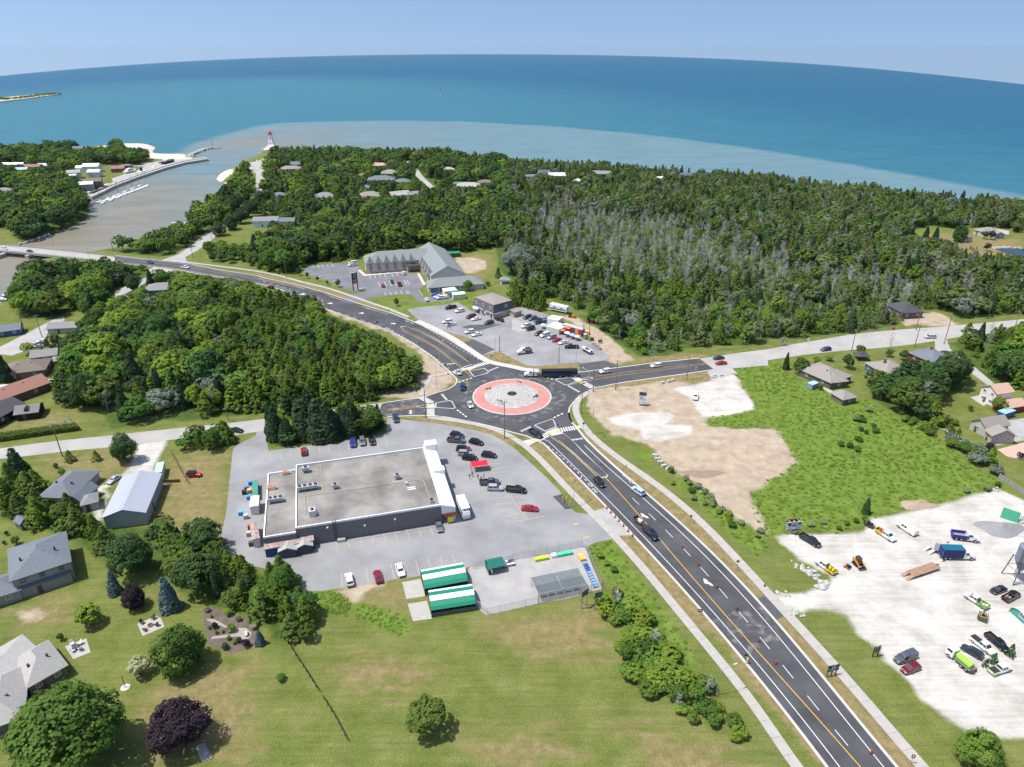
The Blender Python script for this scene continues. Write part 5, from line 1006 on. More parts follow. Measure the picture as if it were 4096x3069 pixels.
def trolley(label,t,x,y,ang,col=(60,96,180)):
 p=g(t,x,y);o=thing('trolley',label,'trolley',(p.x,p.y,.012),ang,'row of garden trolleys');obj('deck',_B(-.6,.6,-.35,.35,.28,.34),pnt(col,.4),o)
 for sx in(-1,1):obj('rail',_T((sx*.58,-.33,.3),(sx*.58,-.33,1.1),.03,n=5).tube((sx*.58,.33,.3),(sx*.58,.33,1.1),.03,n=5).tube((sx*.58,-.33,1.1),(sx*.58,.33,1.1),.03,n=5),pnt((150,180,205),.4),o)
 for sx in(-1,1):
  for sy in(-1,1):obj('wheel',_T((sx*.45,sy*.3-.03,.12),(sx*.45,sy*.3+.03,.12),.12,n=8),'rubber',o)
 return o
for i in range(9):a=g('C2',632,780).lerp(g('C2',718,965),i/8);o=trolley('blue garden trolley in the row along the fence','C2',0,0,0,(50,84,170)if i<3 else(130,165,200));o.location=(a.x,a.y,.012);o.rotation_euler.z=fa
# ---- hotel
HE=6.0;mat('hotel_wall',(.62,.575,.48),.85,noise=.06);mat('hotel_brick',(.36,.155,.11),.85,noise=.15);
ho,hang,hw,hd=frame3(g('A1',945,1192,HE),g('A1',1425,1160,HE),g('A1',1400,1100,HE));hd=15.
hA=house_at('two storey hotel wing with pointed green dormers facing the lot',ho,hang,hw+10,hd,HE,'hotel_wall','roof_green','hip',4.2,(0,0,8,2),2,name='hotel_wing',cat='hotel',door=None)
hA2=house('hotel wing with long green gable roof running to the back','A1',(1510,1302),(1795,1277),(1628,1068),HE,'hotel_wall','roof_green',kind='gable',rise=4.6,wins=(0,8,0,0),storeys=2,axis='y',name='hotel_wing',cat='hotel',door=None)
def bay(root,x,y,ang,top=4.0):
 o=obj('bay',_B(-.95,.95,-.6,.05,0,HE-.2),'hotel_wall',root,(x,y,0),ang)
 for z0,z1 in((0,.7),(2.3,3.5),(5.1,HE-.25)):obj('brick_panel',_B(-.85,.85,-.68,-.6,z0,z1),'hotel_brick',o)
 for z in(1.5,4.3):window(o,0,-.72,z,1.2,1.5,0)
 obj('bay_roof',_A([(-1.8,-1.5,HE-.3),(1.8,-1.5,HE-.3),(1.8,2.1,HE-.3),(-1.8,2.1,HE-.3),(0,.1,HE+top)],[(0,1,4),(1,2,4),(2,3,4),(3,0,4),(3,2,1,0)]),'roof_green',o)
for i in range(6):bay(hA,hw*(i*.148+.08),0,0)
d2=max(v.co.y for v in hA2.children[0].data.vertices);w2=max(v.co.x for v in hA2.children[0].data.vertices)
for i in range(4):bay(hA2,0,d2*(.10+.14*i),-PI/2,3.4)
for i in range(7):obj('dormer',_A([(w2+.6,d2*(.08+.12*i)-1.3,HE-.1),(w2+.6,d2*(.08+.12*i)+1.3,HE-.1),(w2-1.9,d2*(.08+.12*i),HE+1.9)],[(0,1,2)]),M['roof_green'],hA2)
cp=g('A1',1365,1255);o=thing('entrance_canopy','flat roofed entrance canopy on columns at the hotel door','canopy',(cp.x,cp.y,.012),hang)
obj('roof',_B(-4.5,4.5,-3.5,3.5,3.2,3.9),'hotel_brick',o);obj('deck',_B(-4.3,4.3,-3.3,3.3,3.9,3.95),'roof_dark',o)
for sx in(-1,1):
 for sy in(-1,1):obj('column',_B(sx*4.0-.3,sx*4.0+.3,sy*3-.3,sy*3+.3,0,3.2),'white_paint',o)
lwg=house('low hotel annex with green hip roof and garage doors','A1',(1492,1402),(1965,1367),(1930,1320),3.0,'hotel_wall','roof_green',rise=3.0,wins=(0,1,2,1),name='hotel_annex',cat='hotel',door=None,dmax=11)
for i in range(2):gd_=obj('garage_door',_B(1.0+i*4.4,4.8+i*4.4,-.06,.01,.05,2.5),pnt((110,118,128)),lwg);[obj('panel',_B(1.05+i*4.4,4.75+i*4.4,-.09,-.06,.1+k*.6,.6+k*.6),pnt((116,124,134)),gd_)for k in range(4)]
for i in range(4):window(lwg,12+i*2.6,-.01,1.6,1.2,1.3,0)
boxhut('cream storage container nearest the hotel annex','A1',(1628,1437),(1735,1425),(1715,1400),2.6,(222,218,200),(236,234,222),'storage_container','container',ribs=8)
boxhut('green roofed storage hut between the cream containers','A1',(1673,1452),(1757,1442),(1740,1420),2.5,(120,130,125),(40,130,104),'storage_hut','shed')
boxhut('cream storage container at the lot corner below the annex','A1',(1702,1468),(1808,1458),(1795,1438),2.7,(214,208,186),(240,238,226),'storage_container','container',ribs=8)
boxhut('left one of the two green roofed sheds behind the hotel','A1',(1652,1112),(1705,1110),(1703,1092),2.4,(88,92,82),(36,130,98),'shed','shed');boxhut('right one of the two green roofed sheds behind the hotel','A1',(1706,1108),(1765,1104),(1762,1088),2.4,(82,86,78),(40,140,104),'shed','shed')
p=g('A1',2152,1365);o=thing('gazebo','open gazebo with grey hip roof on the hotel lawn','gazebo',(p.x,p.y,0));obj('roof',hip_mesh(5,4,2.5,1.2,.5),'roof_green',o,(-2.5,-2,0))
for sx in(-2.4,2.4):
 for sy in(-1.9,1.9):obj('post',_B(sx-.08,sx+.08,sy-.08,sy+.08,0,2.5),'white_paint',o)
obj('slab',_B(-2.8,2.8,-2.3,2.3,-.05,.06),'concrete',o)
o_,ang,w_,d=frame3(g('A1',652,1162,2),g('A1',728,1155,2),g('A1',726,1150,2));o=thing('dumpster_enclosure','timber dumpster enclosure at the back of the hotel lot','enclosure',(o_.x,o_.y,.01),ang)
for i in range(14):
 obj('board',_B(w_*i/14,w_*(i+1)/14-.03,-.05,0,0,2.0),'wood_brown',o)
for x in(0,w_):obj('side_wall',_B(x-.05,x+.05,0,3,0,2.0),'wood_brown',o)
obj('back_wall',_B(.05,w_-.05,2.9,3,0,2.0),'wood_brown',o)
# ---- mansard plaza building
Z4=lambda x,y:(1860+x*240/2209,1150+y*240/2209)
def gn(u,v,z=0.):
 d=ray(u,v);k=(z-CAM_H)/d.z;return V3((d.x*k,d.y*k,z))
A,B,Cc=gn(*Z4(300,850)),gn(*Z4(1055,1180)),gn(*Z4(1850,985));mo,mang,mw,md_=frame3(A,B,Cc);mr_=thing('plaza_building','two storey plaza building with dark shingled mansard and small white windows','building',(mo.x,mo.y,.01),mang)
obj('wall',_B(0,mw,0,md_,-.2,3.0),pnt((186,180,168),.85),mr_);i_=.75
obj('mansard',_A([(-.25,-.25,3.0),(mw+.25,-.25,3.0),(mw+.25,md_+.25,3.0),(-.25,md_+.25,3.0),(i_,i_,6.6),(mw-i_,i_,6.6),(mw-i_,md_-i_,6.6),(i_,md_-i_,6.6)],[(0,1,5,4),(1,2,6,5),(2,3,7,6),(3,0,4,7),(3,2,1,0)]),'shingle_wall',mr_)
obj('roof',hip_mesh(mw-2*i_,md_-2*i_,6.7,1.0,.12),'roof_taupe',mr_,(i_,i_,0))
for i in range(3):window(mr_,mw*(.16+.34*i),.12,4.9,1.7,1.3,0)
window(mr_,mw-.1,md_*.62,4.9,1.4,1.2,1)
for i,x in enumerate((.30,.72)):window(mr_,mw*x,-.02,1.4,2.4,1.5,0,'glass')
for i,x in enumerate((.45,.86)):obj('door',_B(mw*x,mw*x+.95,-.05,.01,.02,2.1),pnt((40,42,46)),mr_)
obj('awning',_A([(mw*.06,-.05,2.7),(mw*.30,-.05,2.7),(mw*.30,-1.3,2.1),(mw*.06,-1.3,2.1)],[(0,1,2,3)]),'white_paint',mr_)
for x in(.18,.46):obj('flower_panel',_B(mw*x,mw*x+2.4,-.12,-.02,.2,.75),pnt((120,30,44)),mr_)
for i,(x0,x1)in enumerate(((.10,.52),(.66,.99))):
 sg=obj('sign_board',_B(mw*x0,mw*x1,-.34,-.26,2.35,3.05),pnt((206,216,226)),mr_)
 if i==0:tx=obj('lettering',txm('BAR & RESTAURANT',.42),pnt((50,80,170)),sg,(mw*.36,-.36,2.7));tx.rotation_euler=(PI/2,0,0)
 for k in range(2):obj('lettering_line',_B(mw*(x0+.02),mw*(x0+(.12 if i==0 else .28)),-.36,-.34,2.5+.28*k,2.62+.28*k),pnt((60,90,180)),sg)
sg=obj('sign_board',_B(mw+.26,mw+.34,.1,md_*.36,2.1,2.9),pnt((214,216,212)),mr_)
for i in range(3):obj('wall_board',_B(mw+.0,mw+.05,md_*(.06+.11*i),md_*(.14+.11*i),.5,1.8),pnt((170,162,150)),mr_)
an=house_at('small flat annex at the back of the plaza building',mo+V3((cos(mang)*mw-sin(mang)*md_*.72,sin(mang)*mw+cos(mang)*md_*.72,0)),mang,4.2,4.5,2.7,(180,160,140),'roof_taupe','gable',.5,(0,0,0,0),name='annex',cat='annex',door=None)
TAKEN.append(((mo.x+cos(mang)*mw/2),(mo.y+md_/2),14))
for i,(x,y)in enumerate(((1185,1215),(1355,1265))):
 p=gn(*Z4(x,y));o=thing('dumpster','rust red dumpster beside the plaza building, %s'%('nearer its wall','nearer the lot')[i],'dumpster',(p.x,p.y,.014),mang);obj('bin',_A([(-.9,-.6,.1),(.9,-.6,.1),(.9,.6,.1),(-.9,.6,.1),(-.95,-.75,1.2),(.95,-.75,1.2),(.95,.7,1.3),(-.95,.7,1.3)],[(0,1,5,4),(1,2,6,5),(2,3,7,6),(3,0,4,7),(3,2,1,0)]),pnt((120,60,44)),o);obj('lid',_A([(-1,-.8,1.22),(1,-.8,1.22),(1,.75,1.34),(-1,.75,1.34)],[(0,1,2,3)]),'black',o);obj('lid_bar',_B(-.95,.95,-.78,-.72,1.0,1.08),'steel_dark',o)
 # ---- right hand houses
house('olive walled bungalow with grey brown hip roof','B3',(545,710),(720,650),(580,580),3.0,(98,96,78),'roof_taupe',wins=(2,2,2,2),vents=2,dmax=14);
house('front wing of the olive walled bungalow','B3',(400,610),(545,710),(640,690),2.9,(98,96,78),'roof_taupe',wins=(2,1,0,1),name='house_wing',rise=1.6,dmax=7)
house('square garage with hip roof behind the olive bungalow','B3',(650,855),(765,832),(670,775),2.6,(110,108,92),'roof_taupe',wins=(1,0,0,0),name='garage',cat='garage',rise=1.5)
boxhut('tiny shed with pale blue roof by the driveway','B3',(385,735),(440,715),(385,700),2.1,(120,150,165),(165,195,215),'shed','shed',doors=1)
house('blue walled house with brown grey roof and brick chimney','B3',(845,540),(1020,640),(1100,540),3.0,(70,112,150),'roof_taupe',wins=(3,0,1,1),chimney=(.45,.35),rise=2.2)
house('dark roofed house at the corner of the side street','B3',(1215,450),(1440,545),(1500,520),3.0,(120,70,60),'roof_slate',wins=(2,2,1,1),chimney=(.4,.5),dmax=12,rise=2.3)
house('new house with black roof and gabled porch beyond the east road','B3',(1165,110),(1340,100),(1290,20),3.2,(110,100,92),'roof_dark',wins=(2,2,1,2),rise=3.0,fm='white_paint')
house('white two storey house with pinkish roof on the right','B3',(1850,740),(1980,805),(2088,770),5.4,(222,220,214),'roof_pink',wins=(2,0,1,1),storeys=2,kind='gable',rise=1.8,axis='y')
house('garage with pinkish roof beside the white house','B3',(2060,930),(2230,900),(2170,840),2.8,(150,60,56),'roof_pink',kind='gable',rise=1.3,wins=(0,0,0,0),name='garage',cat='garage')
boxhut('blue shed with pale blue roof beside the pink garage','B3',(2050,985),(2140,955),(2080,925),2.3,(52,84,124),(140,190,214),'shed','shed')
house('grey siding house with brown grey gable roof','B3',(1760,1035),(1890,1105),(2065,1060),3.4,(178,174,166),'roof_taupe',kind='gable',rise=2.0,wins=(1,0,1,0),axis='y');house('front gable wing of the grey siding house','B3',(1885,1120),(1940,1165),(2090,1130),3.2,(172,168,160),'roof_taupe',kind='gable',rise=1.9,wins=(1,2,0,0),axis='x',name='house_wing')
p=g('B3',800,510);o=thing('gazebo','black gazebo with tiered roof on the corner lawn','gazebo',(p.x,p.y,0));obj('roof',hip_mesh(4.4,4.0,2.2,.9,.4),'roof_dark',o,(-2.2,-2,0));obj('upper_roof',hip_mesh(1.6,1.4,3.0,.6,.3),'roof_dark',o,(-.8,-.7,0))
for sx in(-2.1,2.1):
 for sy in(-1.9,1.9):obj('post',_B(sx-.08,sx+.08,sy-.08,sy+.08,0,2.2),'black',o)
house('house with grey roof in the lakeside clearing','A3',(1775,900),(1870,925),(1900,880),3.0,(190,186,176),'roof_taupe',wins=(2,1,1,1),dmax=9);house('garage wing of the clearing house','A3',(1960,945),(2045,945),(2000,900),2.8,(150,160,168),'roof_grey',kind='gable',rise=1.6,axis='y',wins=(0,1,0,0),name='house_wing')
house('small pale shed with gable roof in the clearing','A3',(1708,985),(1765,975),(1740,950),2.4,(180,190,196),'roof_grey',kind='gable',rise=1.2,wins=(0,0,0,0),name='shed',cat='shed',axis='y')
boxhut('modern flat roofed house deep in the lakeside wood','A3',(1440,760),(1555,755),(1550,730),5.0,(60,58,56),(190,195,198),'house','house')
# ---- lakeside roofs among the trees
for a in(('house with tan gables beside the harbour street','A1',300,375,22,12,4.2,5,(190,180,165),'roof_taupe','hip'),('house with blue trim at the top of the harbour street','A1',330,335,14,10,5,5,(130,170,190),'roof_slate','gable'),('large house with slate roofs and dormers in the wood','A1',1080,465,24,14,5.5,4,(200,198,190),'roof_slate','hip'),
('house with tan hip roof behind the slate roofs','A1',1155,410,16,13,5.5,5,(180,170,155),'roof_taupe','hip'),('low slate roofed wing beside the big house','A1',1265,485,15,11,4,2,(190,180,165),'roof_slate','hip'),('slate garage in front of the big house','A1',950,535,9,8,3.6,2,(150,165,175),'roof_slate','gable'),
('light grey hip roof at the left of the row in the wood','A1',595,610,17,13,4.2,10,(170,168,160),'roof_grey','hip'),('brown hip roof in the row in the wood','A1',985,605,19,14,4.2,8,(170,160,150),'roof_taupe','hip'),('light grey gable roof at the right of the row in the wood','A1',1230,595,17,11,4.2,30,(180,178,172),'roof_light','gable'),('grey gable beside the light grey roof','A1',1355,592,9,9,4,30,(170,165,160),'roof_grey','gable'),
('grey roof low in the wood beside the street','A1',200,600,11,9,4,15,(150,150,150),'roof_slate','hip'),('tan roof behind the tall trees','A1',1060,345,18,10,4.5,0,(190,180,160),'roof_pink','hip'),('small brown roof left of the big house','A1',925,430,10,8,4,0,(140,100,85),'roof_brown','hip'),('pale roof half hidden by the round tree','A1',1660,380,13,9,4,10,(200,198,190),'roof_light','hip'),
('light grey hip roofs at the end of the cottage road','A1',1840,520,22,12,4,355,(150,90,80),'roof_light','hip'),('brown low roof beyond the cottage road','A1',1980,490,14,9,3.6,0,(130,90,80),'roof_brown','hip'),('small slate roof at the cottage road bend','A1',1735,505,8,7,3.6,5,(110,60,55),'roof_slate','gable'),
('white cottage with mint porch roof on the side lane','A1',90,815,17,9,4.5,5,(205,225,235),'roof_grey','gable'),('second cottage behind the round trees on the side lane','A1',250,820,14,8,4,3,(170,185,195),'roof_slate','gable'),
('house with white roof standing out by the lake','A2',385,430,15,9,5.0,4,(225,225,222),(238,238,236),'gable'),('house with navy roof beside the white roof','A2',275,405,11,9,6.0,4,(215,220,226),'roof_navy','gable'),('flat modern roofs left of the white roof','A2',150,440,16,7,4,2,(110,110,112),'roof_slate','hip'),
('house with twin grey gables facing the lake','A2',775,415,17,10,5,350,(70,74,80),'roof_grey','gable'),('house with white gable at the lake edge','A2',1510,430,13,9,5,0,(225,228,230),'roof_navy','gable'),('low white shed roof in the lakeside trees','A2',560,480,8,6,3.5,70,(220,220,218),(235,235,232),'gable'),('small white roof glimpsed in the trees','A2',1275,455,7,5,3.6,20,(225,225,222),(232,232,230),'gable'),
('white two storey house by the harbour','A0',790,350,15,10,6,8,(232,232,230),(240,240,238),'gable'),('low white wing by the harbour','A0',715,365,12,8,4,8,(232,232,230),(238,238,236),'gable'),('pale grey gabled house above the quay','A0',635,405,11,9,6,25,(200,205,210),'roof_light','gable'),('white roofed shed above the quay','A0',610,430,9,7,4,25,(170,190,210),(230,234,236),'gable'),
('white roofed house in the quay trees','A0',815,400,11,8,5,6,(210,212,212),(238,238,236),'gable'),('brown house with balcony over the quay','A0',800,480,14,9,5.5,20,(110,90,78),'roof_brown','gable'),('grey boathouse with pale metal roof on the quay','A0',740,505,11,8,5.5,24,(150,156,158),'metal_white','gable'),('red brown roof by the hauled out yacht','A0',1020,370,12,8,4,12,(130,90,80),'roof_red','gable'),
('dark cabin roof by the quay road','A0',1095,348,9,6,4,8,(80,70,66),'roof_brown','hip'),('slate gabled house by the beach','A0',655,200,17,10,5.5,10,(110,115,125),'roof_slate','gable'),('red brown roofed house in the village trees','A0',280,355,17,9,4,5,(140,110,100),'roof_red','gable'),('pale blue roof in the village trees','A0',380,345,10,8,4,15,(170,180,190),(190,205,218),'gable'),
('white roof at the left of the village','A0',110,335,9,6,4,20,(215,215,212),(235,235,233),'gable'),('second white roof at the left of the village','A0',160,335,9,6,4,20,(215,215,212),(232,232,230),'gable'),('blue grey roof at the left of the village','A0',185,380,12,8,4,10,(150,165,180),(165,185,205),'gable'),('grey roof at the village edge of the frame','A0',40,560,13,9,4,5,(150,145,140),'roof_grey','hip'),('white roof at the frame edge in the village','A0',35,335,8,6,4,10,(215,215,212),(232,232,230),'gable')):
 house_c(*a,wins=(2,1,1,1))
 # == vehicles
mat('tail_red',(.45,.02,.02),.3);mat('head_lamp',(.75,.76,.78),.15);mat('rim',(.42,.43,.44),.3,.8);mat('bed_dark',(.03,.03,.032),.8)
_pc={}
def cpt(rgb):
 k=tuple(rgb)
 if k not in _pc:_pc[k]=mat('car_paint_%d_%d_%d'%k,srgb(*k),.32,.15,.5,coat=.6)
 return _pc[k]
def loft(st,cap=True):
 b=MB();vs=[]
 for(x,zb,zt,hw)in st:
  m_=(zb+zt)/2
  vs+=[(x,-hw*.86,zb),(x,-hw,zb+.14),(x,-hw*1.0,m_+.1),(x,-hw*.93,zt-.05),(x,-hw*.78,zt),(x,hw*.78,zt),(x,hw*.93,zt-.05),(x,hw*1.0,m_+.1),(x,hw,zb+.14),(x,hw*.86,zb)]
 n=10;fs=[]
 for i in range(len(st)-1):
  for j in range(n):fs.append((i*n+j,(i+1)*n+j,(i+1)*n+(j+1)%n,i*n+(j+1)%n))
 fs+=[tuple(range(n)),tuple(reversed(range((len(st)-1)*n,len(st)*n)))]
 return b.add(vs,fs).mesh('body',False)
def cabin(x0,x1,t0,t1,hb,ht,zb,zt):
 zs=zt-.10;f=.88;v=[]
 for(a,c,h_,z)in((x0,x1,hb,zb),(x0+(t0-x0)*f,x1+(t1-x1)*f,hb+(ht-hb)*f,zs),(t0,t1,ht,zt-.02),(t0+.25,t1-.25,ht-.2,zt+.02)):
  v+=[(a,-h_,z),(c,-h_,z),(c,h_,z),(a,h_,z)]
 fs=[]
 for k in range(3):
  for j in range(4):fs.append((k*4+j,k*4+(j+1)%4,(k+1)*4+(j+1)%4,(k+1)*4+j))
 fs.append((12,13,14,15));sh=_A(v,fs).mesh('cabin');e=.012
 def q(a,b_,c,d):return MB().quad(a,b_,c,d)
 L=lambda p,r_,t:tuple(p[i]+(r_[i]-p[i])*t for i in range(3))
 P0,P1,P2,P3,Q0,Q1,Q2,Q3=v[0],v[1],v[2],v[3],v[4],v[5],v[6],v[7]
 def pane(a,b_,c,d,off,m0=.06,m1=.1):
 # inset quad a,b bottom, c,d top, pushed out
  aa,bb,cc,dd=L(L(a,b_,m0),L(d,c,m0),m1),L(L(b_,a,m0),L(c,d,m0),m1),L(L(c,d,m0),L(b_,a,m0),.04),L(L(d,c,m0),L(a,b_,m0),.04)
  return MB().quad(*[tuple(p[i]+off[i]for i in range(3))for p in(aa,bb,cc,dd)])
 ws=pane(P1,P2,Q2,Q1,(e,0,e)).mesh('windscreen');rw=pane(P3,P0,Q0,Q3,(-e,0,e)).mesh('rear_window')
 M0,M1=L(P0,P1,.5),L(Q0,Q1,.5);N0,N1=L(P3,P2,.5),L(Q3,Q2,.5)
 s=[pane(P0,M0,M1,Q0,(0,-e,0)),pane(M0,P1,Q1,M1,(0,-e,0)),pane(P2,N0,N1,Q2,(0,e,0)),pane(N0,P3,Q3,N1,(0,e,0))]
 return sh,ws,rw,[x.mesh('side_window')for x in s]
def wheel_meshes(r=.34,wd=.23):
 t=MB();n=14;vs,fs=[],[]
 for(y,q)in((-wd/2,r*.62),(-wd/2,r*.94),(-wd*.3,r),(wd*.3,r),(wd/2,r*.94),(wd/2,r*.62)):
  for i in range(n):a=6.283*i/n;vs.append((q*cos(a),y,q*sin(a)))
 for k in range(5):
  for i in range(n):fs.append((k*n+i,k*n+(i+1)%n,(k+1)*n+(i+1)%n,(k+1)*n+i))
 t.add(vs,fs);rm=_T((0,-wd*.42,0),(0,wd*.42,0),r*.63,n=12);return t.mesh('tyre'),rm.mesh('rim')
WH=wheel_meshes();WHB=wheel_meshes(.40,.28);WHT=wheel_meshes(.50,.30);WHS=wheel_meshes(.27,.18)
def add_wheel(o,x,y,W_=WH,r=.34):
 w_=obj('wheel',W_[0],'rubber',o,(x,y,r),lo=True);obj('rim',W_[1],M['rim'],w_,lo=True)
SPEC={
'sedan':dict(L=4.7,st=[(-2.35,.35,.72,.78),(-2.25,.24,.92,.88),(-1.3,.20,.98,.92),(0,.19,.96,.93),(1.1,.20,.93,.92),(1.9,.24,.84,.88),(2.3,.32,.66,.76)],cab=(-1.75,1.05,-.95,.25,.82,.62,.93,1.42),wx=(-1.38,1.42),hw=.80,bz=.62,fz=.60),
'suv':dict(L=4.7,st=[(-2.35,.40,.85,.80),(-2.28,.30,1.05,.90),(-1.2,.26,1.10,.94),(0,.25,1.08,.95),(1.1,.26,1.06,.94),(1.95,.30,.98,.90),(2.33,.40,.75,.78)],cab=(-2.22,1.15,-1.85,.38,.86,.68,1.05,1.70),wx=(-1.38,1.42),hw=.83,bz=.85,fz=.74),
'van':dict(L=5.0,st=[(-2.5,.38,.95,.84),(-2.45,.28,1.10,.93),(-1.2,.25,1.12,.97),(0,.24,1.12,.97),(1.3,.25,1.08,.96),(2.1,.30,.98,.92),(2.5,.40,.75,.80)],cab=(-2.42,1.55,-2.25,.55,.90,.74,1.08,1.78),wx=(-1.5,1.55),hw=.85,bz=.9,fz=.72),
'jeep':dict(L=4.2,st=[(-2.1,.45,1.05,.80),(-2.0,.45,1.12,.84),(-.5,.42,1.12,.84),(.6,.42,1.12,.82),(.75,.45,1.12,.72),(2.0,.48,1.05,.66),(2.1,.5,.9,.62)],cab=(-2.0,.72,-1.95,.50,.80,.72,1.10,1.82),wx=(-1.3,1.35),hw=.85,bz=.85,fz=.85),
'pickup':dict(L=5.8,st=[(-.42,.34,1.16,.97),(.4,.32,1.18,.98),(1.5,.33,1.17,.97),(2.3,.36,1.12,.94),(2.82,.42,.98,.86),(2.9,.5,.85,.80)],cab=(-.42,1.72,-.30,.98,.90,.72,1.14,1.86),wx=(-1.75,1.85),hw=.86,bz=.9,fz=.9)}
_vm={}
def vehicle_parts(kind):
 if kind in _vm:return _vm[kind]
 S=SPEC[kind];out={'body':loft(S['st'])};out['cab']=cabin(*S['cab'])
 x1,x0=S['st'][-1][0],S['st'][0][0]
 out['head']=_B(x1-.18,x1-.02,-.22,.22,S['fz']-.08,S['fz']+.08).mesh('headlight');out['tail']=_B(-.04,.05,-.1,.1,-.16,.16).mesh('taillight')
 out['mirror']=_B(-.08,.08,-.1,.1,0,.14).mesh('mirror');out['bump']=_B(x1-.1,x1+.05,-.7,.7,.28,.5).mesh('bumper')
 if kind=='pickup':
  out['bed']=_B(-2.85,-.42,-.90,.90,.55,.70).mesh('bed_floor')
  out['bw']=_A([(-2.85,-.06,.42),(-.42,-.06,.42),(-.42,.06,.42),(-2.85,.06,.42),(-2.85,-.03,1.16),(-.42,-.03,1.16),(-.42,.05,1.16),(-2.85,.05,1.16)],[(3,2,1,0),(4,5,6,7),(0,1,5,4),(1,2,6,5),(2,3,7,6),(3,0,4,7)]).mesh('bed_wall')
  out['tg']=_B(-2.93,-2.85,-.92,.92,.55,1.15).mesh('tailgate');out['ub']=_B(-2.8,-.42,-.8,.8,.35,.55).mesh('underbody');out['cover']=_B(-2.84,-.43,-.90,.90,1.10,1.17).mesh('bed_cover')
  out['cap']=_A([(-2.9,-.92,1.17),(-.4,-.92,1.17),(-.4,.92,1.17),(-2.9,.92,1.17),(-2.8,-.8,1.86),(-.4,-.8,1.86),(-.4,.8,1.86),(-2.8,.8,1.86)],[(4,5,6,7),(0,1,5,4),(1,2,6,5),(2,3,7,6),(3,0,4,7)]).mesh('bed_cap')
 else:out['bump2']=_B(x0-.06,x0+.1,-.7,.7,.32,.55).mesh('bumper')
 _vm[kind]=out;return out
def vehicle(kind,rgb,label,t,x,y,fx,fy,roof=None,bed=None,cargo=None,name=None,cat=None,sc_=None,rack=False,zroad=.045):
 a,b_=g(t,x,y,.75),g(t,fx,fy,.75);d=b_-a;ang=atan2(d.y,d.x);s=sc_ or shrink(a);S=SPEC[kind];V=vehicle_parts(kind);cp_=cpt(rgb)
 o=thing(name or{'sedan':'sedan','suv':'suv','van':'minivan','jeep':'jeep','pickup':'pickup_truck'}[kind],label,cat or{'pickup':'pickup','van':'van'}.get(kind,'car'),(a.x,a.y,max(gz(a),-.2)+zroad),ang,s=s)
 obj('body',V['body'],cp_,o,lo=True);sh,ws,rw,sw_=V['cab'];cb=obj('cabin',sh,cpt(roof)if roof else cp_,o,lo=True)
 obj('windscreen',ws,'glass',cb,lo=True);obj('rear_window',rw,'glass',cb,lo=True)
 for m_ in sw_:obj('side_window',m_,'glass',cb,lo=True)
 R_=WHB if kind in('pickup','jeep')else WH;r_=.40 if kind in('pickup','jeep')else .34
 for xx in S['wx']:
  for sy in(-1,1):add_wheel(o,xx,sy*S['hw'],R_,r_)
 for sy in(-1,1):
  obj('headlight',V['head'],'head_lamp',o,(0,sy*.58,0),lo=True);obj('mirror',V['mirror'],cp_,o,(S['cab'][1]-.35,sy*(S['cab'][4]+.14),S['cab'][6]),lo=True)
  obj('taillight',V['tail'],'tail_red',o,((-2.95 if kind=='pickup' else S['st'][0][0]-.02),sy*.72,S['bz']),lo=True)
 obj('bumper',V['bump'],'steel_dark',o,lo=True)
 if kind=='pickup':
  bc=cpt(bed)if bed else cp_
  for sy in(-1,1):obj('bed_wall',V['bw'],bc,o,(0,sy*.93,0),lo=True)
  obj('bed_floor',V['bed'],'bed_dark',o,lo=True);obj('tailgate',V['tg'],bc,o,lo=True);obj('underbody',V['ub'],'black',o,lo=True)
  if cargo=='cover':obj('bed_cover',V['cover'],'bed_dark',o,lo=True)
  if cargo=='cap':obj('bed_cap',V['cap'],cp_,o,lo=True)
 else:obj('bumper',V['bump2'],'steel_dark',o,lo=True)
 if kind=='jeep':obj('spare_wheel',WHB[0],'rubber',o,(-2.2,0,1.0),PI/2,True)
 if rack:obj('roof_rack',_B(-1.2,.2,-.6,-.55,1.76,1.80).box(-1.2,.2,.55,.6,1.76,1.80).box(-1.0,-.95,-.6,.6,1.80,1.84).box(-.1,-.05,-.6,.6,1.80,1.84),'steel_dark',o)
 return o
def load(o_vehicle,label,cols,name='tool_load',cat='tools',n_=7):
 o=thing(name,label,cat,o_vehicle.matrix_basis@V3((-1.65,0,.715)),o_vehicle.rotation_euler.z,s=o_vehicle.scale.x);r_=random.Random(len(label))
 for i in range(n_):
  sx,sy,sz=r_.uniform(.3,.7),r_.uniform(.25,.5),r_.uniform(.25,.6);obj('item',MB().cbox(0,0,0,sx,sy,sz),pnt(r_.choice(cols),.6),o,(r_.uniform(-.8,.8),r_.uniform(-.5,.5),0),r_.uniform(0,3))
W_,K_,S_,N_,RD_,DG,GR,BL=(236,236,234),(20,21,24),(168,174,180),(28,34,54),(150,24,36),(58,62,68),(112,116,122),(30,62,150)
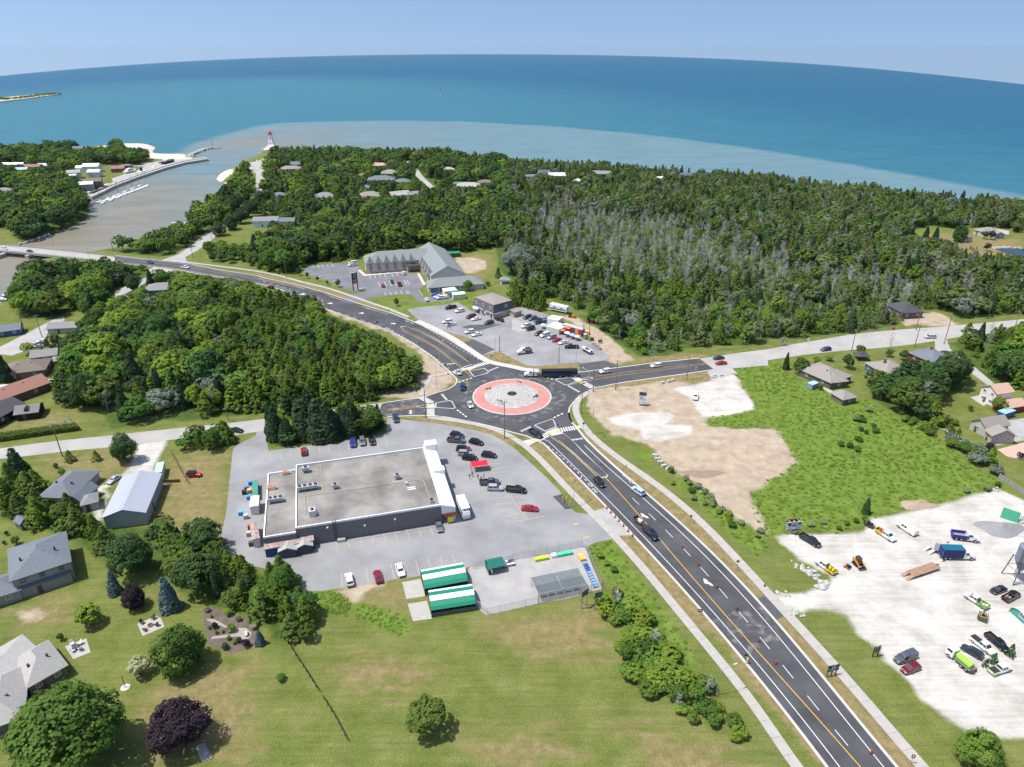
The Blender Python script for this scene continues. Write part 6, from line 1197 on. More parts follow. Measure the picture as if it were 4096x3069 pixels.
VL=[('pickup',BL,'bright blue pickup, leftmost of three parked by the spruce row','B1',835,1225,838,1272),('suv',GR,'grey car, middle one of three parked by the spruce row','B1',918,1218,925,1262),('suv',K_,'black car, rightmost of three parked by the spruce row','B1',1000,1213,1010,1255),('suv',(150,52,52),'red car parked alone behind the store','B1',412,1303,408,1262),
('suv',(44,52,66),'dark blue grey SUV leaving the store lot onto the road','B1',1205,1022,1216,1062),('sedan',S_,'silver sedan on the crossing at the roundabout','B1',1750,620,1762,652),('jeep',(36,56,110),'boxy blue off-roader entering the roundabout','B1',1785,755,1786,800),('sedan',(186,188,180),'silver sedan circling beside the red apron','B1',1850,900,1868,935),
('suv',N_,'dark navy SUV at the back of the store lot rows','B1',1735,1163,1795,1175),('pickup',(92,94,96),'grey pickup beside the navy SUV','B1',1727,1208,1812,1216),('suv',K_,'black off-roader opposite the grey pickup','B1',1900,1225,1960,1238),('suv',(140,28,36),'red SUV with black roof in the store lot row','B1',1790,1282,1856,1282),('suv',(150,156,162),'silver SUV between the red and the black one','B1',1808,1322,1866,1324),('suv',K_,'black SUV just above the red cart shelter','B1',1845,1360,1906,1366),('suv',(30,32,36),'black hatchback right of the cart shelter row','B1',2010,1335,2070,1342),('pickup',(88,90,92),'grey pickup beside the walking people','B1',2015,1570,2105,1566),('suv',(170,175,180),'silver hatchback below the grey pickup','B1',2065,1620,2132,1622),('pickup',K_,'black pickup parked near the lot drive','C2',35,125,122,135),('sedan',(176,24,30),'bright red sedan alone in the store lot','C2',155,285,226,290),
('suv',W_,'white SUV beside the small red and white sign','B1',1650,185,1612,192),('sedan',W_,'white sedan directly behind the small sign','B1',1680,207,1640,216),('van',(104,24,34),'dark red minivan in front of the plaza shops','B1',1855,142,1815,152),('sedan',W_,'white sedan parked in front of the plaza shops','B1',1897,160,1860,168),('suv',(70,76,84),'grey SUV at the plaza corner','B1',2010,193,1970,202),('suv',W_,'white SUV near the plaza entrance','B1',1757,92,1717,100),('pickup',K_,'black pickup left of the plaza building','B1',1680,62,1636,72),('suv',W_,'white SUV by the dark asphalt patch','B1',1843,272,1800,280),('sedan',W_,'white sedan nearest the plaza lot verge','B1',1903,295,1862,304),
('sedan',K_,'black car half hidden behind the clump on the western road','B0',2040,1120,2078,1126),('jeep',(200,24,34),'red off-roader with black top on the mown grass','B0',1675,1505,1738,1504),('sedan',(176,184,192),'silver sedan on the gravel driveway','B0',980,1545,930,1582),('sedan',W_,'white car by the left street','B0',360,353,312,358),('sedan',(110,40,44),'dark red car by the left street','B0',335,375,300,380),('sedan',(160,176,196),'pale blue car by the left street','B0',330,395,296,400),
('van',(214,222,232),'white and blue van on the bridge','A0',40,1062,72,1068),('suv',(40,46,60),'dark SUV on the bridge','A0',258,1087,285,1091),('suv',(70,90,124),'blue SUV on the dark road past the bridge','A0',1297,1183,1330,1190),('pickup',W_,'white pickup on the road past the bridge','A0',1597,1227,1638,1236),
('pickup',W_,'front white pickup at the left end of the hotel','A1',835,1207,790,1214),('van',W_,'white van behind the pickup at the left end of the hotel','A1',832,1188,790,1194),('suv',W_,'white SUV by the hotel entrance canopy','A1',1270,1278,1250,1268),('sedan',(170,28,44),'red sedan in the middle of the hotel lot','A1',1095,1382,1090,1362),('sedan',(34,38,48),'black car in the middle of the hotel lot','A1',1173,1350,1180,1366),('pickup',(176,30,34),'red pickup in the middle of the hotel lot','A1',1238,1372,1229,1350),('sedan',W_,'white sedan at the lower corner of the hotel lot','A1',1473,1503,1460,1486),('pickup',W_,'white pickup with cap beside the containers','A1',1605,1490,1550,1497,None,None,'cap'),('sedan',(30,110,220),'bright blue sports car under wraps by the hotel annex','A1',1548,1460,1510,1464),('sedan',W_,'white car behind the capped pickup','A1',1570,1478,1535,1484),('suv',(110,40,50),'dark red car on the curve by the hotel','A1',125,1400,100,1394),
('suv',K_,'black SUV left of the blue dump truck','B2',135,147,100,156),('suv',(80,90,104),'blue grey SUV beside the blue dump truck','B2',178,158,143,168),('pickup',W_,'white pickup in the upper plaza lot','B2',130,222,76,234),('jeep',K_,'black off-roader in the upper plaza lot','B2',160,246,120,256),('suv',(84,26,36),'dark maroon SUV near the food truck tables','B2',235,288,196,298),('van',W_,'white minivan in the plaza row','B2',283,300,242,312),('suv',(160,166,172),'silver SUV in the plaza row','B2',342,318,304,328),('sedan',(170,24,38),'red car in the plaza row','B2',388,343,350,352),('sedan',W_,'white sedan at the front of the plaza row','B2',440,363,402,373),('pickup',(24,28,36),'big black pickup towing the boat','B2',515,402,455,402),
('suv',W_,'white SUV on the east road near the crossing','B2',803,613,755,622),('suv',W_,'white SUV further along the dark east road','B2',1243,565,1195,572),('sedan',(46,50,56),'dark hatchback where the pale pavement begins','B2',1783,497,1740,502),('sedan',(164,26,36),'red car where the pale pavement begins','B2',1805,541,1760,545),('suv',(240,240,238),'white SUV parked on the bare dirt lot','B2',1583,832,1581,872),('pickup',(40,44,50),'dark pickup on the near crossing leaving the roundabout','B2',205,1152,258,1188),('suv',(26,27,30),'black SUV with roof rack heading down the main road','B2',755,1572,808,1628,None,None,None,True),('suv',(184,206,218),'pale blue SUV driving up the main road','C2',1088,136,1042,104),('pickup',(24,30,52),'navy pickup towing a trailer down the main road','C2',1195,500,1255,560,None,None,'cover'),
('suv',(70,86,120),'blue SUV on the east road before the narrow firs','B3',500,423,462,428),('van',(196,200,204),'silver minivan at the side street junction','B3',1400,316,1360,316),('sedan',(36,40,48),'dark car far right on the east road','B3',1790,265,1822,272),
('suv',W_,'white SUV left in the row by the weed patch','C1',805,900,794,848),('sedan',(140,18,40),'dark red car in the row by the weed patch','C1',1052,870,1038,820),('sedan',(240,240,238),'white sedan right in the row by the weed patch','C1',1245,816,1264,872),('sedan',(112,114,118),'grey sedan parked against the store wall','C1',1580,440,1592,490),
('pickup',(34,38,48),'dark pickup in front of the board sign','C3',365,562,462,620),('pickup',W_,'white pickup with yellow and navy bed towing a trailer','C3',1015,512,1098,566,None,(224,180,40)),('pickup',W_,'white pickup with white cap by the weedy field','C3',1200,462,1135,420,None,None,'cap'),('pickup',W_,'white pickup with yellow bed beside the boulders','C3',500,787,418,730,None,(232,188,40)),('sedan',(34,38,48),'dark sedan near the silo','C3',1990,985,1925,1008),('pickup',K_,'black pickup with cluttered bed near the silo','C3',2100,1042,2175,1002),('pickup',(226,230,226),'white and green pickup towing a flat trailer','C3',1800,1080,1718,1028,None,(110,170,60)),
('pickup',(86,92,100),'grey pickup with tonneau at the yard edge','D3',1185,705,1098,738,None,None,'cap'),('suv',(112,20,36),'dark red SUV at the yard edge','D3',1230,800,1142,832),('suv',(44,56,70),'dark teal SUV beside the sprayer truck','D3',1760,655,1678,608),('pickup',W_,'white pickup between the teal SUV and the black pickup','D3',1850,600,1940,672,None,None,'cover'),('pickup',(18,19,21),'black pickup beside the cone cedars','D3',1975,575,2062,650),('pickup',(230,232,230),'white and lime pickup in the lower right of the yard','D3',2000,808,2092,778,None,(206,226,180))]
VO={}
for v in VL:
 kw=dict(zip(('roof','bed','cargo','rack'),[x for x in v[8:]]))if len(v)>8 else{}
 if 'roof' in v[2]and 'black roof' in v[2]:kw['roof']=K_
 if 'black top' in v[2]:kw['roof']=K_
 VO[v[2]]=vehicle(*v[:8],**kw)
bpy.context.view_layer.update()
load(VO['white pickup with yellow and navy bed towing a trailer'],'jumble of red and grey tools in the yellow bed',[(170,40,36),(120,120,124),(190,185,180)]);load(VO['white pickup with yellow bed beside the boulders'],'yellow gear in the bed of the yellow bedded pickup',[(224,214,50),(60,60,60),(190,190,60)])
load(VO['black pickup with cluttered bed near the silo'],'brown and grey clutter in the black pickup bed',[(170,110,70),(200,200,196),(110,130,130)]);load(VO['white and green pickup towing a flat trailer'],'white tank and tools in the green bed',[(220,205,180),(150,90,60),(210,210,205)])
# wrapped cover on the blue car is its colour; trailers
def trailer(label,t,x,y,fx,fy,L,wd,col,rails=True,ramp=False,name='flat_trailer',axles=2,dz=.55,cat='trailer',deckm=None):
 a,b_=g(t,x,y,.5),g(t,fx,fy,.5);ang=atan2(b_.y-a.y,b_.x-a.x);s=shrink(a);o=thing(name,label,cat,(a.x,a.y,.045),ang,s=s)
 dk=obj('deck',_B(-L/2,L/2,-wd/2,wd/2,dz-.12,dz),deckm or pnt(col,.85,.25),o)
 n=max(4,int(wd/.25))
 for i in range(n):obj('plank',_B(-L/2+.02,L/2-.02,-wd/2+wd*i/n+.01,-wd/2+wd*(i+1)/n-.015,dz,dz+.03),deckm or pnt(col,.85,.25),dk)
 if rails:
  for sy in(-1,1):obj('side_rail',_B(-L/2,L/2,sy*wd/2-.04,sy*wd/2+.04,dz+.35,dz+.43).box(-L/2,-L/2+.08,sy*wd/2-.04,sy*wd/2+.04,dz,dz+.35).box(L/2-.08,L/2,sy*wd/2-.04,sy*wd/2+.04,dz,dz+.35),'steel_dark',o)
  obj('tail_gate',_B(-L/2-.05,-L/2,-wd/2,wd/2,dz,dz+.9),'steel_dark',o)
 if ramp:
  for sy in(-1,1):obj('ramp',_A([(-L/2,sy*wd*.3-wd*.17,dz),(-L/2,sy*wd*.3+wd*.17,dz),(-L/2-2.0,sy*wd*.3+wd*.17,.06),(-L/2-2.0,sy*wd*.3-wd*.17,.06),(-L/2,sy*wd*.3-wd*.17,dz-.1),(-L/2,sy*wd*.3+wd*.17,dz-.1),(-L/2-2.0,sy*wd*.3+wd*.17,.0),(-L/2-2.0,sy*wd*.3-wd*.17,.0)],[(0,1,2,3),(0,3,7,4),(1,5,6,2),(3,2,6,7),(4,7,6,5)]),deckm or pnt(col,.85,.25),o)
 for k in range(axles):
  for sy in(-1,1):add_wheel(o,-L*.1-k*.8+.4*(axles-1),sy*(wd/2+.02 if rails else wd*.42),WHS,.27)
 obj('drawbar',_A([(L/2,-.4,dz-.1),(L/2,.4,dz-.1),(L/2+1.2,0,dz-.1),(L/2,-.4,dz-.02),(L/2,.4,dz-.02),(L/2+1.2,0,dz-.02)],[(2,1,0),(3,4,5),(0,1,4,3),(1,2,5,4),(2,0,3,5)]),'steel_dark',o);return o
tr1=trailer('small utility trailer behind the navy pickup','C2',1095,398,1150,440,2.6,1.6,(90,84,76));tr2=trailer('trailer with mower behind the yellow bedded pickup','C3',875,430,925,460,2.6,1.5,(60,58,56));tr3=trailer('flat trailer behind the white and green pickup','C3',1855,1222,1870,1165,3.4,1.9,(150,148,142))
tr4=trailer('long rusty low loader trailer with ramps on the gravel','C3',1340,822,1500,768,9.2,2.5,(160,128,104),rails=False,ramp=True,axles=3,dz=.8,name='low_loader_trailer');tr5=trailer('beaver tail trailer behind the blue dump truck','C3',1475,615,1600,570,6.0,2.5,(186,180,172),rails=False,ramp=True,axles=2,dz=.8,name='equipment_trailer')
bpy.context.view_layer.update()
def on_trailer(tr,label,name,cat,builder,off=(0,0,.59)):
 o=thing(name,label,cat,tr.matrix_basis@V3(off),tr.rotation_euler.z,s=tr.scale.x);builder(o);return o
def mower(o,col=(30,30,32)):
 obj('deck',_B(-.7,.6,-.6,.6,.15,.3),pnt(col),o);obj('engine',_B(-.6,-.1,-.35,.35,.3,.75),'black',o);obj('seat',_B(-.1,.35,-.25,.25,.45,.55).box(-.1,0,-.25,.25,.55,.95),'black',o)
 for sx in(-.45,.5):
  for sy in(-.6,.6):add_wheel(o,sx,sy,WHS,.27)
 obj('roll_bar',_T((-.2,-.4,.3),(-.2,-.4,1.5),.03,n=5).tube((-.2,.4,.3),(-.2,.4,1.5),.03,n=5).tube((-.2,-.4,1.5),(-.2,.4,1.5),.03,n=5),'steel_dark',o)
on_trailer(tr2,'black ride-on mower on the trailer behind the yellow bedded pickup','ride_on_mower','mower',mower);on_trailer(tr3,'yellow ride-on mower on the flat trailer','ride_on_mower','mower',lambda o:mower(o,(226,190,30)))
on_trailer(tr1,'white boxes and red can on the small utility trailer','box_load','boxes',lambda o:[obj('box',MB().cbox(0,0,0,*s_),pnt(c),o,l_)for s_,c,l_ in(((1.0,.8,.5),(232,232,230),(.5,0,0)),((.8,.6,.3),(225,220,215),(-.2,.3,0)),((.35,.35,.45),(190,40,36),(-.6,-.3,0)))])
p=g('C3',685,800);o=thing('stand_on_mower','orange and grey stand-on mower beside the loader','mower',(p.x,p.y,.02),R(130));mower(o,(206,96,40))
# tracked loader
p=g('C3',770,775);o=thing('track_loader','yellow compact track loader with bucket on the gravel','loader',(p.x,p.y,.02),R(-78))
for sy in(-1,1):
 tk=obj('track',_A([(-1.0,-.2,.3),(-.8,-.2,.05),(.8,-.2,.05),(1.0,-.2,.3),(.7,-.2,.7),(-.8,-.2,.75),(-1.0,.2,.3),(-.8,.2,.05),(.8,.2,.05),(1.0,.2,.3),(.7,.2,.7),(-.8,.2,.75)],[(5,4,3,2,1,0),(6,7,8,9,10,11)]+[(i,(i+1)%6,6+(i+1)%6,6+i)for i in range(6)]),'rubber',o,(0,sy*.75,0))
 obj('arm',_A([(-1.2,-.08,1.7),(1.3,-.08,.75),(1.5,-.08,.3),(1.65,-.08,.4),(1.4,-.08,.95),(-1.2,-.08,1.95),(-1.2,.08,1.7),(1.3,.08,.75),(1.5,.08,.3),(1.65,.08,.4),(1.4,.08,.95),(-1.2,.08,1.95)],[(0,1,4,5),(1,2,3,4),(11,10,7,6),(10,9,8,7)]+[(i+6,(i+1)%6+6,(i+1)%6,i)for i in range(6)]),pnt((214,150,40)),o,(0,sy*.78,0))
obj('body',_B(-1.3,.4,-.55,.55,.5,1.25),pnt((206,140,36)),o);cb=obj('cab',_B(-.6,.6,-.5,.5,1.25,2.15),'glass',o);obj('cab_roof',_B(-.7,.65,-.55,.55,2.15,2.25),pnt((60,60,60)),cb)
obj('bucket',_A([(1.5,-.95,.05),(2.3,-.95,.02),(2.2,-.95,.2),(1.6,-.95,.65),(1.5,.95,.05),(2.3,.95,.02),(2.2,.95,.2),(1.6,.95,.65)],[(0,1,2,3),(7,6,5,4),(0,4,5,1),(0,3,7,4)]),pnt((70,68,66)),o)
# ---- lorries
def lorry(label,t,x,y,fx,fy,cabcol,name='lorry',L=8.0,sc_=None,cat='truck',bonnet=True):
 a,b_=g(t,x,y,1.),g(t,fx,fy,1.);ang=atan2(b_.y-a.y,b_.x-a.x);s=sc_ or shrink(a);o=thing(name,label,cat,(a.x,a.y,.045),ang,s=s);cp_=cpt(cabcol);f=L/2
 obj('chassis',_B(-L/2,f-.3,-.45,.45,.7,1.0),'steel_dark',o)
 if bonnet:
  obj('bonnet',_A([(f-1.7,-.95,.6),(f,-.8,.6),(f,.8,.6),(f-1.7,.95,.6),(f-1.7,-.85,1.75),(f-.1,-.65,1.45),(f-.1,.65,1.45),(f-1.7,.85,1.75)],[(3,2,1,0),(4,5,6,7),(0,1,5,4),(1,2,6,5),(2,3,7,6),(3,0,4,7)]),cp_,o);x0,x1=f-3.2,f-1.65
 else:x0,x1=f-1.9,f
 cb=obj('cab',_A([(x0,-1.05,.6),(x1,-1.05,.6),(x1,1.05,.6),(x0,1.05,.6),(x0,-1.05,1.7),(x1,-1.05,1.7),(x1,1.05,1.7),(x0,1.05,1.7),(x0+.05,-.95,2.6),(x1-.35,-.95,2.6),(x1-.35,.95,2.6),(x0+.05,.95,2.6)],[(3,2,1,0),(0,1,5,4),(1,2,6,5),(2,3,7,6),(3,0,4,7),(4,5,9,8),(5,6,10,9),(6,7,11,10),(7,4,8,11),(8,9,10,11)]),cp_,o)
 obj('windscreen',MB().quad((x1-.02,-.92,1.75),(x1-.02,.92,1.75),(x1-.32,.85,2.5),(x1-.32,-.85,2.5)),'glass',cb)
 for sy in(-1,1):
  obj('side_window',MB().quad(*[(xx,sy*yy,zz)for xx,yy,zz in((x0+.35,1.06,1.75),(x1-.15,1.06,1.75),(x1-.42,.98,2.45),(x0+.35,.98,2.45))]),'glass',cb);obj('headlight',_B(f-.06,f+.02,-.15,.15,.85,1.1),'head_lamp',o,(0,sy*.6,0))
  add_wheel(o,f-1.0,sy*.95,WHT,.5);add_wheel(o,-L/2+1.2,sy*.9,WHT,.5);add_wheel(o,-L/2+2.4,sy*.9,WHT,.5)
 obj('bumper',_B(f-.05,f+.15,-1.0,1.0,.45,.75),'steel',o);return o
def tipper(o,x0,x1,z0,z1,col,inner=(120,112,104),flare=.1):
 b=MB();hw=1.2;t_=.08;p_=pnt(col,.5,.15)
 obj('tipper_floor',_B(x0,x1,-hw,hw,z0,z0+.1),pnt(inner,.9),o)
 for sy in(-1,1):obj('tipper_side',_A([(x0,sy*hw,z0),(x1,sy*hw,z0),(x1,sy*(hw+flare),z1),(x0,sy*(hw+flare),z1),(x0,sy*(hw-t_),z0),(x1,sy*(hw-t_),z0),(x1,sy*(hw+flare-t_),z1),(x0,sy*(hw+flare-t_),z1)],[(0,1,2,3),(7,6,5,4),(3,2,6,7),(0,3,7,4),(1,5,6,2)]),p_,o)
 obj('tipper_front',_B(x1-.1,x1,-hw,hw,z0,z1+.25),p_,o);obj('tailgate',_B(x0-.06,x0,-hw,hw,z0,z1),p_,o)
o=lorry('small white dump truck with grey tipper on the plaza lot','B2',105,442,36,454,W_,'dump_truck',6.2);tipper(o,-3.0,.1,1.05,1.9,(120,112,100))
o=lorry('blue flat tipper truck beside the container trailers','B2',255,182,205,192,(30,48,96),'dump_truck',7.2);tipper(o,-3.5,.4,1.05,1.7,(44,96,170))
o=lorry('blue dump truck with white cab hitched to the beaver tail trailer','C3',1700,532,1795,545,W_,'dump_truck',7.0);tipper(o,-3.4,.6,1.05,2.1,(32,50,140),(150,140,128))
o=lorry('white cab truck carrying a blue container','C3',1630,690,1752,694,W_,'container_truck',9.0);bx=obj('container',_B(-4.4,1.2,-1.22,1.22,1.1,3.5),pnt((40,42,104),.5,.12),o);obj('container_roof',_B(-4.42,1.22,-1.24,1.24,3.5,3.56),pnt((20,98,120),.5),bx)
for i in range(16):obj('rib',_B(-4.3+i*.34,-4.16+i*.34,-1.27,-1.22,1.2,3.45),pnt((44,46,112),.5),bx)
for sy in(-1,1):obj('door_leaf',_A([(-4.45,sy*1.2,1.15),(-5.2,sy*2.0,1.15),(-5.2,sy*2.0,3.45),(-4.45,sy*1.2,3.45)],[(0,1,2,3)]),pnt((150,156,164)),bx)
o=lorry('white and lime sprayer truck with green tank','D3',1665,735,1560,645,W_,'sprayer_truck',6.6,bonnet=False);obj('tank',_T((-2.6,0,1.75),(1.0,0,1.75),.75,n=14),pnt((150,214,50),.4),o);obj('tank_frame',_B(-3.0,1.1,-1.0,1.0,1.0,1.08).box(-3.0,-2.9,-1.0,1.0,1.08,1.6),'steel',o)
o=lorry('white delivery truck with green skirt beside the store front','C1',1790,300,1835,405,W_,'delivery_truck',7.2,bonnet=False);obj('box_body',_B(-3.6,1.5,-1.2,1.2,1.0,3.4),'white_paint',o);obj('skirt',_B(-3.6,1.5,-1.24,1.24,.55,1.05),pnt((20,92,52)),o);obj('roof_cap',_B(-3.6,3.0,-1.15,1.15,3.4,3.45),'white_paint',o)
p=g('D3',1775,820);o=thing('push_spreader','small red push spreader behind the sprayer truck','spreader',(p.x,p.y,.02),R(30));obj('hopper',_L([(.15,.3),(.4,.7)],8),pnt((214,30,40)),o);obj('handle',_T((-.1,.2,.5),(-.8,.2,1.0),.03).tube((-.1,-.2,.5),(-.8,-.2,1.0),.03),'steel',o);[add_wheel(o,0,s_,WHS,.27)for s_ in(-.35,.35)]
# semi with long dump trailer
sm=lorry('white tractor unit of the long dump trailer on the roundabout','B2',200,640,105,640,W_,'semi_tractor',8.4,cat='truck')
for sy in(-1,1):obj('exhaust_stack',_T((.6,sy*.9,1.0),(.6,sy*.9,3.4),.09,n=8),M['steel'],sm);obj('fuel_tank',_T((-.6,sy*.85,.75),(.6,sy*.85,.75),.32,n=10),M['steel'],sm)
a,b_=g('B2',255,655,.5),g('B2',562,650,.5);d=(a-b_);c=(a+b_)/2;ang=atan2(d.y,d.x);L=d.length;o=thing('dump_trailer','long dark blue dump trailer behind the white tractor unit','trailer',(c.x,c.y,.045),ang)
obj('frame',_B(-L/2,L/2-1,-.5,.5,.95,1.25),pnt((24,40,84)),o);p_=pnt((58,60,66),.6,.2)
for sy in(-1,1):obj('trough_side',_A([(-L/2,sy*.5,1.3),(L/2,sy*.5,1.5),(L/2,sy*1.25,2.9),(-L/2,sy*1.25,2.9),(-L/2,sy*.42,1.3),(L/2,sy*.42,1.5),(L/2,sy*1.15,2.9),(-L/2,sy*1.15,2.9)],[(0,1,2,3),(7,6,5,4),(3,2,6,7)]),p_,o);[obj('stake',_B(-L/2+.3+i*L/9.5,-L/2+.42+i*L/9.5,sy*1.22-.05,sy*1.22+.05,1.6,2.95),pnt((70,66,62)),o)for i in range(9)];[add_wheel(o,-L/2+xx,sy*.95,WHT,.5)for xx in(1.0,2.6,4.2,6.6)];obj('side_skirt',_B(-L/2,L/2-2,sy*1.1-.04,sy*1.1+.04,1.15,1.55),pnt((26,52,110)),o)
for x in(-L/2,L/2):obj('end_wall',_B(x-.05,x+.05,-1.15,1.15,1.3,2.95),pnt((36,70,150)),o)
obj('tarp_roll',_T((-L/2,1.2,3.0),(L/2,1.2,3.0),.14,n=8),'black',o)
# speed boat on trailer, food truck, RV, tractors
def hull(name,m,parent,L=6.,wd=2.2,h=.9,z0=.5):
 st=[(-.5,1,1),(-.2,1,1),(.2,.92,1),(.38,.55,1.08),(.5,.02,1.15)];vs,fs=[],[]
 for(t_,k,zz)in st:vs+=[(t_*L,-wd/2*k,z0+h*zz),(t_*L,-wd/2*k*.75,z0+h*.25),(t_*L,0,z0+(0 if t_<.3 else h*.35*(t_-.3)/.2)),(t_*L,wd/2*k*.75,z0+h*.25),(t_*L,wd/2*k,z0+h*zz)]
 for i in range(4):
  for j in range(4):fs.append((i*5+j,(i+1)*5+j,(i+1)*5+j+1,i*5+j+1))
 fs+=[(0,1,2,3,4)];dk=[(i*5,i*5+4,(i+1)*5+4,(i+1)*5)for i in range(4)]
 return _A(vs,fs+dk).build(name,m,parent)
p,q_=g('B2',645,440,.5),g('B2',600,415,.5);o=thing('speedboat','white and maroon speedboat behind the black pickup','boat',(p.x,p.y,.45),atan2(q_.y-p.y,q_.x-p.x));hull('hull','white_paint',o,6.2,2.2,.9,.1);obj('stripe',_B(-3,1.2,-1.13,1.13,.6,.72),pnt((90,30,50)),o);obj('cockpit',_B(-1.6,.6,-.7,.7,1.0,1.06),pnt((90,60,120)),o);obj('windscreen',MB().quad((.7,-.8,1.0),(.7,.8,1.0),(.3,.7,1.5),(.3,-.7,1.5)),'glass',o);obj('engine',_B(-3.3,-2.9,-.3,.3,.5,1.4),'black',o)
trailer('boat trailer under the speedboat','B2',648,442,600,415,5.0,1.6,(90,92,96),rails=False,name='boat_trailer',dz=.45)
a,b_=g('B2',430,250,1.),g('B2',600,300,1.);ang=atan2(b_.y-a.y,b_.x-a.x);L=(b_-a).length;o=thing('food_truck','long food truck with flame painted side and open hatch','food truck',(a.x,a.y,.05),ang)
obj('body',_B(0,L,0,2.5,.5,3.1),pnt((150,156,160)),o);obj('roof',_B(-.05,L+.05,-.05,2.55,3.1,3.18),pnt((176,182,186)),o)
for i,c_ in enumerate(((40,36,50),(224,120,50),(200,50,50),(120,40,90),(230,150,60),(170,40,70))):obj('painted_panel',_B(L*i/6+.02,L*(i+1)/6-.02,-.03,0,.7,2.9),pnt(c_),o)
obj('hatch',_A([(L*.15,-.04,2.7),(L*.45,-.04,2.7),(L*.45,-1.0,2.3),(L*.15,-1.0,2.3)],[(0,1,2,3)]),pnt((228,110,90)),o)
for x in(1.5,L-1.5):
 for y in(.1,2.4):add_wheel(o,x,y,WH,.34)
a,b_=g('B2',320,60,2.),g('B2',470,90,2.);ang=atan2(b_.y-a.y,b_.x-a.x);L=(b_-a).length;o=thing('fifth_wheel_camper','long white fifth wheel camper parked in the trees','camper',(a.x,a.y,.02),ang);obj('body',_A([(0,0,.9),(L,0,.9),(L+.0,0,3.4),(.3,0,3.6),(0,2.5,.9),(L,2.5,.9),(L,2.5,3.4),(.3,2.5,3.6)],[(0,1,2,3),(5,4,7,6),(3,2,6,7),(1,5,6,2),(4,0,3,7),(4,5,1,0)]),'white_paint',o);obj('stripe',_B(.2,L-.2,-.03,0,1.4,1.9),pnt((60,64,72)),o);window(o,L*.3,-.02,2.5,1.4,.8,0,'glass');window(o,L*.7,-.02,2.5,1.2,.8,0,'glass');[add_wheel(o,L*.35+k,y,WHB,.4)for k in(0,1.1)for y in(.1,2.4)];TAKEN.append(((a.x+b_.x)/2,(a.y+b_.y)/2,7));EXCL.append(gl('B2 280,180 620,240 560,130 420,60 290,20'))
boxhut('white box trailer beside the blue tipper truck','B2',(303,160),(398,178),(395,140),2.7,(214,218,222),(240,240,240),'box_trailer','trailer');boxhut('white container beside the food truck','B2',(297,225),(405,255),(432,205),2.6,(206,204,196),(238,238,236),'storage_container','container',ribs=9)
def tractor(label,t,x,y,ang,col):
 p=g(t,x,y);o=thing('tractor',label,'tractor',(p.x,p.y,.02),R(ang));obj('bonnet',_B(.2,1.8,-.4,.4,.7,1.3),pnt(col),o);obj('platform',_B(-1.0,.2,-.6,.6,.6,.9),pnt(col),o);obj('cab_frame',_B(-.9,-.8,-.55,.55,.9,2.3).box(.0,.1,-.55,.55,.9,2.3).box(-1.0,.2,-.6,.6,2.3,2.38),'steel_dark',o);obj('loader_bucket',_A([(2.2,-.9,.1),(2.9,-.9,.1),(2.3,-.9,.8),(2.2,.9,.1),(2.9,.9,.1),(2.3,.9,.8)],[(0,1,2),(5,4,3),(0,2,5,3),(0,3,4,1)]),pnt(col),o)
 for sy in(-1,1):add_wheel(o,-.6,sy*.8,wheel_big,.7);add_wheel(o,1.5,sy*.65,WHB,.4);obj('loader_arm',_B(.6,2.3,sy*.55-.06,sy*.55+.06,.5,.7),pnt(col),o)
wheel_big=wheel_meshes(.70,.38);tractor('orange backhoe tractor at the wood edge','B2',510,150,-35,(214,120,40));tractor('red tractor with tipping cart at the wood edge','B2',665,195,-25,(140,44,40))
# == bridge, harbour
n0=gl('A0 -1200,1000 -400,1020 0,1040 300,1065 600,1096 850,1122 990,1140');s0=gl('A0 -1200,1030 -400,1058 0,1090 300,1117 700,1160 850,1175 990,1187')
br=thing('road_bridge','concrete road bridge over the brown river with railings and truss below','bridge',(0,0,0))
obj("deck",(_A([(p.x,p.y,.05)for p in n0]+[(p.x,p.y,.05)for p in s0]+[(p.x,p.y,-.75)for p in n0]+[(p.x,p.y,-.75)for p in s0],[(7+i,7+i+1,i+1,i)for i in range(6)]+[(14+i,14+i+1,21+i+1,21+i)for i in range(6)]+[(14+i,i,i+1,14+i+1)for i in range(6)][::1]+[(7+i,21+i,21+i+1,7+i+1)for i in range(6)]).mesh("deck")),M["asphalt_old"],br)
for side in(n0,s0):
 ln=rsm(side,2.0);pm=_B(-.15,.15,-.15,.15,0,1.0).mesh('rail_post')
 for p in ln:obj('rail_post',pm,'concrete',br,(p.x,p.y,.05))
 for z in(.45,.9):ribbon('rail',[V3((p.x,p.y,0))for p in ln],.06,z,'galv',br,h=.10)
 ribbon('bridge_walk',[V3((p.x,p.y,0))for p in ln],.8,.05,'concrete',br,h=.12,off=(-1.0 if side is n0 else 1.0))
ln=rsm(s0[1:4],4.0)
for a,c in zip(ln,ln[1:]):m_=(a+c)/2;obj('truss',_T((a.x,a.y,-.8),(m_.x,m_.y,-2.3),.1,n=5).tube((m_.x,m_.y,-2.3),(c.x,c.y,-.8),.1,n=5).tube((a.x,a.y,-2.35),(c.x,c.y,-2.35),.1,n=5),'steel_dark',br)
for(x,y)in((-40,1120),(250,1110)):p=g('A0',x,y);obj('pier',_B(-1.2,1.2,-5,5,-6,-.75),'concrete',br,(p.x,p.y+3,0),R(-8))
qy=gl('A0 745,590 800,590 900,545 985,508 1170,438 1290,398 1430,352 1600,306 1790,278 1795,288 1600,318 1430,364 1290,410 1170,450 985,520 900,564 790,614')
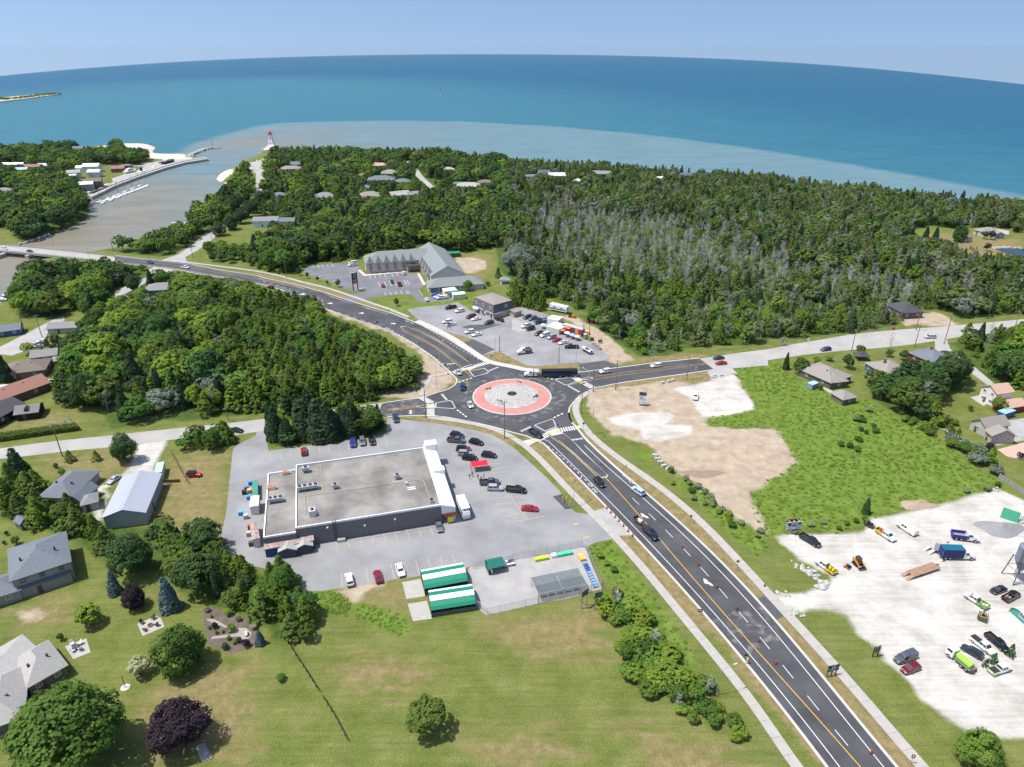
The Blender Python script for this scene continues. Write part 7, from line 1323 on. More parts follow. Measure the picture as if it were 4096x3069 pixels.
raised('quay_wall',qy,-5.,-.6,M['concrete'],None);EXCL.append(qy);raised('quay_road',gl('A0 760,585 870,540 980,490 960,465 1060,430 1180,395 1250,360 1100,352 850,350 850,342 1120,342 1300,325 1380,310 1500,300 1610,296 1780,276 1790,282 1600,308 1430,354 1290,400 1170,440 985,510'),-1.,.02,M['asphalt_old']);EXCL.append(gl('A0 760,590 870,530 980,480 960,465 1060,430 1180,390 1250,350 1380,305 1790,270 1790,290 1170,450 985,520'))
mat('pier_rock',(.42,.41,.385),.95,noise=.3,nscale=.5)
def rocks(label,spec,n_,r0,r1,spread,name='breakwater',cat='breakwater',z=WZ,m='pier_rock',hump=1.5,seed=1):
 ln=rsm(gl(spec,z),1.0);o=thing(name,label,cat,(ln[0].x,ln[0].y,z));r_=random.Random(seed);ms=[]
 for k in range(5):
  vs=[];b=bmesh.new();bmesh.ops.create_icosphere(b,subdivisions=1,radius=1)
  for v in b.verts:v.co*=r_.uniform(.7,1.15)
  me_=bpy.data.meshes.new('stone');b.to_mesh(me_);b.free();ms.append(me_)
 for i in range(n_):
  p=r_.choice(ln);off=r_.uniform(-spread,spread);dx,dy=r_.uniform(-spread,spread)*.5,off;s=r_.uniform(r0,r1);q_=obj('stone',r_.choice(ms),M[m],o,(p.x-ln[0].x+dx,p.y-ln[0].y+dy,hump*(1-abs(off)/spread)+r_.uniform(-.2,.2)),r_.uniform(0,6),True);q_.scale=(s,s*r_.uniform(.7,1.2),s*r_.uniform(.6,.9))
 return o
rocks('rubble breakwater of grey boulders at the harbour mouth','A0 1610,296 1660,260 1720,232 1800,208 1900,203',150,1.2,2.4,5.0);rocks('stone riprap along the river bank above the bridge','A0 190,1030 280,1005 400,965 420,955',90,.5,1.1,3.0,'riprap','riprap',hump=1.0,seed=2);rocks('stone edging around the lighthouse pier','A1 60,225 70,207 120,170 165,175 174,190',60,.8,1.6,3,'riprap','riprap',hump=.8,seed=4);rocks('stone edging of the clearing pond','A3 1930,1050 1960,1068 2010,1055 2120,1060 2209,1066',60,.4,.9,1.2,'riprap','riprap',z=0,hump=.2,seed=5)
p=g('A0',1838,205,WZ);o=thing('beacon_mast','slim beacon mast at the breakwater end','beacon',(p.x,p.y,-1.8));obj('mast',_T((0,0,0),(0,0,8),.25,.15,8),'steel_dark',o);obj('lamp_cage',_L([(.5,8),(.5,9),(.1,9.4)],8),'steel_dark',o)
raised('lighthouse_pier',gl('A1 62,224 72,205 120,168 160,172 170,190 130,214',-1.5),-5,-1.2,M['concrete_new']);q_=g('A1',132,168,-1.2);q_.z=-1.2;lighthouse('white lighthouse with red lantern on the pier end',q_,17,4.6)
# dock and boats
dk=thing('floating_dock','long floating dock lined with sailboats','dock',(0,0,WZ));pts=gl('A0 840,672 960,640 1080,598 1180,562 1265,528',WZ)
for a,c in zip(rsm(pts,6),rsm(pts,6)[1:]):
 d=(c-a);n_=V3((-d.y,d.x,0)).normalized()*1.3;obj('deck_section',MB().prism([a-n_,c-n_-d*.02,c+n_-d*.02,a+n_],.05,.5),M['white_paint'],dk)
a,c=g('A0',770,684,WZ),g('A0',845,676,WZ);d=(c-a);n_=V3((-d.y,d.x,0)).normalized()*1.0;obj('gangway',MB().prism([a-n_,c-n_,c+n_,a+n_],.6,.8),M['wood_grey'],dk)
dd=(pts[-1]-pts[0]).normalized();da=atan2(dd.y,dd.x)
def sailboat(label,t,x,y,L=9.,ang=None,cover=(236,236,232),mast=11.,p=None,sails=False):
 p=p or g(t,x,y,WZ);o=thing('sailboat',label,'boat',(p.x,p.y,p.z),da+.35 if ang is None else ang);hull('hull','white_paint',o,L,L*.3,1.2,-.4);obj('coach_roof',_B(-L*.15,L*.22,-L*.09,L*.09,.7,1.15),pnt((214,214,210)),o)
 obj('mast',_T((L*.08,0,.8),(L*.08,0,mast),.09,.06,6),'steel',o);obj('boom',_T((L*.08,0,1.9),(-L*.35,0,1.9),.22,.14,6),pnt(cover),o);obj('rigging',_T((L*.48,0,.9),(L*.08,0,mast-.3),.04,n=4).tube((-L*.48,0,.9),(L*.08,0,mast-.3),.04,n=4),'steel_dark',o)
 if sails:obj('mainsail',_A([(L*.06,.05,1.9),(-L*.38,.9,1.9),(L*.07,.05,mast)],[(0,1,2)]),'white_paint',o);obj('jib',_A([(L*.12,-.05,1.5),(L*.48,0,1.0),(L*.09,0,mast*.9)],[(0,1,2)]),'white_paint',o)
 return o
for i,(x,y,cv,lab)in enumerate(((868,665,(230,230,226),'leftmost sailboat at the dock'),(890,676,(236,236,232),'sailboat on the near side of the left dock end'),(935,640,(220,218,210),'second sailboat on the far side of the dock'),(960,650,(236,236,232),'white sailboat on the near side of the dock'),(985,622,(200,200,196),'third sailboat on the far side of the dock'),(1025,605,(40,90,180),'sailboat with bright blue sail cover'),(1025,625,(226,226,222),'small sailboat below the blue covered one'),(1080,582,(214,210,200),'tall masted sailboat at the dock middle'),(1085,600,(236,236,232),'sailboat on the near side of the dock middle'),(1145,555,(150,70,60),'sailboat with red brown sail cover'),(1145,577,(236,236,232),'sailboat below the red covered one'),(1205,530,(100,96,110),'dark decked sailboat near the dock end'),(1268,530,(90,140,190),'last sailboat at the dock end'))):sailboat(lab,'A0',x,y,random.uniform(7.5,10),cover=cv,mast=random.uniform(10,14))
def yacht(label,t,x,y,L,ang,z=WZ,hullc=None,deckh=1.6,funnel=False,cat='boat'):
 p=g(t,x,y,z);o=thing('motor_yacht',label,cat,(p.x,p.y,z),R(ang));hull('hull',hullc or 'white_paint',o,L,L*.27,2.2,-.6);sp_=obj('superstructure',_B(-L*.3,L*.22,-L*.1,L*.1,1.6,1.6+deckh),'white_paint',o);obj('window_band',_B(-L*.26,L*.225,-L*.102,L*.102,2.2,2.7),M['glass'],sp_)
 if funnel:obj('funnel',_B(-1,1,-.8,.8,3,7),'black',o);obj('mast',_T((L*.1,0,3),(L*.1,0,9),.12),'steel_dark',o)
 else:obj('flybridge',_B(-L*.15,L*.08,-L*.08,L*.08,1.6+deckh,2.1+deckh),'white_paint',o)
 return o
qa=math.degrees(da);yacht('white tugboat with black funnel moored at the quay','A0',1228,432,25,qa+4,funnel=True,deckh=2.2);yacht('white cabin cruiser at the lower quay','A0',932,545,16,qa);yacht('white cruiser beside the tugboat bow','A0',1335,388,14,qa);yacht('white trawler at the upper quay','A0',1405,362,17,qa,deckh=2.4);yacht('white yacht hauled out on the quay','A0',1125,405,16,qa-10,z=.6);yacht('large dark hulled yacht standing ashore by the beach','A0',1450,322,24,qa-4,z=.6,hullc=pnt((50,44,44)));yacht('white runabout moored under the trees','A0',775,612,11,qa+10);yacht('small motorboat at the quay corner','A0',1005,502,8,qa)
yacht('moored pontoon boat below the bridge','A0',90,1515,9,20);yacht('second moored boat below the bridge','A0',40,1555,9,10)
o=boxhut('white boat shelter roof on the river below the bridge','A0',(130,1480),(270,1465),(260,1445),2.0,(150,150,150),(240,240,238),'boat_shelter','shelter')
p=g('A0',1545,852,WZ);o=thing('fishing_dock','small white fishing dock on the east bank','dock',(p.x,p.y,WZ));obj('deck',_B(-6,6,-1.2,1.2,.3,.6),'white_paint',o);[obj('pile',_T((x,-1,-2),(x,-1,1.6),.15),'wood_grey',o)for x in(-5.5,0,5.5)]
p=lake_pt('O',953,204);sailboat('lone white sailboat far out on the lake','O',0,0,11,R(60),mast=15,p=p,sails=True)
# sandy spit with scrub far left
sp_=[lake_pt('O',*q)for q in((-160,222),(-60,218),(0,214),(60,208),(110,203),(133,205),(90,210),(40,217),(0,222),(-60,228),(-160,236))];zt=max(q.z for q in sp_)+1.5;me_=MB();vs,fs=tri_poly(sp_,zt);n=len(sp_)
me_.add(vs+[(q.x,q.y,zt-8)for q in sp_],[tuple(f)for f in fs]+[(i,n+i,n+(i+1)%n,(i+1)%n)for i in range(n)]);tag(me_.build('sand_spit',mat('spit_sand',(.42,.38,.29),.95,noise=.2,nscale=.05,coord='World')),kind='structure')
T=[];r_=random.Random(9);cx=[(lake_pt('O',x,y))for x,y in((-150,226),(-60,222),(0,218),(50,213),(95,207),(118,205))]
b=MB()
for i in range(420):
 k=r_.randrange(5);q=cx[k].lerp(cx[k+1],r_.random());d=cx[k+1]-cx[k];nn=V3((-d.y,d.x,0)).normalized();q=q+nn*r_.gauss(0,9);s=r_.uniform(1.5,4)*(1.6 if r_.random()<.1 else 1)
 vs=[(q.x+s*cos(6.283*j/5)*r_.uniform(.6,1.2),q.y+s*sin(6.283*j/5)*r_.uniform(.6,1.2),zt-.2)for j in range(5)]+[(q.x+s*.6*cos(6.283*j/5+.5)*r_.uniform(.6,1.2),q.y+s*.6*sin(6.283*j/5+.5)*r_.uniform(.6,1.2),zt+s*r_.uniform(.5,.8))for j in range(5)]+[(q.x,q.y,zt+s*r_.uniform(.85,1.2))]
 b.add(vs,[(j,(j+1)%5,5+(j+1)%5,5+j)for j in range(5)]+[(5+j,5+(j+1)%5,10)for j in range(5)])
tag(b.build('spit_scrub',M['leaf_olive']),'dark scrub covering the far sandy spit',kind='stuff')
# == poles and wires
TOPS={}
def pole(label,t,x,y,top,kind='utility',arm=None,key=None):
 p=g(t,x,y);ht=None
 # height from the surveyed top: find z whose image row matches
 u,v=nat(t,*top);dv=ray(u,v);lo,hi=2.,18.
 for i in range(30):
  m_=(lo+hi)/2;q=V3((p.x,p.y,m_-CAM_H));f=q.y*CP-q.z*SP;row=1534.5-FOC*(q.y*SP+q.z*CP)/f
  if row>v:lo=m_
  else:hi=m_
 h=max(4.,lo);o=thing('utility_pole' if kind=='utility' else('street_light' if kind=='light' else 'pole'),label,'pole' if kind!='light' else 'street light',(p.x,p.y,max(gz(p),-.1)))
 if kind=='light':
  obj('mast',_T((0,0,0),(0,0,h),.10,.07,8),'galv',o);q=g(t,*arm,h);d=V3((q.x-p.x,q.y-p.y,0));d=d.normalized()*min(3.0,max(1.6,d.length))if d.length>.1 else V3((2,0,0))
  obj('arm',_T((0,0,h-.3),(d.x*.4,d.y*.4,h+.35),.05,n=6).tube((d.x*.4,d.y*.4,h+.35),(d.x,d.y,h+.5),.045,n=6),'galv',o);obj('lamp_head',MB().cbox(d.x*1.1,d.y*1.1,h+.42,.75,.28,.14,atan2(d.y,d.x)),pnt((196,198,200)),o);obj('base',_L([(.22,0),(.22,.25)],8),'concrete',o)
 else:
  obj('shaft',_T((0,0,0),(0,0,h),.17,.11,8),'wood_pole',o)
  if kind=='utility':
   ca=arm if isinstance(arm,(int,float))else 20;c_,s_=cos(R(ca)),sin(R(ca))
   obj('crossarm',MB().cbox(0,0,h-.8,2.4,.12,.14,R(ca)),'wood_grey',o)
   for k in(-1,-.4,.4,1):obj('insulator',_L([(.05,0),(.07,.12),(.03,.22)],6),pnt((200,200,196)),o,(k*1.1*c_,k*1.1*s_,h-.66))
 if key:TOPS[key]=V3((p.x,p.y,h))
 return o
for a in(('street light on the left verge of the northwest road','B1',1125,285,(1120,95),'light',(1145,92)),('street light in front of the bare left verge','B1',1590,575,(1580,385),'light',(1615,360)),('street light beside the left crossing path','B1',1560,765,(1555,565),'light',(1580,565)),('street light on the plaza verge','B1',2065,525,(2067,335),'light',(2037,332)),('street light behind the long dump trailer','B2',550,570,(560,382),'light',(585,378)),
('street light at the east crossing','B2',655,830,(660,625),'light',(620,600)),('street light beside the right sidewalk','B2',690,1158,(703,932),'light',(660,925)),('street light beside the store lot exit','C2',530,270,(528,90),'light',(605,30)),('street light behind the near thicket','O',1547,1500,(1566,1448),'light',(1590,1437)),('street light on the north side of the bridge','A0',465,1050,(432,945),'light',(420,942)),('street light at the right end of the bridge','A0',775,1155,(765,1042),'light',(778,1038))):pole(*a)
for a in(('utility pole beside the west crossing','B1',1465,1015,(1448,725),'utility',60,'w3'),('utility pole by the store lot near the roundabout','B1',2145,1195,(2157,870),'utility',40,'w4'),('thin post on the plaza lot','B1',2102,445,(2102,305),'post'),('sign post with white panel on the plaza verge','B2',403,550,(405,405),'post'),('tall utility pole at the east crossing','B2',700,790,(712,570),'utility',70,'e1'),('utility pole with transformers on the bare dirt','B2',893,780,(905,520),'utility',70,'e2'),('utility pole by the concrete blocks','B2',1507,690,(1543,445),'utility',70,'e3'),('utility pole beside the curving sidewalk','B2',598,985,(612,705),'utility',30,'e0'),('utility pole behind the food truck','B2',615,315,(615,170),'utility',30),('second pole behind the food truck','B2',665,320,(668,205),'post'),
('utility pole on the front lawn of the western road','B0',540,1352,(475,1065),'utility',75,'w1'),('utility pole by the clump on the western road','B0',1970,1040,(1950,915),'utility',75,'w2'),('utility pole by the left street','B0',365,325,(305,125),'utility',60),('second utility pole by the left street','B0',205,250,(180,135),'utility',60),('utility pole by the blue SUV on the east road','B3',720,440,(757,255),'utility',80,'e5'),('short pole at the narrow firs','B3',155,400,(165,330),'utility',80,'e4'),('utility pole by the bare dead tree','B3',1265,405,(1305,200),'utility',80,'e6'),('utility pole in front of the new house','B3',1275,265,(1303,58),'utility',80),('utility pole at the side street corner','B3',1518,380,(1570,120),'utility',80,'e7'),('utility pole far right on the east road','B3',2105,310,(2165,92),'utility',80,'e8'),('utility pole among the trees on the far right','B3',2135,550,(2160,400),'utility',40),
('utility pole left of the hotel walk','A1',265,1320,(257,1130),'utility',60,'n2'),('utility pole at the harbour street junction','A0',1670,1165,(1645,1035),'utility',60,'n1'),('second utility pole up the harbour street','A0',1828,985,(1818,890),'utility',60,'n0'),('pole on the north bank by the bridge','A0',978,1090,(965,990),'post')):pole(*a)
p=g('D0',1083,757);o=thing('clothesline_pole','clothesline pole on a round pad on the near lawn','pole',(p.x,p.y,0));obj('shaft',_T((0,0,0),(0,0,3.0),.07,n=8),'wood_brown',o);obj('cap',_B(-.25,.25,-.06,.06,2.9,3.0),'wood_brown',o);obj('pad',_L([(.9,0),(.9,.05)],16),'concrete_new',o)
def wire(label,a,b_,n_=3):
 A,B=TOPS[a],TOPS[b_];o=thing('power_line',label,'power line',(A.x,A.y,A.z));d=B-A;s=V3((-d.y,d.x,0)).normalized()
 for k in range(n_):
  off=s*(k-(n_-1)/2)*.9;pts=[A.lerp(B,t/8)+off-V3((0,0,1.0*4*(t/8)*(1-t/8)+.6))-A for t in range(9)];b=MB()
  for u,v in zip(pts,pts[1:]):b.tube(u,v,.022,n=4,cap=False)
  b.build('wire','steel_dark',o)
for a,b_,lab in(('w1','w2','power line along the left part of the western road'),('w2','w3','power line from the clump to the west crossing'),('w3','w4','power line past the west crossing'),('e0','e1','power line at the curving sidewalk'),('e1','e2','power line over the bare dirt'),('e2','e3','power line to the concrete blocks'),('e3','e4','power line to the narrow firs'),('e4','e5','power line past the blue SUV'),('e5','e6','power line past the corner lawns'),('e6','e7','power line to the side street corner'),('e7','e8','power line at the far right'),('n0','n1','power line down the harbour street')):wire(lab,a,b_)
# == signs
def board_sign(label,t,pa,pb,z0,z1,col,posts=2,name='sign',back=None,th=.1,postm='wood_grey',z=0):
 a,c=g(t,*pa),g(t,*pb);d=c-a;ang=atan2(d.y,d.x);L=d.length;o=thing(name,label,'sign',(a.x,a.y,z),ang)
 bd=obj('board',_B(0,L,-th,0,z0,z1),pnt(col,.6,.04),o)
 for i in range(posts):x=L*(.12+.76*i/max(1,posts-1));obj('post',_B(x-.09,x+.09,0,.18,0,z1-.1),M[postm],o)
 return o,bd,L
def letters(parent,s_,size,x,z,col,y=-.115,ext=.01,mirror=False):
 o=obj('lettering',txm(s_,size,ext=ext),pnt(col,.6,0),parent,(x,y,z));o.rotation_euler=(PI/2,0,0)
 if mirror:o.scale=(-1,1,1)
 return o
o,bd,L=board_sign('white KNK board sign with dark band and green disc','C3',(150,515),(262,505),1.3,3.9,(206,214,230),3,back=True);bd.scale=(1.18,1,1);bd.location=(-L*.06,0,0);X=L*1.0
pl=obj('logo_plate',_B(X*.34,X*.68,-.13,-.1,2.75,3.75),pnt((30,30,66)),bd);letters(pl,'KN',.85,X*.46,3.25,(240,240,244),-.15);letters(pl,'K',.85,X*.61,3.25,(240,240,244),-.15,mirror=True)
for(x,c_,c2)in((.20,(60,62,84),(130,30,36)),(.82,(30,140,50),(60,170,60))):
 dsk=obj('logo_disc',_L([(.55,0),(.55,.03)],18),pnt(c_),bd,(X*x,-.1,3.25));dsk.rotation_euler=(PI/2,0,0);ds2=obj('logo_spot',_L([(.3,.03),(.3,.05)],14),pnt(c2),dsk,(-.1,-.15,0))
letters(bd,'PEST CONTROL',.40,X*.27,2.45,(110,50,60));letters(bd,'LAWN CARE',.40,X*.75,2.45,(40,120,70));obj('foot_band',_B(0,X*1.0,-.12,-.1,1.3,1.55),pnt((34,26,34)),bd)
for k in range(2):
 for x in(.10,.58):obj('lettering_line',_B(X*x,X*(x+.3),-.115,-.1,1.78+.28*k,1.88+.28*k),pnt((140,130,150)),bd)
o.children[0].data # board keeps its own mesh
obj('back_panel',_B(L*.1,L*1.05,.9,.98,2.6,4.1),'wood_brown',o);[obj('brace',_B(L*x-.06,L*x+.06,-.02,.92,3.75,3.87),pnt((224,190,150)),o)for x in(.2,.55,.9)]
# hotel pylon
a,c=gn(1380+515*140/2109,1080+1290*110/1657),gn(1380+790*140/2109,1080+1215*110/1657);d=c-a;ang=atan2(d.y,d.x);L=d.length;o=thing('hotel_pylon_sign','tall green and red hotel sign on two dark posts','sign',(a.x,a.y,0),ang)
for x in(0,L):obj('post',_B(x-.18,x+.18,-.18,.18,0,9.6),pnt((36,36,48)),o)
gp=obj('green_panel',_B(.2,L-.2,-.25,.25,6.0,9.5),pnt((14,88,78)),o);letters(gp,'Quality',L*.26,L/2,7.35,(224,236,232),-.28);lr=obj('logo_ring',_L([(.75,0),(.75,.04)],20),pnt((206,180,110)),gp,(L/2,-.25,8.6));lr.rotation_euler=(PI/2,0,0);l2=obj('logo_centre',_L([(.46,.04),(.46,.06)],18),pnt((14,88,78)),lr);obj('logo_tail',_A([(.1,-.2,.065),(.75,-.75,.065),(.55,-.8,.065),(-.05,-.35,.065)],[(3,2,1,0),(0,1,2,3)]),pnt((206,180,110)),lr);letters(gp,'INN',L*.14,L/2,6.6,(120,170,190),-.28)
rp=obj('red_panel',_B(.2,L-.2,-.2,.2,3.9,5.4),pnt((200,24,60)),o);[obj('lettering_line',_B(L*(.25+.05*k),L*(.8-.08*k),-.23,-.2,4.9-.4*k,5.05-.4*k),pnt((240,200,210)),rp)for k in range(2)];obj('gap_panel',_B(.2,L-.2,-.1,.1,5.5,5.9),pnt((190,194,204)),o)
o,bd,L=board_sign('grey and white construction hoarding sign on the bare dirt','B2',(1092,912),(1150,918),1.0,3.9,(226,228,236),2);obj('frame_top',_B(-.1,L+.1,-.05,.9,3.9,4.0).box(-.1,L+.1,.8,.9,3.9,5.0),'steel_dark',o);letters(bd,'AVAILABLE',L*.17,L/2,2.9,(50,52,60));letters(bd,'Zimmerman'[:0]or 'CT',L*.16,L*.18,1.6,(70,72,80));[obj('lettering_line',_B(L*x0,L*x1,-.115,-.1,z,z+.16),pnt((90,92,100)),bd)for x0,x1,z in((.08,.5,3.5),(.08,.7,3.25),(.08,.92,2.35),(.4,.95,1.5))];[obj('side_panel',_B(x-.05,x,0,.9,1.0,3.9),pnt((120,120,124)),o)for x in(.0,L+.05)]
o,bd,L=board_sign('green direction sign with roundabout diagram by the near sidewalk','D3',(495,882),(592,862),1.5,3.1,(14,84,66),3,postm='wood_brown');b_=bd;b_.name='board'
for k in range(4):q=obj('diagram_arm',_B(-.07,.07,-.02,0,.25,.6),pnt((226,236,232)),bd,(L/2,-.1,2.2));q.rotation_euler=(0,R(90*k+45),0)
rg=obj('diagram_ring',_L([(.32,0),(.32,.02)],16),pnt((226,236,232)),bd,(L/2,-.1,2.2));rg.rotation_euler=(PI/2,0,0);r2_=obj('diagram_centre',_L([(.2,.02),(.2,.03)],14),pnt((14,84,66)),rg);[obj('lettering_line',_B(x0,x1,-.12,-.1,z,z+.14),pnt((200,220,214)),bd)for x0,x1,z in((L*.36,L*.66,2.8),(L*.06,L*.3,2.05),(L*.7,L*.95,2.25))]
o,bd,L=board_sign('black framed notice sign at the edge of the gravel yard','D3',(895,712),(950,695),1.3,2.9,(38,38,42),2,postm='black');obj('frame',_B(.12,L-.12,-.13,-.1,1.42,1.5).box(.12,L-.12,-.13,-.1,2.7,2.78).box(.12,.2,-.13,-.1,1.5,2.7).box(L-.2,L-.12,-.13,-.1,1.5,2.7),pnt((190,192,196)),bd);hl_=obj('emblem',_L([(.35,0),(.35,.02)],14),pnt((120,122,128)),bd,(L/2,-.1,2.1));hl_.rotation_euler=(PI/2,0,0)
o,bd,L=board_sign('small red and white sign at the plaza verge','B1',(1650,260),(1688,255),1.0,3.4,(208,212,224),2);obj('red_head',_B(.02,L-.02,-.13,-.1,2.8,3.4),pnt((120,36,50)),bd);[obj('lettering_line',_B(L*.15,L*.85,-.115,-.1,1.5+.4*k,1.7+.4*k),pnt((110,116,140)),bd)for k in range(3)]
for i,(t,pa,pb,lab)in enumerate((('C2',(595,1160),(650,1120),'left of the two grey billboards seen from behind'),('C2',(705,1165),(765,1150),'right of the two grey billboards seen from behind'))):o,bd,L=board_sign(lab,t,pa,pb,3.4,5.0,(92,94,92),2,name='billboard');obj('brace',_T((L*.2,.1,3.4),(L*.9,2.0,0),.07),'wood_grey',o)
o,bd,L=board_sign('little green and white sign beside the hotel walk','A1',(65,1242),(110,1238),.4,1.8,(90,130,112),2)
def roadsign(label,t,x,y,h,col,shape='rect',w_=.75,hh=.75,name='road_sign',post='galv',face=None):
 p=g(t,x,y);o=thing(name,label,'sign',(p.x,p.y,.03),atan2(-p.x,p.y)*.5 if face is None else R(face));obj('post',_T((0,0,0),(0,0,h),.05,n=6),M[post],o);z=h-hh/2
 if shape=='rect':m_=_B(-w_/2,w_/2,-.08,-.05,z-hh/2,z+hh/2)
 elif shape=='diamond':m_=_A([(0,-.08,z-hh*.7),(w_*.7,-.08,z),(0,-.08,z+hh*.7),(-w_*.7,-.08,z),(0,-.05,z-hh*.7),(w_*.7,-.05,z),(0,-.05,z+hh*.7),(-w_*.7,-.05,z)],[(0,1,2,3),(7,6,5,4)]+[(i,4+i,4+(i+1)%4,(i+1)%4)for i in range(4)])
 else:m_=_A([(-w_*.6,-.08,z+hh*.5),(0,-.08,z-hh*.55),(w_*.6,-.08,z+hh*.5),(-w_*.6,-.05,z+hh*.5),(0,-.05,z-hh*.55),(w_*.6,-.05,z+hh*.5)],[(0,1,2),(5,4,3),(0,3,4,1),(1,4,5,2),(2,5,3,0)])
 pn=obj('panel',m_.mesh('panel'),pnt(col,.6,0),o);obj('panel_mark',_B(-w_*.2,w_*.2,-.1,-.08,z-hh*.15,z+hh*.2),pnt((30,32,40)if sum(col)>330 else(235,235,235),.6,0),pn);return o
for a in(('blue crossing sign at the near right crossing','B2',615,1130,3.2,(70,110,170)),('blue crossing sign on the near splitter island','B2',388,1140,3.0,(80,116,176)),('blue crossing sign on the far splitter island','B1',1830,560,3.0,(90,120,180)),('blue crossing sign on the far path','B1',2033,535,3.0,(80,110,170)),('yellow diamond warning sign by the right sidewalk','B2',792,1225,2.4,(196,150,40),'diamond'),('yellow diamond sign further down the right verge','C2',1535,425,3.0,(190,140,40),'diamond'),('double yellow warning sign by the right verge','C2',1935,830,3.4,(190,130,40),'diamond'),('yield sign on the near splitter island','B2',337,1045,2.9,(60,62,66),'tri'),('yield sign at the curving kerb','B2',517,905,2.9,(60,62,66),'tri'),('yield sign by the left crossing','B1',1660,690,2.9,(90,92,96),'tri'),('keep right sign at the long island nose','B2',768,1480,3.0,(60,74,120)),('tall grey sign by the plaza driveway','B2',1200,525,4.6,(150,152,154),'rect',1.4,1.8),('blue white sign on the east verge','B2',1585,640,3.0,(170,190,210),'rect',.8,1.2),('grey sign in front of the wood on the east road','B3',890,312,3.,(170,172,174),'rect',1.0,1.2),('white sign on the gravel shoulder','B3',342,385,3.,(230,230,230),'rect',.9,1.3),('brown sign among the roadside trees','B3',1073,290,3.,(170,110,80),'rect',1.6,1.4),('grey sign on the far left verge','B1',1050,238,3.,(120,130,130),'rect',.9,1.),('grey sign back by the left verge','B1',1412,425,3.,(140,142,146),'rect',.8,1.),('sign back at the left crossing path','B1',1634,610,2.8,(130,132,136),'rect',.8,1.),('sign at the near left crossing','B2',135,1205,3.0,(140,142,146),'rect',.6,.9),('brown sign beside the lower right sidewalk','D3',1230,1625,2.4,(150,90,50),'rect',.6,.9),('dark sign by the curb near the dusty road','C2',1620,1210,1.8,(40,40,44),'rect',.9,.9)):roadsign(*a[:6],*(a[6:]or()))
o,bd,L=board_sign('grey slatted board sign by the wood on the east road','B3',(105,400),(135,385),1.2,3.6,(176,172,166),2)
for t,x,y,lab,ang in(('B1',2005,795,'black and white chevron board on the left of the island',20),('B2',60,735,'black and white chevron board at the back of the island',-35),('B2',205,865,'chevron board with orange plate on the right of the island',15),('B1',2105,900,'yellow and white chevron board at the front of the island',-30)):
 p=g(t,x,y,.4);o=thing('chevron_board',lab,'sign',(p.x,p.y,.42),R(ang));[obj('post',_T((s_*.8,0,0),(s_*.8,0,2.0),.04,n=5),'galv',o)for s_ in(-1,1)];bd=obj('board',_B(-1.1,1.1,-.06,-.02,1.1,1.7),pnt((24,24,28)),o);[obj('chevron',_A([(x0,-.07,1.15),(x0+.25,-.07,1.15),(x0+.45,-.07,1.4),(x0+.25,-.07,1.65),(x0,-.07,1.65),(x0+.2,-.07,1.4)],[(0,1,2,5),(5,2,3,4)]),pnt((235,235,235)),bd)for x0 in(-.95,-.35,.25)]
 if 'orange' in lab:obj('orange_plate',_B(-.2,.9,-.06,-.02,1.8,2.3),pnt((190,70,30)),o)
 # == traffic barrels, cones, blocks, boulders
bprof=[(.30,.0),(.30,.06),(.21,.07),(.20,.45),(.18,.46),(.17,.80),(.15,.81),(.13,1.1),(.06,1.16)]
bm1=_L([(.34,0),(.34,.09),(.2,.1)],12).mesh('base');bm2=_L([(.21,.1),(.14,1.12),(.05,1.18)],12).mesh('drum');bnd=[_L([(.212-.0686*z+.002,z),(.212-.0686*(z+.14)+.002,z+.14)],12).mesh('band')for z in(.16,.42,.68,.93)]
def barrel(t,x,y,label,group=None):
 p=g(t,x,y);o=thing('traffic_barrel',label,'traffic barrel',(p.x,p.y,.045),0,group,s=.9);obj('base',bm1,'rubber',o);obj('drum',bm2,'orange',o);[obj('band',b_,'black',o)for b_ in bnd]
for i,(x,y)in enumerate(((818,292),(852,330),(889,368),(921,403),(962,445),(1001,490),(1041,529))):barrel('C2',x,y,'orange and black traffic barrel, %s of seven across the lot exit'%('first (top)','second','third','fourth','fifth','sixth','last')[i])
for i,(t,x,y)in enumerate((('C2',1470,632),('C2',1607,780),('C2',1763,970),('C2',1938,1160),('C2',2128,1438),('D3',65,768),('D3',887,1540))):barrel(t,x,y,'orange and black traffic barrel, %s of seven down the lane line'%('first from the top','second from the top','third from the top','fourth from the top','fifth from the top','sixth from the top','lowest')[i])
barrel('D3',-30,100+0,'orange traffic barrel beside the road worker')
cm_=_L([(.22,0),(.22,.03),(.14,.04),(.03,.7)],10).mesh('cone')
def cone(t,x,y,label):p=g(t,x,y);o=thing('traffic_cone',label,'traffic cone',(p.x,p.y,.05),s=1.25);obj('cone',cm_,'orange',o);obj('collar',_L([(.105,.3),(.085,.45)],10),'white_paint',o)
cone('B2',985,1440,'orange cone on the right verge');cone('C2',545,45,'orange cone on the left verge');cone('B1',1670,460,'orange cone on the far splitter island');cone('B1',1148,280,'orange cone by the far street light');cone('B2',570,835,'left orange cone of the pair at the curving walk');cone('B2',590,838,'right orange cone of the pair at the curving walk')
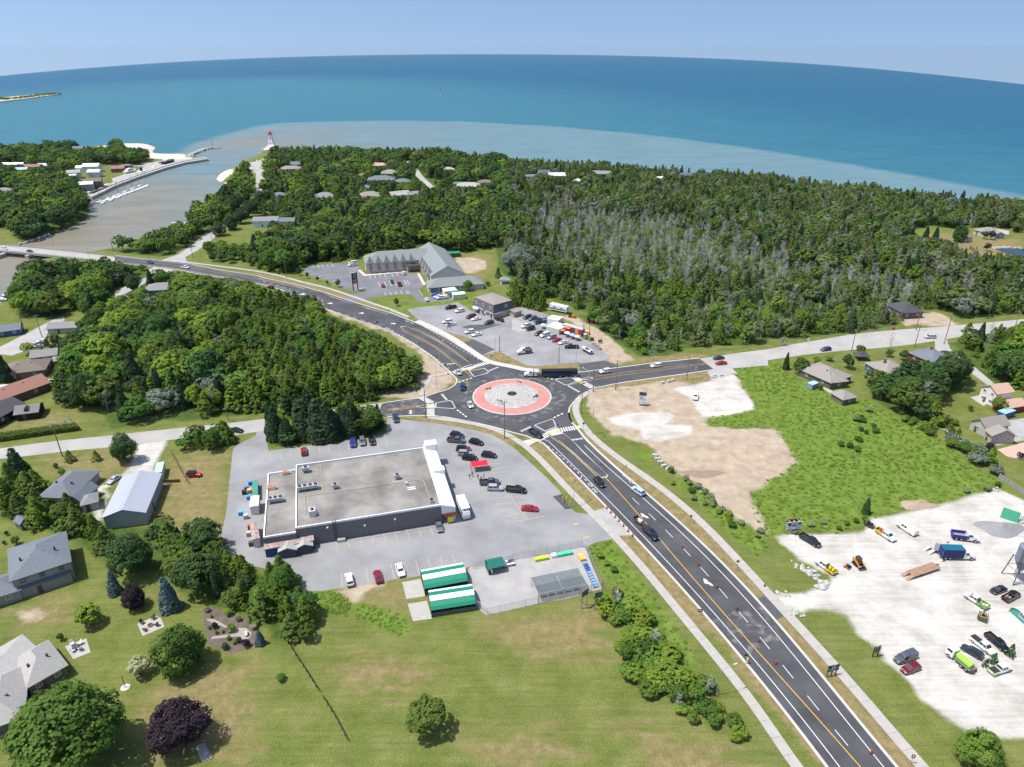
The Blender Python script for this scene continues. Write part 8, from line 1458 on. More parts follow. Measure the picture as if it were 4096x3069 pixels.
for i,(t,x,y)in enumerate((('B2',1298,720),('B2',1353,708),('B2',1390,699),('B2',1733,673),('B2',1745,660),('B2',1808,657),('B2',1917,642),('B2',1230,1350),('B2',1253,1380),('B2',1276,1407),('B2',1310,1440),('B2',1345,1465))):
 p=g(t,x,y);o=thing('concrete_block','pale concrete block, %s'%('leftmost of three on the east verge','middle of three on the east verge','rightmost of three on the east verge','near the dirt lot entrance, lower one','near the dirt lot entrance, upper one','alone in the dirt lot entrance','at the right of the dirt lot entrance','topmost of the row by the pale dirt','second of the row by the pale dirt','third of the row by the pale dirt','fourth of the row by the pale dirt','lowest of the row by the pale dirt')[i],'concrete block',(p.x,p.y,0),R(random.uniform(-20,40)));obj('block',_B(-.75,.75,-.4,.4,0,.75),'concrete_new',o);obj('lifting_eye',_B(-.12,.12,-.05,.05,.75,.83),'steel_dark',o)
bl=bmesh.new();bmesh.ops.create_icosphere(bl,subdivisions=2,radius=1);[setattr(v,'co',v.co*random.uniform(.78,1.12))for v in bl.verts];bme=bpy.data.meshes.new('boulder');bl.to_mesh(bme);bl.free()
rb_=random.Random(8)
for i in range(46):
 t=i/45;a=g('C3',235,770).lerp(g('C3',500,925),t)if i<36 else g('C3',430,950).lerp(g('C3',505,960),(i-36)/9);s=rb_.uniform(.22,.55)*(1.5 if i>=36 else 1)
 q=obj('boulder',bme,M['stone_white'],None,(a.x+rb_.uniform(-1.2,1.2),a.y+rb_.uniform(-1.2,1.2),.1),rb_.uniform(0,6));q.scale=(s*1.2,s,s*.8);tag(q,'pale boulder in the row edging the gravel yard' if i<36 else 'larger pale boulder at the yard entrance corner','boulder','boulders in the row edging the yard' if i<36 else 'boulders at the yard entrance corner')
for k,(t,x,y,lab)in enumerate((('C3',118,1025,'pile of white stones beside the sidewalk above the yard entrance'),('C3',245,1195,'pile of white stones beside the sidewalk below the yard entrance'),('C3',1955,130,'white rubble heap at the back of the yard'))):
 p=g(t,x,y);o=thing('stone_pile',lab,'stones',(p.x,p.y,0));[(lambda q,s:setattr(q,'scale',(s,s,s*.8)))(obj('stone',bme,'stone_white',o,(rb_.gauss(0,.8),rb_.gauss(0,.6),.1),rb_.uniform(0,6)),rb_.uniform(.18,.42))for i in range(14)]
def pile(label,t,x,y,rx,ry,h,m,name='gravel_pile'):
 p=g(t,x,y);r_=random.Random(int(x));b=MB();n=22;rings=7;vs,fs=[(0,0,h)],[]
 for k in range(1,rings+1):
  for i in range(n):a=6.283*i/n;f=k/rings;w_=1+.18*sin(3*a+x)+r_.uniform(-.05,.05);vs.append((rx*f*w_*cos(a),ry*f*w_*sin(a),h*(1-f)**1.15*r_.uniform(.85,1.1)-(.1 if k==rings else 0)))
 fs+=[(0,1+i,1+(i+1)%n)for i in range(n)]
 for k in range(rings-1):
  for i in range(n):fs.append((1+k*n+i,1+(k+1)*n+i,1+(k+1)*n+(i+1)%n,1+k*n+(i+1)%n))
 b.add(vs,fs);tag(b.build(name,m,None,True),label,'gravel pile').location=(p.x,p.y,.01)
pile('big grey gravel pile in the yard corner','C3',2005,465,6.5,3.6,1.9,mat('grey_gravel',(.25,.25,.255),.95,noise=.12,nscale=2,bump=.3));pile('tan soil heap at the back of the yard','C3',1290,262,5.5,2.2,1.1,mat('tan_soil',(.36,.28,.21),.95,noise=.15,nscale=1),'soil_pile');pile('dark soil heap on the dirt lot','B2',1640,1500,7,2.2,.35,mat('dark_soil',(.27,.205,.15),.95,noise=.15,nscale=1),'soil_pile')
# silo, hut roofs at right
p=g('C3',2140,900);o=thing('grain_silo','blue grey hopper silo on a tall steel frame','silo',(p.x,p.y,0));
for sx in(-1,1):
 for sy in(-1,1):obj('leg',_T((sx*2.1,sy*2.1,0),(sx*1.5,sy*1.5,6.2),.13,n=6),'steel_dark',o)
for a in range(4):
 q=lambda k,z:(2.1-.6*z/6.2,[(-1,-1),(1,-1),(1,1),(-1,1)][k%4]);
 for z0,z1 in((0,3.0),(3.0,6.2)):r0,c0=q(a,z0);r1,c1_=q(a+1,z1);obj('brace',_T((c0[0]*r0,c0[1]*r0,z0),(c1_[0]*r1,c1_[1]*r1,z1),.06,n=5),'steel_dark',o)
obj('hopper',_L([(.3,2.6),(1.8,5.6)],18),pnt((120,128,142),.5,.1,.3),o);obj('drum',_L([(1.8,5.6),(1.8,9.6),(.3,10.4)],18),pnt((128,136,150),.5,.1,.3),o);obj('ladder',_B(-2.0,-1.9,-1.6,-1.5,2,11).box(-2.0,-1.9,-1.2,-1.1,2,11),'steel_dark',o)
ag=[(-3.6,0),(-3.4,1.6),(-2.6,2.8),(-1.3,3.5),(0,3.7),(1.3,3.5),(2.6,2.8),(3.4,1.6),(3.6,0)]
a,c=g('C3',2085,1180),g('C3',2230,1310);d=c-a;ang=atan2(d.y,d.x);Lf=d.length;o=thing('arched_hut','arched hut with teal front and white roof at the right edge','hut',(((a+c)/2).x,((a+c)/2).y,0),ang);k=Lf/7.2
obj('front',_A([(x*k,0,z*k)for x,z in ag],[tuple(range(9))]),pnt((70,150,134)),o);obj('shell',_A([(x*k*1.03,-.3,z*k*1.03)for x,z in ag]+[(x*k*1.03,14,z*k*1.03)for x,z in ag],[(i,i+1,10+i,9+i)for i in range(8)]),'white_paint',o);window(o,.6,-.03,1.6,1.4,1.4,0)
p=g('C3',2100,400);o=thing('leaning_panels','teal board and timber frame leaning at the yard corner','panels',(p.x,p.y,0),R(-40));obj('board',_A([(-2.6,0,0),(1.4,0,0),(1.4,1.6,2.4),(-2.6,1.6,2.4),(-2.6,.1,0),(1.4,.1,0),(1.4,1.7,2.4),(-2.6,1.7,2.4)],[(0,1,2,3),(7,6,5,4),(3,2,6,7),(0,3,7,4),(1,5,6,2)]),pnt((50,140,110)),o);[obj('slat',_B(1.6+i*.45,1.75+i*.45,-.2+.3*i,-.1+.3*i,0,2.6),'wood_grey',o)for i in range(6)];obj('cross_slat',_B(1.6,4.0,.5,.6,1.2,1.35),'wood_grey',o)
# == people
def person(label,p,ang,shirt,trousers,h=1.72,hat=None,arm_up=False,vest=None,walk=.18):
 s=h/1.75;o=thing('person',label,'person',(p.x,p.y,p.z),ang,s=s)
 J={0:(0,0,.95),1:(0,0,1.18),2:(0,0,1.40),3:(0,0,1.52),4:(0,.09,.90),5:(walk,.10,.50),6:(walk*.9,.10,.06),7:(walk+.14,.10,.03),8:(0,-.09,.90),9:(-walk*.3,-.10,.50),10:(-walk*1.1,-.10,.08),11:(-walk*1.1+.14,-.10,.03),12:(0,.19,1.40),13:(-.06,.24,1.14),14:(.08,.25,.92),15:(0,-.19,1.40),16:(.10,-.26,1.14),17:(.22,-.25,.95)}
 if arm_up:J[16]=(.18,-.34,1.25);J[17]=(.38,-.38,1.42)
 E=[(0,1),(1,2),(2,3),(0,4),(4,5),(5,6),(6,7),(0,8),(8,9),(9,10),(10,11),(2,12),(12,13),(13,14),(2,15),(15,16),(16,17)]
 rad={0:.145,1:.13,2:.15,3:.06,4:.10,5:.065,6:.045,7:.04,8:.10,9:.065,10:.045,11:.04,12:.075,13:.05,14:.04,15:.075,16:.05,17:.04}
 me_=bpy.data.meshes.new('skeleton');me_.from_pydata([J[i]for i in range(18)],E,[]);tmp=bpy.data.objects.new('tmp',me_);C.objects.link(tmp);md=tmp.modifiers.new('skin','SKIN');me_.update()
 for i,sv in enumerate(me_.skin_vertices[0].data):sv.radius=(rad[i],rad[i]);sv.use_root=(i==0)
 sb=tmp.modifiers.new('sub','SUBSURF');sb.levels=1;dg=bpy.context.evaluated_depsgraph_get();dg.update();bm_=bpy.data.meshes.new_from_object(tmp.evaluated_get(dg));bpy.data.objects.remove(tmp)
 bm_.materials.clear();[bm_.materials.append(x)for x in(pnt(shirt),pnt(trousers),pnt((214,168,140)),pnt((50,44,42)))]
 for f in bm_.polygons:c_=f.center;f.material_index=3 if c_.z<.09 else(1 if c_.z<.93 and abs(c_.y)<.2 else(2 if(c_.z>1.47 or(abs(c_.y)>.2 and c_.z<1.22))else 0));f.use_smooth=True
 b=bpy.data.objects.new('body',bm_);C.objects.link(b);b.parent=o
 hd=obj('head',_L([(.03,1.50),(.075,1.54),(.098,1.62),(.095,1.69),(.06,1.75),(.01,1.765)],12).mesh('head',True),pnt((214,168,140)),o);obj('hair',_L([(.10,1.66),(.103,1.70),(.07,1.76),(.01,1.78)],12,(-.012,0,0)).mesh('hair',True),pnt(hat or(60,44,34)),hd)
 for sy in(-1,1):obj('eye',_B(.085,.10,sy*.035-.012,sy*.035+.012,1.63,1.645),'black',hd);obj('ear',_B(-.015,.02,sy*.095-.01,sy*.095+.01,1.60,1.66),pnt((205,158,132)),hd)
 obj('nose',_B(.09,.12,-.012,.012,1.59,1.63),pnt((205,158,132)),hd)
 for k,i in enumerate((14,17)):
  hp=V3(J[i]);hn=obj('hand',_B(-.03,.03,-.02,.02,-.10,.0),pnt((214,168,140)),o,hp)
  for f in range(4):obj('finger',_B(-.028+f*.015,-.017+f*.015,-.012,.012,-.17+abs(f-1.5)*.012,-.10),pnt((214,168,140)),hn)
  obj('thumb',_B(.03,.045,-.012,.012,-.10,-.04),pnt((214,168,140)),hn)
 if vest:obj('safety_vest',_L([(.17,.96),(.165,1.15),(.18,1.36),(.10,1.46)],12),pnt(vest),o)
 return o
for(x,y,a,s_,t_,lab)in((1843,1545,-60,(30,30,34),(220,220,216),'person in black top and white shorts walking on the store lot'),(1866,1525,-70,(40,40,44),(60,70,90),'person in dark clothes behind the pair on the store lot'),(1915,1545,-80,(28,28,32),(36,38,44),'person in black pushing a cart on the store lot'),(1966,1542,-100,(190,190,194),(120,130,150),'person in a pale top beside the grey pickup')):
 p=g('B1',x,y);p.z=.01;person(lab,p,R(a),s_,t_)
p=g('C2',2026,1632);p.z=.05;person('road worker in yellow green safety clothes holding a paddle',p,R(150),(206,230,40),(190,220,50),1.75,(230,190,60),True,(214,236,50));q=g('C2',2026,1632)+V3((-.45,.1,0));o=thing('stop_paddle','traffic paddle held by the road worker','paddle',(q.x,q.y,.06));obj('stick',_T((0,0,.3),(0,0,2.0),.03,n=6),'wood_grey',o);obj('disc',_T((0,-.02,2.3),(0,.02,2.3),.32,n=8),pnt((30,30,34)),o)
p=g('B1',1925,1550);o=thing('shopping_cart','wire shopping cart pushed across the store lot','cart',(p.x+.7,p.y-.4,.01),R(-80));obj('basket',_A([(-.4,-.25,.5),(.4,-.2,.55),(.4,.2,.55),(-.4,.25,.5),(-.45,-.3,.95),(.45,-.25,.95),(.45,.25,.95),(-.45,.3,.95)],[(0,1,5,4),(1,2,6,5),(2,3,7,6),(3,0,4,7),(3,2,1,0)]),'steel',o);[obj('wheel',_T((x,y-.02,.06),(x,y+.02,.06),.06,n=8),'rubber',o)for x in(-.35,.35)for y in(-.2,.2)];obj('frame',_T((-.35,0,.1),(-.4,0,.5),.02).tube((.35,0,.1),(.4,0,.55),.02),'steel',o)
# cart shelter
o_,ang,w_,d=frame3(g('B1',1860,1440,2.1),g('B1',2000,1425,2.1),g('B1',1990,1382,2.1));o=thing('cart_shelter','cart shelter with curved bright red canopy','shelter',(o_.x,o_.y,.01),ang);d=max(d,2.4);n=8;pr=[(d*(i/n),2.1+.75*sin(PI*i/n))for i in range(n+1)]
for i in range(n):obj('canopy_panel',MB().quad((0,pr[i][0],pr[i][1]),(w_,pr[i][0],pr[i][1]),(w_,pr[i+1][0],pr[i+1][1]),(0,pr[i+1][0],pr[i+1][1])),pnt((214,30,56),.45,.05),o)
for x in(0,w_/3,2*w_/3,w_):
 for y in(0,d):obj('post',_T((x,y,0),(x,y,2.1),.05,n=6),pnt((120,70,74)),o)
for z in(.5,1.0):[obj('rail',_T((0,y,z),(w_,y,z),.03,n=5),'steel',o)for y in(0,d)]
for i in range(4):obj('wheel_stop',_B(w_*i/4+.2,w_*(i+1)/4-.2,d*.5,d*.5+.15,0,.12),'concrete',o)
# hydrant and bollards
p=g('C2',472,212);o=thing('fire_hydrant','yellow fire hydrant on the dark pad','hydrant',(p.x,p.y,.02));obj('barrel',_L([(.18,0),(.18,.08),(.13,.1),(.13,.65),(.17,.68),(.1,.85),(.03,.9)],10),pnt((226,190,30)),o);[obj('outlet',_T((0,0,.5),(x,y,.5),.07,n=8),pnt((226,190,30)),o)for x,y in((.25,0),(-.25,0),(0,-.27))]
for i,(x,y)in enumerate(((437,235),(498,275))):p=g('C2',x,y);o=thing('bollard','yellow bollard, %s of the hydrant'%('left','right')[i],'bollard',(p.x,p.y,.02));obj('post',_L([(.11,0),(.11,1.9),(.04,1.98)],10),pnt((226,180,30)),o);obj('collar',_L([(.14,0),(.14,.1)],10),'concrete',o)
# picnic tables, umbrellas, portable toilet
def picnic(label,t,x,y,ang,umb=None):
 p=g(t,x,y);o=thing('picnic_table',label,'picnic table',(p.x,p.y,.01),R(ang));obj('table_top',_B(-.9,.9,-.38,.38,.72,.77),'wood_grey',o);[obj('bench',_B(-.9,.9,s*.75-.13,s*.75+.13,.42,.46),'wood_grey',o)for s in(-1,1)];[obj('leg',_B(s*.65-.04,s*.65+.04,-.8,.8,.36,.42).box(s*.65-.04,s*.65+.04,-.35,-.25,0,.72).box(s*.65-.04,s*.65+.04,.25,.35,0,.72),'wood_grey',o)for s in(-1,1)]
 if umb:u=thing('parasol',umb[1],'parasol',(p.x,p.y,.79));obj('pole',_T((0,0,0),(0,0,1.7),.025,n=6),M['steel'],u);obj('canopy',_L([(1.35,1.15),(.7,1.5),(.03,1.72)],10),pnt(umb[0]),u)
for a in((270,248,-20,((196,214,180),'pale green parasol left of the food truck')),(395,285,-20,((130,190,170),'mint parasol by the food truck')),(437,295,-20,((226,120,90),'coral parasol by the food truck')),(475,318,-20,((236,236,232),'white parasol by the food truck')),(520,335,-20,((150,180,220),'blue parasol by the food truck')),(563,348,-20,((206,214,150),'yellow green parasol by the food truck'))):picnic('picnic table under the %s'%a[3][1],'B2',*a)
for i,(x,y)in enumerate(((705,385),(730,405),(755,425))):picnic('spare picnic table, %s of three at the lot edge'%('upper','middle','lower')[i],'B2',x,y,-40)
p=g('B2',630,335);o=thing('portable_toilet','grey portable toilet beside the poles','toilet',(p.x,p.y,.01),R(-25));obj('cabin',_B(-.6,.6,-.6,.6,.1,2.1),pnt((120,130,140)),o);obj('roof',_B(-.65,.65,-.65,.65,2.1,2.25),pnt((200,204,206)),o);obj('door',_B(-.4,.4,-.63,-.6,.15,2.0),pnt((140,150,160)),o)
p=g('B2',650,295);o=thing('yellow_bin','yellow equipment box behind the portable toilet','bin',(p.x,p.y,.01),R(-25));obj('box',_B(-1.0,1.0,-.5,.5,.1,1.3),pnt((226,180,20)),o);obj('lid',_B(-1.05,1.05,-.55,.55,1.3,1.38),pnt((240,200,40)),o)
p=g('B2',690,350);o=thing('waste_bin','brown metal waste bin beside the portable toilet','bin',(p.x,p.y,.01),R(-25));obj('box',_B(-.7,.7,-.5,.5,.1,1.1),pnt((80,50,46)),o);obj('lid',_B(-.72,.72,-.52,.52,1.1,1.16),'black',o)
p=g('B2',760,372);o=thing('smoker','rusty barrel smoker at the lot edge','smoker',(p.x,p.y,0),R(20));obj('barrel',_T((-.8,0,1.0),(.8,0,1.0),.5,n=12),pnt((92,52,40)),o);obj('chimney',_T((.6,0,1.4),(.6,0,2.3),.1),'steel_dark',o);[obj('leg',_B(x-.04,x+.04,-.35,-.27,0,.8).box(x-.04,x+.04,.27,.35,0,.8),'steel_dark',o)for x in(-.6,.6)]
# garden furniture
def chair(label,t,x,y,ang,col=(60,56,54),group=None):
 p=g(t,x,y);o=thing('garden_chair',label,'chair',(p.x,p.y,.012),R(ang),group,s=1.1);obj('seat',_B(-.28,.28,-.28,.28,.36,.42),pnt(col),o);obj('backrest',_A([(-.28,.24,.42),(.28,.24,.42),(.28,.45,1.0),(-.28,.45,1.0),(-.28,.29,.42),(.28,.29,.42),(.28,.5,1.0),(-.28,.5,1.0)],[(0,1,2,3),(7,6,5,4),(3,2,6,7),(0,3,7,4),(1,5,6,2)]),pnt(col),o);[obj('leg',_B(x_-.03,x_+.03,y_-.03,y_+.03,0,.36),pnt(col),o)for x_ in(-.25,.25)for y_ in(-.25,.25)];[obj('armrest',_B(s*.31-.05,s*.31+.05,-.3,.3,.58,.62),pnt(col),o)for s in(-1,1)]
for i,(x,y,a)in enumerate(((1325,1245,-20),(1230,1285,60),(1352,1300,-110),(1255,1345,160))):chair('dark adirondack chair at the fire pit, %s'%('upper','left','right','lower')[i],'C0',x,y,a)
p=g('C0',1298,1300);o=thing('fire_pit','round stone fire pit on the concrete patio','fire pit',(p.x,p.y,.012));[obj('stone',MB().cbox(.5*cos(k*.628),.5*sin(k*.628),0,.2,.28,.3,k*.628),pnt((150,110,96)),o)for k in range(10)];obj('ash',_L([(.42,0),(.4,.12)],12),pnt((70,60,56)),o)
for i,(x,y,a)in enumerate(((625,1470,40),(690,1465,-40),(635,1525,130),(695,1510,-130))):chair('white chair at the patio table, %s'%('upper left','upper right','lower left','lower right')[i],'C0',x,y,a,(220,220,218))
p=g('C0',660,1500);o=thing('patio_table','dark square table on the small patio','table',(p.x,p.y,.012),R(20));obj('top',_B(-.6,.6,-.6,.6,.7,.75),pnt((70,70,74)),o);[obj('leg',_B(x-.04,x+.04,y-.04,y+.04,0,.7),'steel_dark',o)for x in(-.5,.5)for y in(-.5,.5)]
p=g('D0',1745,1270);o=thing('stone_bench','grey stone bench on the pad by the purple maple','bench',(p.x,p.y,.012),R(20));obj('seat',_B(-.7,.7,-.25,.25,.4,.5),'stone_grey',o);[obj('leg',_B(x-.1,x+.1,-.2,.2,0,.4),'stone_grey',o)for x in(-.5,.5)]
p=g('D0',1780,1330);q=obj('boulder',bme,M['stone_grey'],None,(p.x,p.y,.2));q.scale=(.7,.6,.5);tag(q,'grey boulder on the pad by the purple maple','boulder')
p=g('C0',2125,1380);o=thing('garden_bench','pale curved bench at the end of the garden path','bench',(p.x,p.y,.02),R(-60));obj('seat',_B(-.7,.7,-.22,.22,.4,.46),pnt((196,190,180)),o);obj('backrest',_B(-.7,.7,.2,.25,.46,.95),pnt((196,190,180)),o);[obj('leg',_B(x-.05,x+.05,-.2,.2,0,.4),'steel_dark',o)for x in(-.6,.6)]
# hedge, fences
hp=gl('B0 -250,1220 0,1188 350,1135 670,1095 680,1128 350,1172 0,1228 -250,1262');o=thing('clipped_hedge','long clipped cedar hedge beside the western road','hedge',(0,0,0));rr_=random.Random(4);cl=[]
a0,a1,b0,b1=hp[0],hp[3],hp[7],hp[4];nn=620
for i in range(nn):
 t=rr_.random();s=rr_.random();face=rr_.random();top=a0.lerp(a1,t);bot=b0.lerp(b1,t);q=bot.lerp(top,s)
 if face<.55:q=V3((q.x,q.y,1.75));nv=V3((0,0,1))
 elif face<.9:q=V3((bot.x,bot.y,rr_.uniform(.1,1.75)));nv=V3((0,-1,.2))
 else:q=V3((top.x,top.y,rr_.uniform(.5,1.75)));nv=V3((0,1,.2))
 cl.append((q,.28,nv))
obj('foliage',me_of(leaves(cl,9,.30,rr_),'foliage'),'leaf_cedar',o);obj('core',MB().prism([b0,b1,a1,a0],0,1.6),'leaf_dark',o)
def plank_fence(label,spec,h,step,m,name='board_fence',rails=False):
 pts=rsm(gl(spec),step);o=thing(name,label,'fence',(pts[0].x,pts[0].y,0))
 for a,c in zip(pts,pts[1:]):
  d=c-a;ang=atan2(d.y,d.x);m_=(a+c)/2-pts[0]
  if rails:obj('post',_B(-.07,.07,-.07,.07,0,h),m,o,a-pts[0]);[obj('rail',MB().cbox(m_.x,m_.y,z,d.length,.06,.12,ang),m,o)for z in(h*.4,h*.8)]
  else:obj('board',MB().cbox(m_.x,m_.y,0,d.length*.94,.04,h+random.uniform(-.04,.04),ang),m,o)
plank_fence('grey board fence along the back of the yard','C3 1985,25 2209,175 2420,330',1.7,.9,M['wood_grey']);plank_fence('split rail fence on the mown grass','B0 1480,1325 1625,1590',1.2,2.4,M['wood_brown'],'rail_fence',True);plank_fence('low slatted fence beside the portable cabin','B0 1400,1580 1560,1575',1.1,.35,M['wood_brown']);plank_fence('black rail fence running down from the garden','C1 285,1460 345,1560 410,1657 O 690,1495',.9,1.6,M['black'],'rail_fence',True);plank_fence('short black rail fence ending on the near lawn','O 700,1510 725,1550 752,1602',.9,1.5,M['black'],'rail_fence',True);plank_fence('grey board fence beside the blue house','B3 840,665 910,690',1.6,.5,M['wood_grey']);plank_fence('guard rail by the bridge end','A0 1000,1185 1200,1205 1300,1225 1310,1245',.8,2.0,M['galv'],'guard_rail',True)
p=g('C0',1382,360);o=thing('garden_cart','brown wire garden cart beside the barn','cart',(p.x,p.y,0),R(10));obj('bed',_B(-.9,.9,-.6,.6,.4,.5),'wood_brown',o);[obj('side',_B(-.9,.9,s*.6-.03,s*.6+.03,.5,.9),'wood_brown',o)for s in(-1,1)];[add_wheel(o,0,s,WHS,.27)for s in(-.7,.7)]
p=g('C1',738,565);o=thing('pallet_stack','silver pallets stacked against the store wall','pallet',(p.x,p.y,.01),sang);[obj('pallet',_B(-1.0,1.0,-.9,.9,k*.22,k*.22+.18),'galv',o)for k in range(4)]
p=g('C1',150,680);o=thing('cage_trolley','wire cage trolleys beside the blue container','cage',(p.x,p.y,.01),sang);[obj('cage_side',_B(x,x+.04,-.6,.6,.1,1.7),'galv',o)for x in(-1.1,-.4,.4,1.1)];[obj('cage_shelf',_B(-1.1,1.1,-.6,.6,z,z+.04),'galv',o)for z in(.15,.7,1.3)]
p=g('B0',598,1075);o=thing('swing_set','small swing set on the back lawn','swing',(p.x,p.y,0),R(20));[obj('leg',_T((x,y,0),(x*.6,0,2.0),.05,n=5),'steel_dark',o)for x in(-1.2,1.2)for y in(-.8,.8)];obj('top_bar',_T((-.8,0,2.0),(.8,0,2.0),.05),'steel_dark',o);obj('canopy',_A([(-.7,-.5,1.9),(.7,-.5,1.9),(0.,0,2.3),(-.7,.5,1.9),(.7,.5,1.9)],[(0,1,2),(4,3,2),(1,4,2),(3,0,2)]),pnt((40,130,110)),o)
p=g('A1',1905,1200);o=thing('volleyball_net','white volleyball net on the sandy hotel lawn','net',(p.x,p.y,0),R(12));[obj('post',_T((x,0,0),(x,0,2.5),.06,n=6),'wood_grey',o)for x in(-6,6)];obj('tape',_A([(-6,0,2.3),(0,0,1.9),(6,0,2.3),(6,0,2.42),(0,0,2.05),(-6,0,2.42)],[(0,1,4,5),(1,2,3,4)]),'white_paint',o)
# == air over the lake
hz=bpy.data.materials.new('haze');hz.use_nodes=True;n,l=hz.node_tree.nodes,hz.node_tree.links;n.remove(n['Principled BSDF']);pv=n.new('ShaderNodeVolumePrincipled');_s(pv,'Color',(.64,.83,1.0,1));_s(pv,'Density',HAZE);_s(pv,'Anisotropy',.2);l.new(pv.outputs[0],n['Material Output'].inputs['Volume'])
zlo=float(LZ.min())-5
if HAZE>0:tag(obj('haze',_B(-40000,40000,-2000,40000,zlo,CAM_H+6),hz),kind='stuff')
# == woods (after buildings are known)
CF={'cedar':(.72,7,12.5,['leaf_cedar','leaf_cedar',O_]),'broad':(.2,8,12,BR),'dead':(.04,8,11,['dead_wood']),'spruce':(.04,9,13,['leaf_spruce'])}
wild('O 575,655 650,665 740,700 800,722 870,770 903,802 893,832 840,858 760,868 700,876 600,882 500,888 470,800 520,730 545,665',3.7,CF,1,'in the dense wood left of the roundabout','wood left of the roundabout')
wild('O 230,580 330,600 450,615 545,665 520,730 470,800 480,892 400,903 330,898 240,925 225,880 155,868 155,800 165,745 200,700 195,665 250,630',6.3,{'broad':(.62,7.5,17,BR+[L_,'leaf_sapling']),'cedar':(.2,7,11,['leaf_cedar']),'broad:s':(.06,8,11,['leaf_silver']),'spruce':(.08,9,13,['leaf_spruce']),'dead':(.03,8,11,['dead_wood'])},2,'in the mixed wood above the western road','mixed wood above the western road')
wild('A0 240,1320 450,1310 800,1240 1000,1205 1240,1240 1260,1330 1080,1375 1000,1440 850,1520 650,1600 450,1650 150,1657 130,1580 225,1460',6.5,{'broad':(.75,9,14,BR+[D_]),'spruce':(.15,9,14,['leaf_spruce']),'cedar':(.1,7,10,['leaf_cedar'])},3,'on the bank below the bridge','trees on the bank below the bridge')
wild('A0 1330,1657 1660,1400 1800,1360 2209,1400 2209,1657',5.5,{'broad':(.8,9,14,BR+[O_]),'cedar':(.15,7,10,['leaf_cedar']),'dead':(.05,8,10,['dead_wood'])},4,'south of the road by the bridge','trees south of the road by the bridge')
wild('A0 890,1085 1190,1058 1400,1000 1520,945 1615,900 1720,960 1500,1110 1400,1135 1200,1115 960,1092',6,{'broad':(.9,7,11,BR),'cedar':(.1,6,9,['leaf_cedar'])},5,'on the river bank beside the bridge','river bank trees beside the bridge')
wild('A0 1630,890 1670,815 1800,735 1900,650 1990,580 2010,525 2080,410 2150,340 2209,300 2209,312 2150,370 2150,500 2150,650 2060,750 1900,855 1760,985',6,{'broad':(.6,8,13,BR+[D_]),'cedar':(.3,7,12,['leaf_cedar',O_]),'spruce':(.1,9,14,['leaf_spruce'])},6,'along the river channel by the harbour street','river channel trees')
wild('A0 1770,1075 1900,1055 2209,1090 2209,1225 2000,1205 1840,1185',4.5,{'broad':(.7,5,8,BR),'shrub':(.3,2,4,[G_,L_])},7,'in the thicket beside the road junction','thicket beside the road junction')
wild('A1 115,300 150,280 700,280 1400,275 2000,335 2209,355 2209,1000 2080,1055 1780,1090 1640,1080 1450,1050 880,1115 870,1160 730,1170 560,1190 450,1220 330,1265 200,1280 0,1235 0,1060 420,1025 420,935 330,900 330,760 100,690',5.6,{'broad':(.42,9,15,BR+[D_,D_]),'cedar':(.45,8,13,['leaf_cedar',O_,'leaf_haze']),'spruce':(.1,10,15,['leaf_spruce']),'dead':(.03,8,11,['dead_wood'])},8,'in the wood behind the hotel','wood behind the hotel')
wild('A1 0,680 100,700 320,790 330,900 430,940 430,1020 250,1050 0,1050 0,960 60,880',8.5,{'broad':(.8,6,10,BR+[D_]),'cedar':(.2,6,9,[O_])},14,'around the cottages on the side lane','trees around the lane cottages')
wild('A0 0,240 400,225 720,220 880,210 1080,195 1290,300 1250,345 1100,345 850,345 680,400 640,480 680,580 750,650 762,740 690,825 560,885 400,945 200,1000 60,900 -300,860 -300,240',7.0,{'broad':(.85,9,15,BR+[D_,D_]),'cedar':(.1,8,11,[O_]),'spruce':(.05,10,14,['leaf_spruce'])},9,'across the river in the harbour village','harbour village trees')
FOREST=gl('A2 0,355 800,400 1600,465 2209,485 A3 400,570 800,580 1200,645 1600,685 2209,745 2700,800 2700,1000 2209,940 1770,885 1600,895 1400,865 1220,915 1450,1010 1600,1105 1900,1205 2209,1225 2700,1250 2700,1600 B3 2209,115 1650,165 1560,95 1350,75 1150,140 1140,215 950,248 700,280 430,310 300,332 0,328 B2 2209,365 2000,388 1700,390 1450,425 1350,475 1110,488 1025,430 910,370 850,310 730,220 560,125 A2 720,1640 500,1560 330,1490 0,1345 0,1230 -140,1000')
SWAMP=gl('A2 250,700 900,760 1500,850 2000,1000 2209,1150 A3 500,1300 1000,1330 1700,1420 1900,1520 900,1560 A2 2100,1480 1200,1340 500,1290 50,1000')
SCRUB=gl('A2 450,1300 900,1360 1300,1400 2100,1500 A3 900,1560 1150,1657 B3 1120,200 700,282 0,330 B2 2209,368 1700,392 1450,428 1100,470 950,300 800,120 A2 700,1640')
X,Y=scatter(FOREST,4.6,21);ok=free(X,Y,1.2)&(sdist(X,Y,LAND_E,20.)>1.5);X,Y=X[ok],Y[ok]
sw,sb_=sdist(X,Y,SWAMP,40.),sdist(X,Y,SCRUB,40.);c1,c2=vnoise(X,Y,30.,5),vnoise(X,Y,10.,6);rf=random.Random(22)
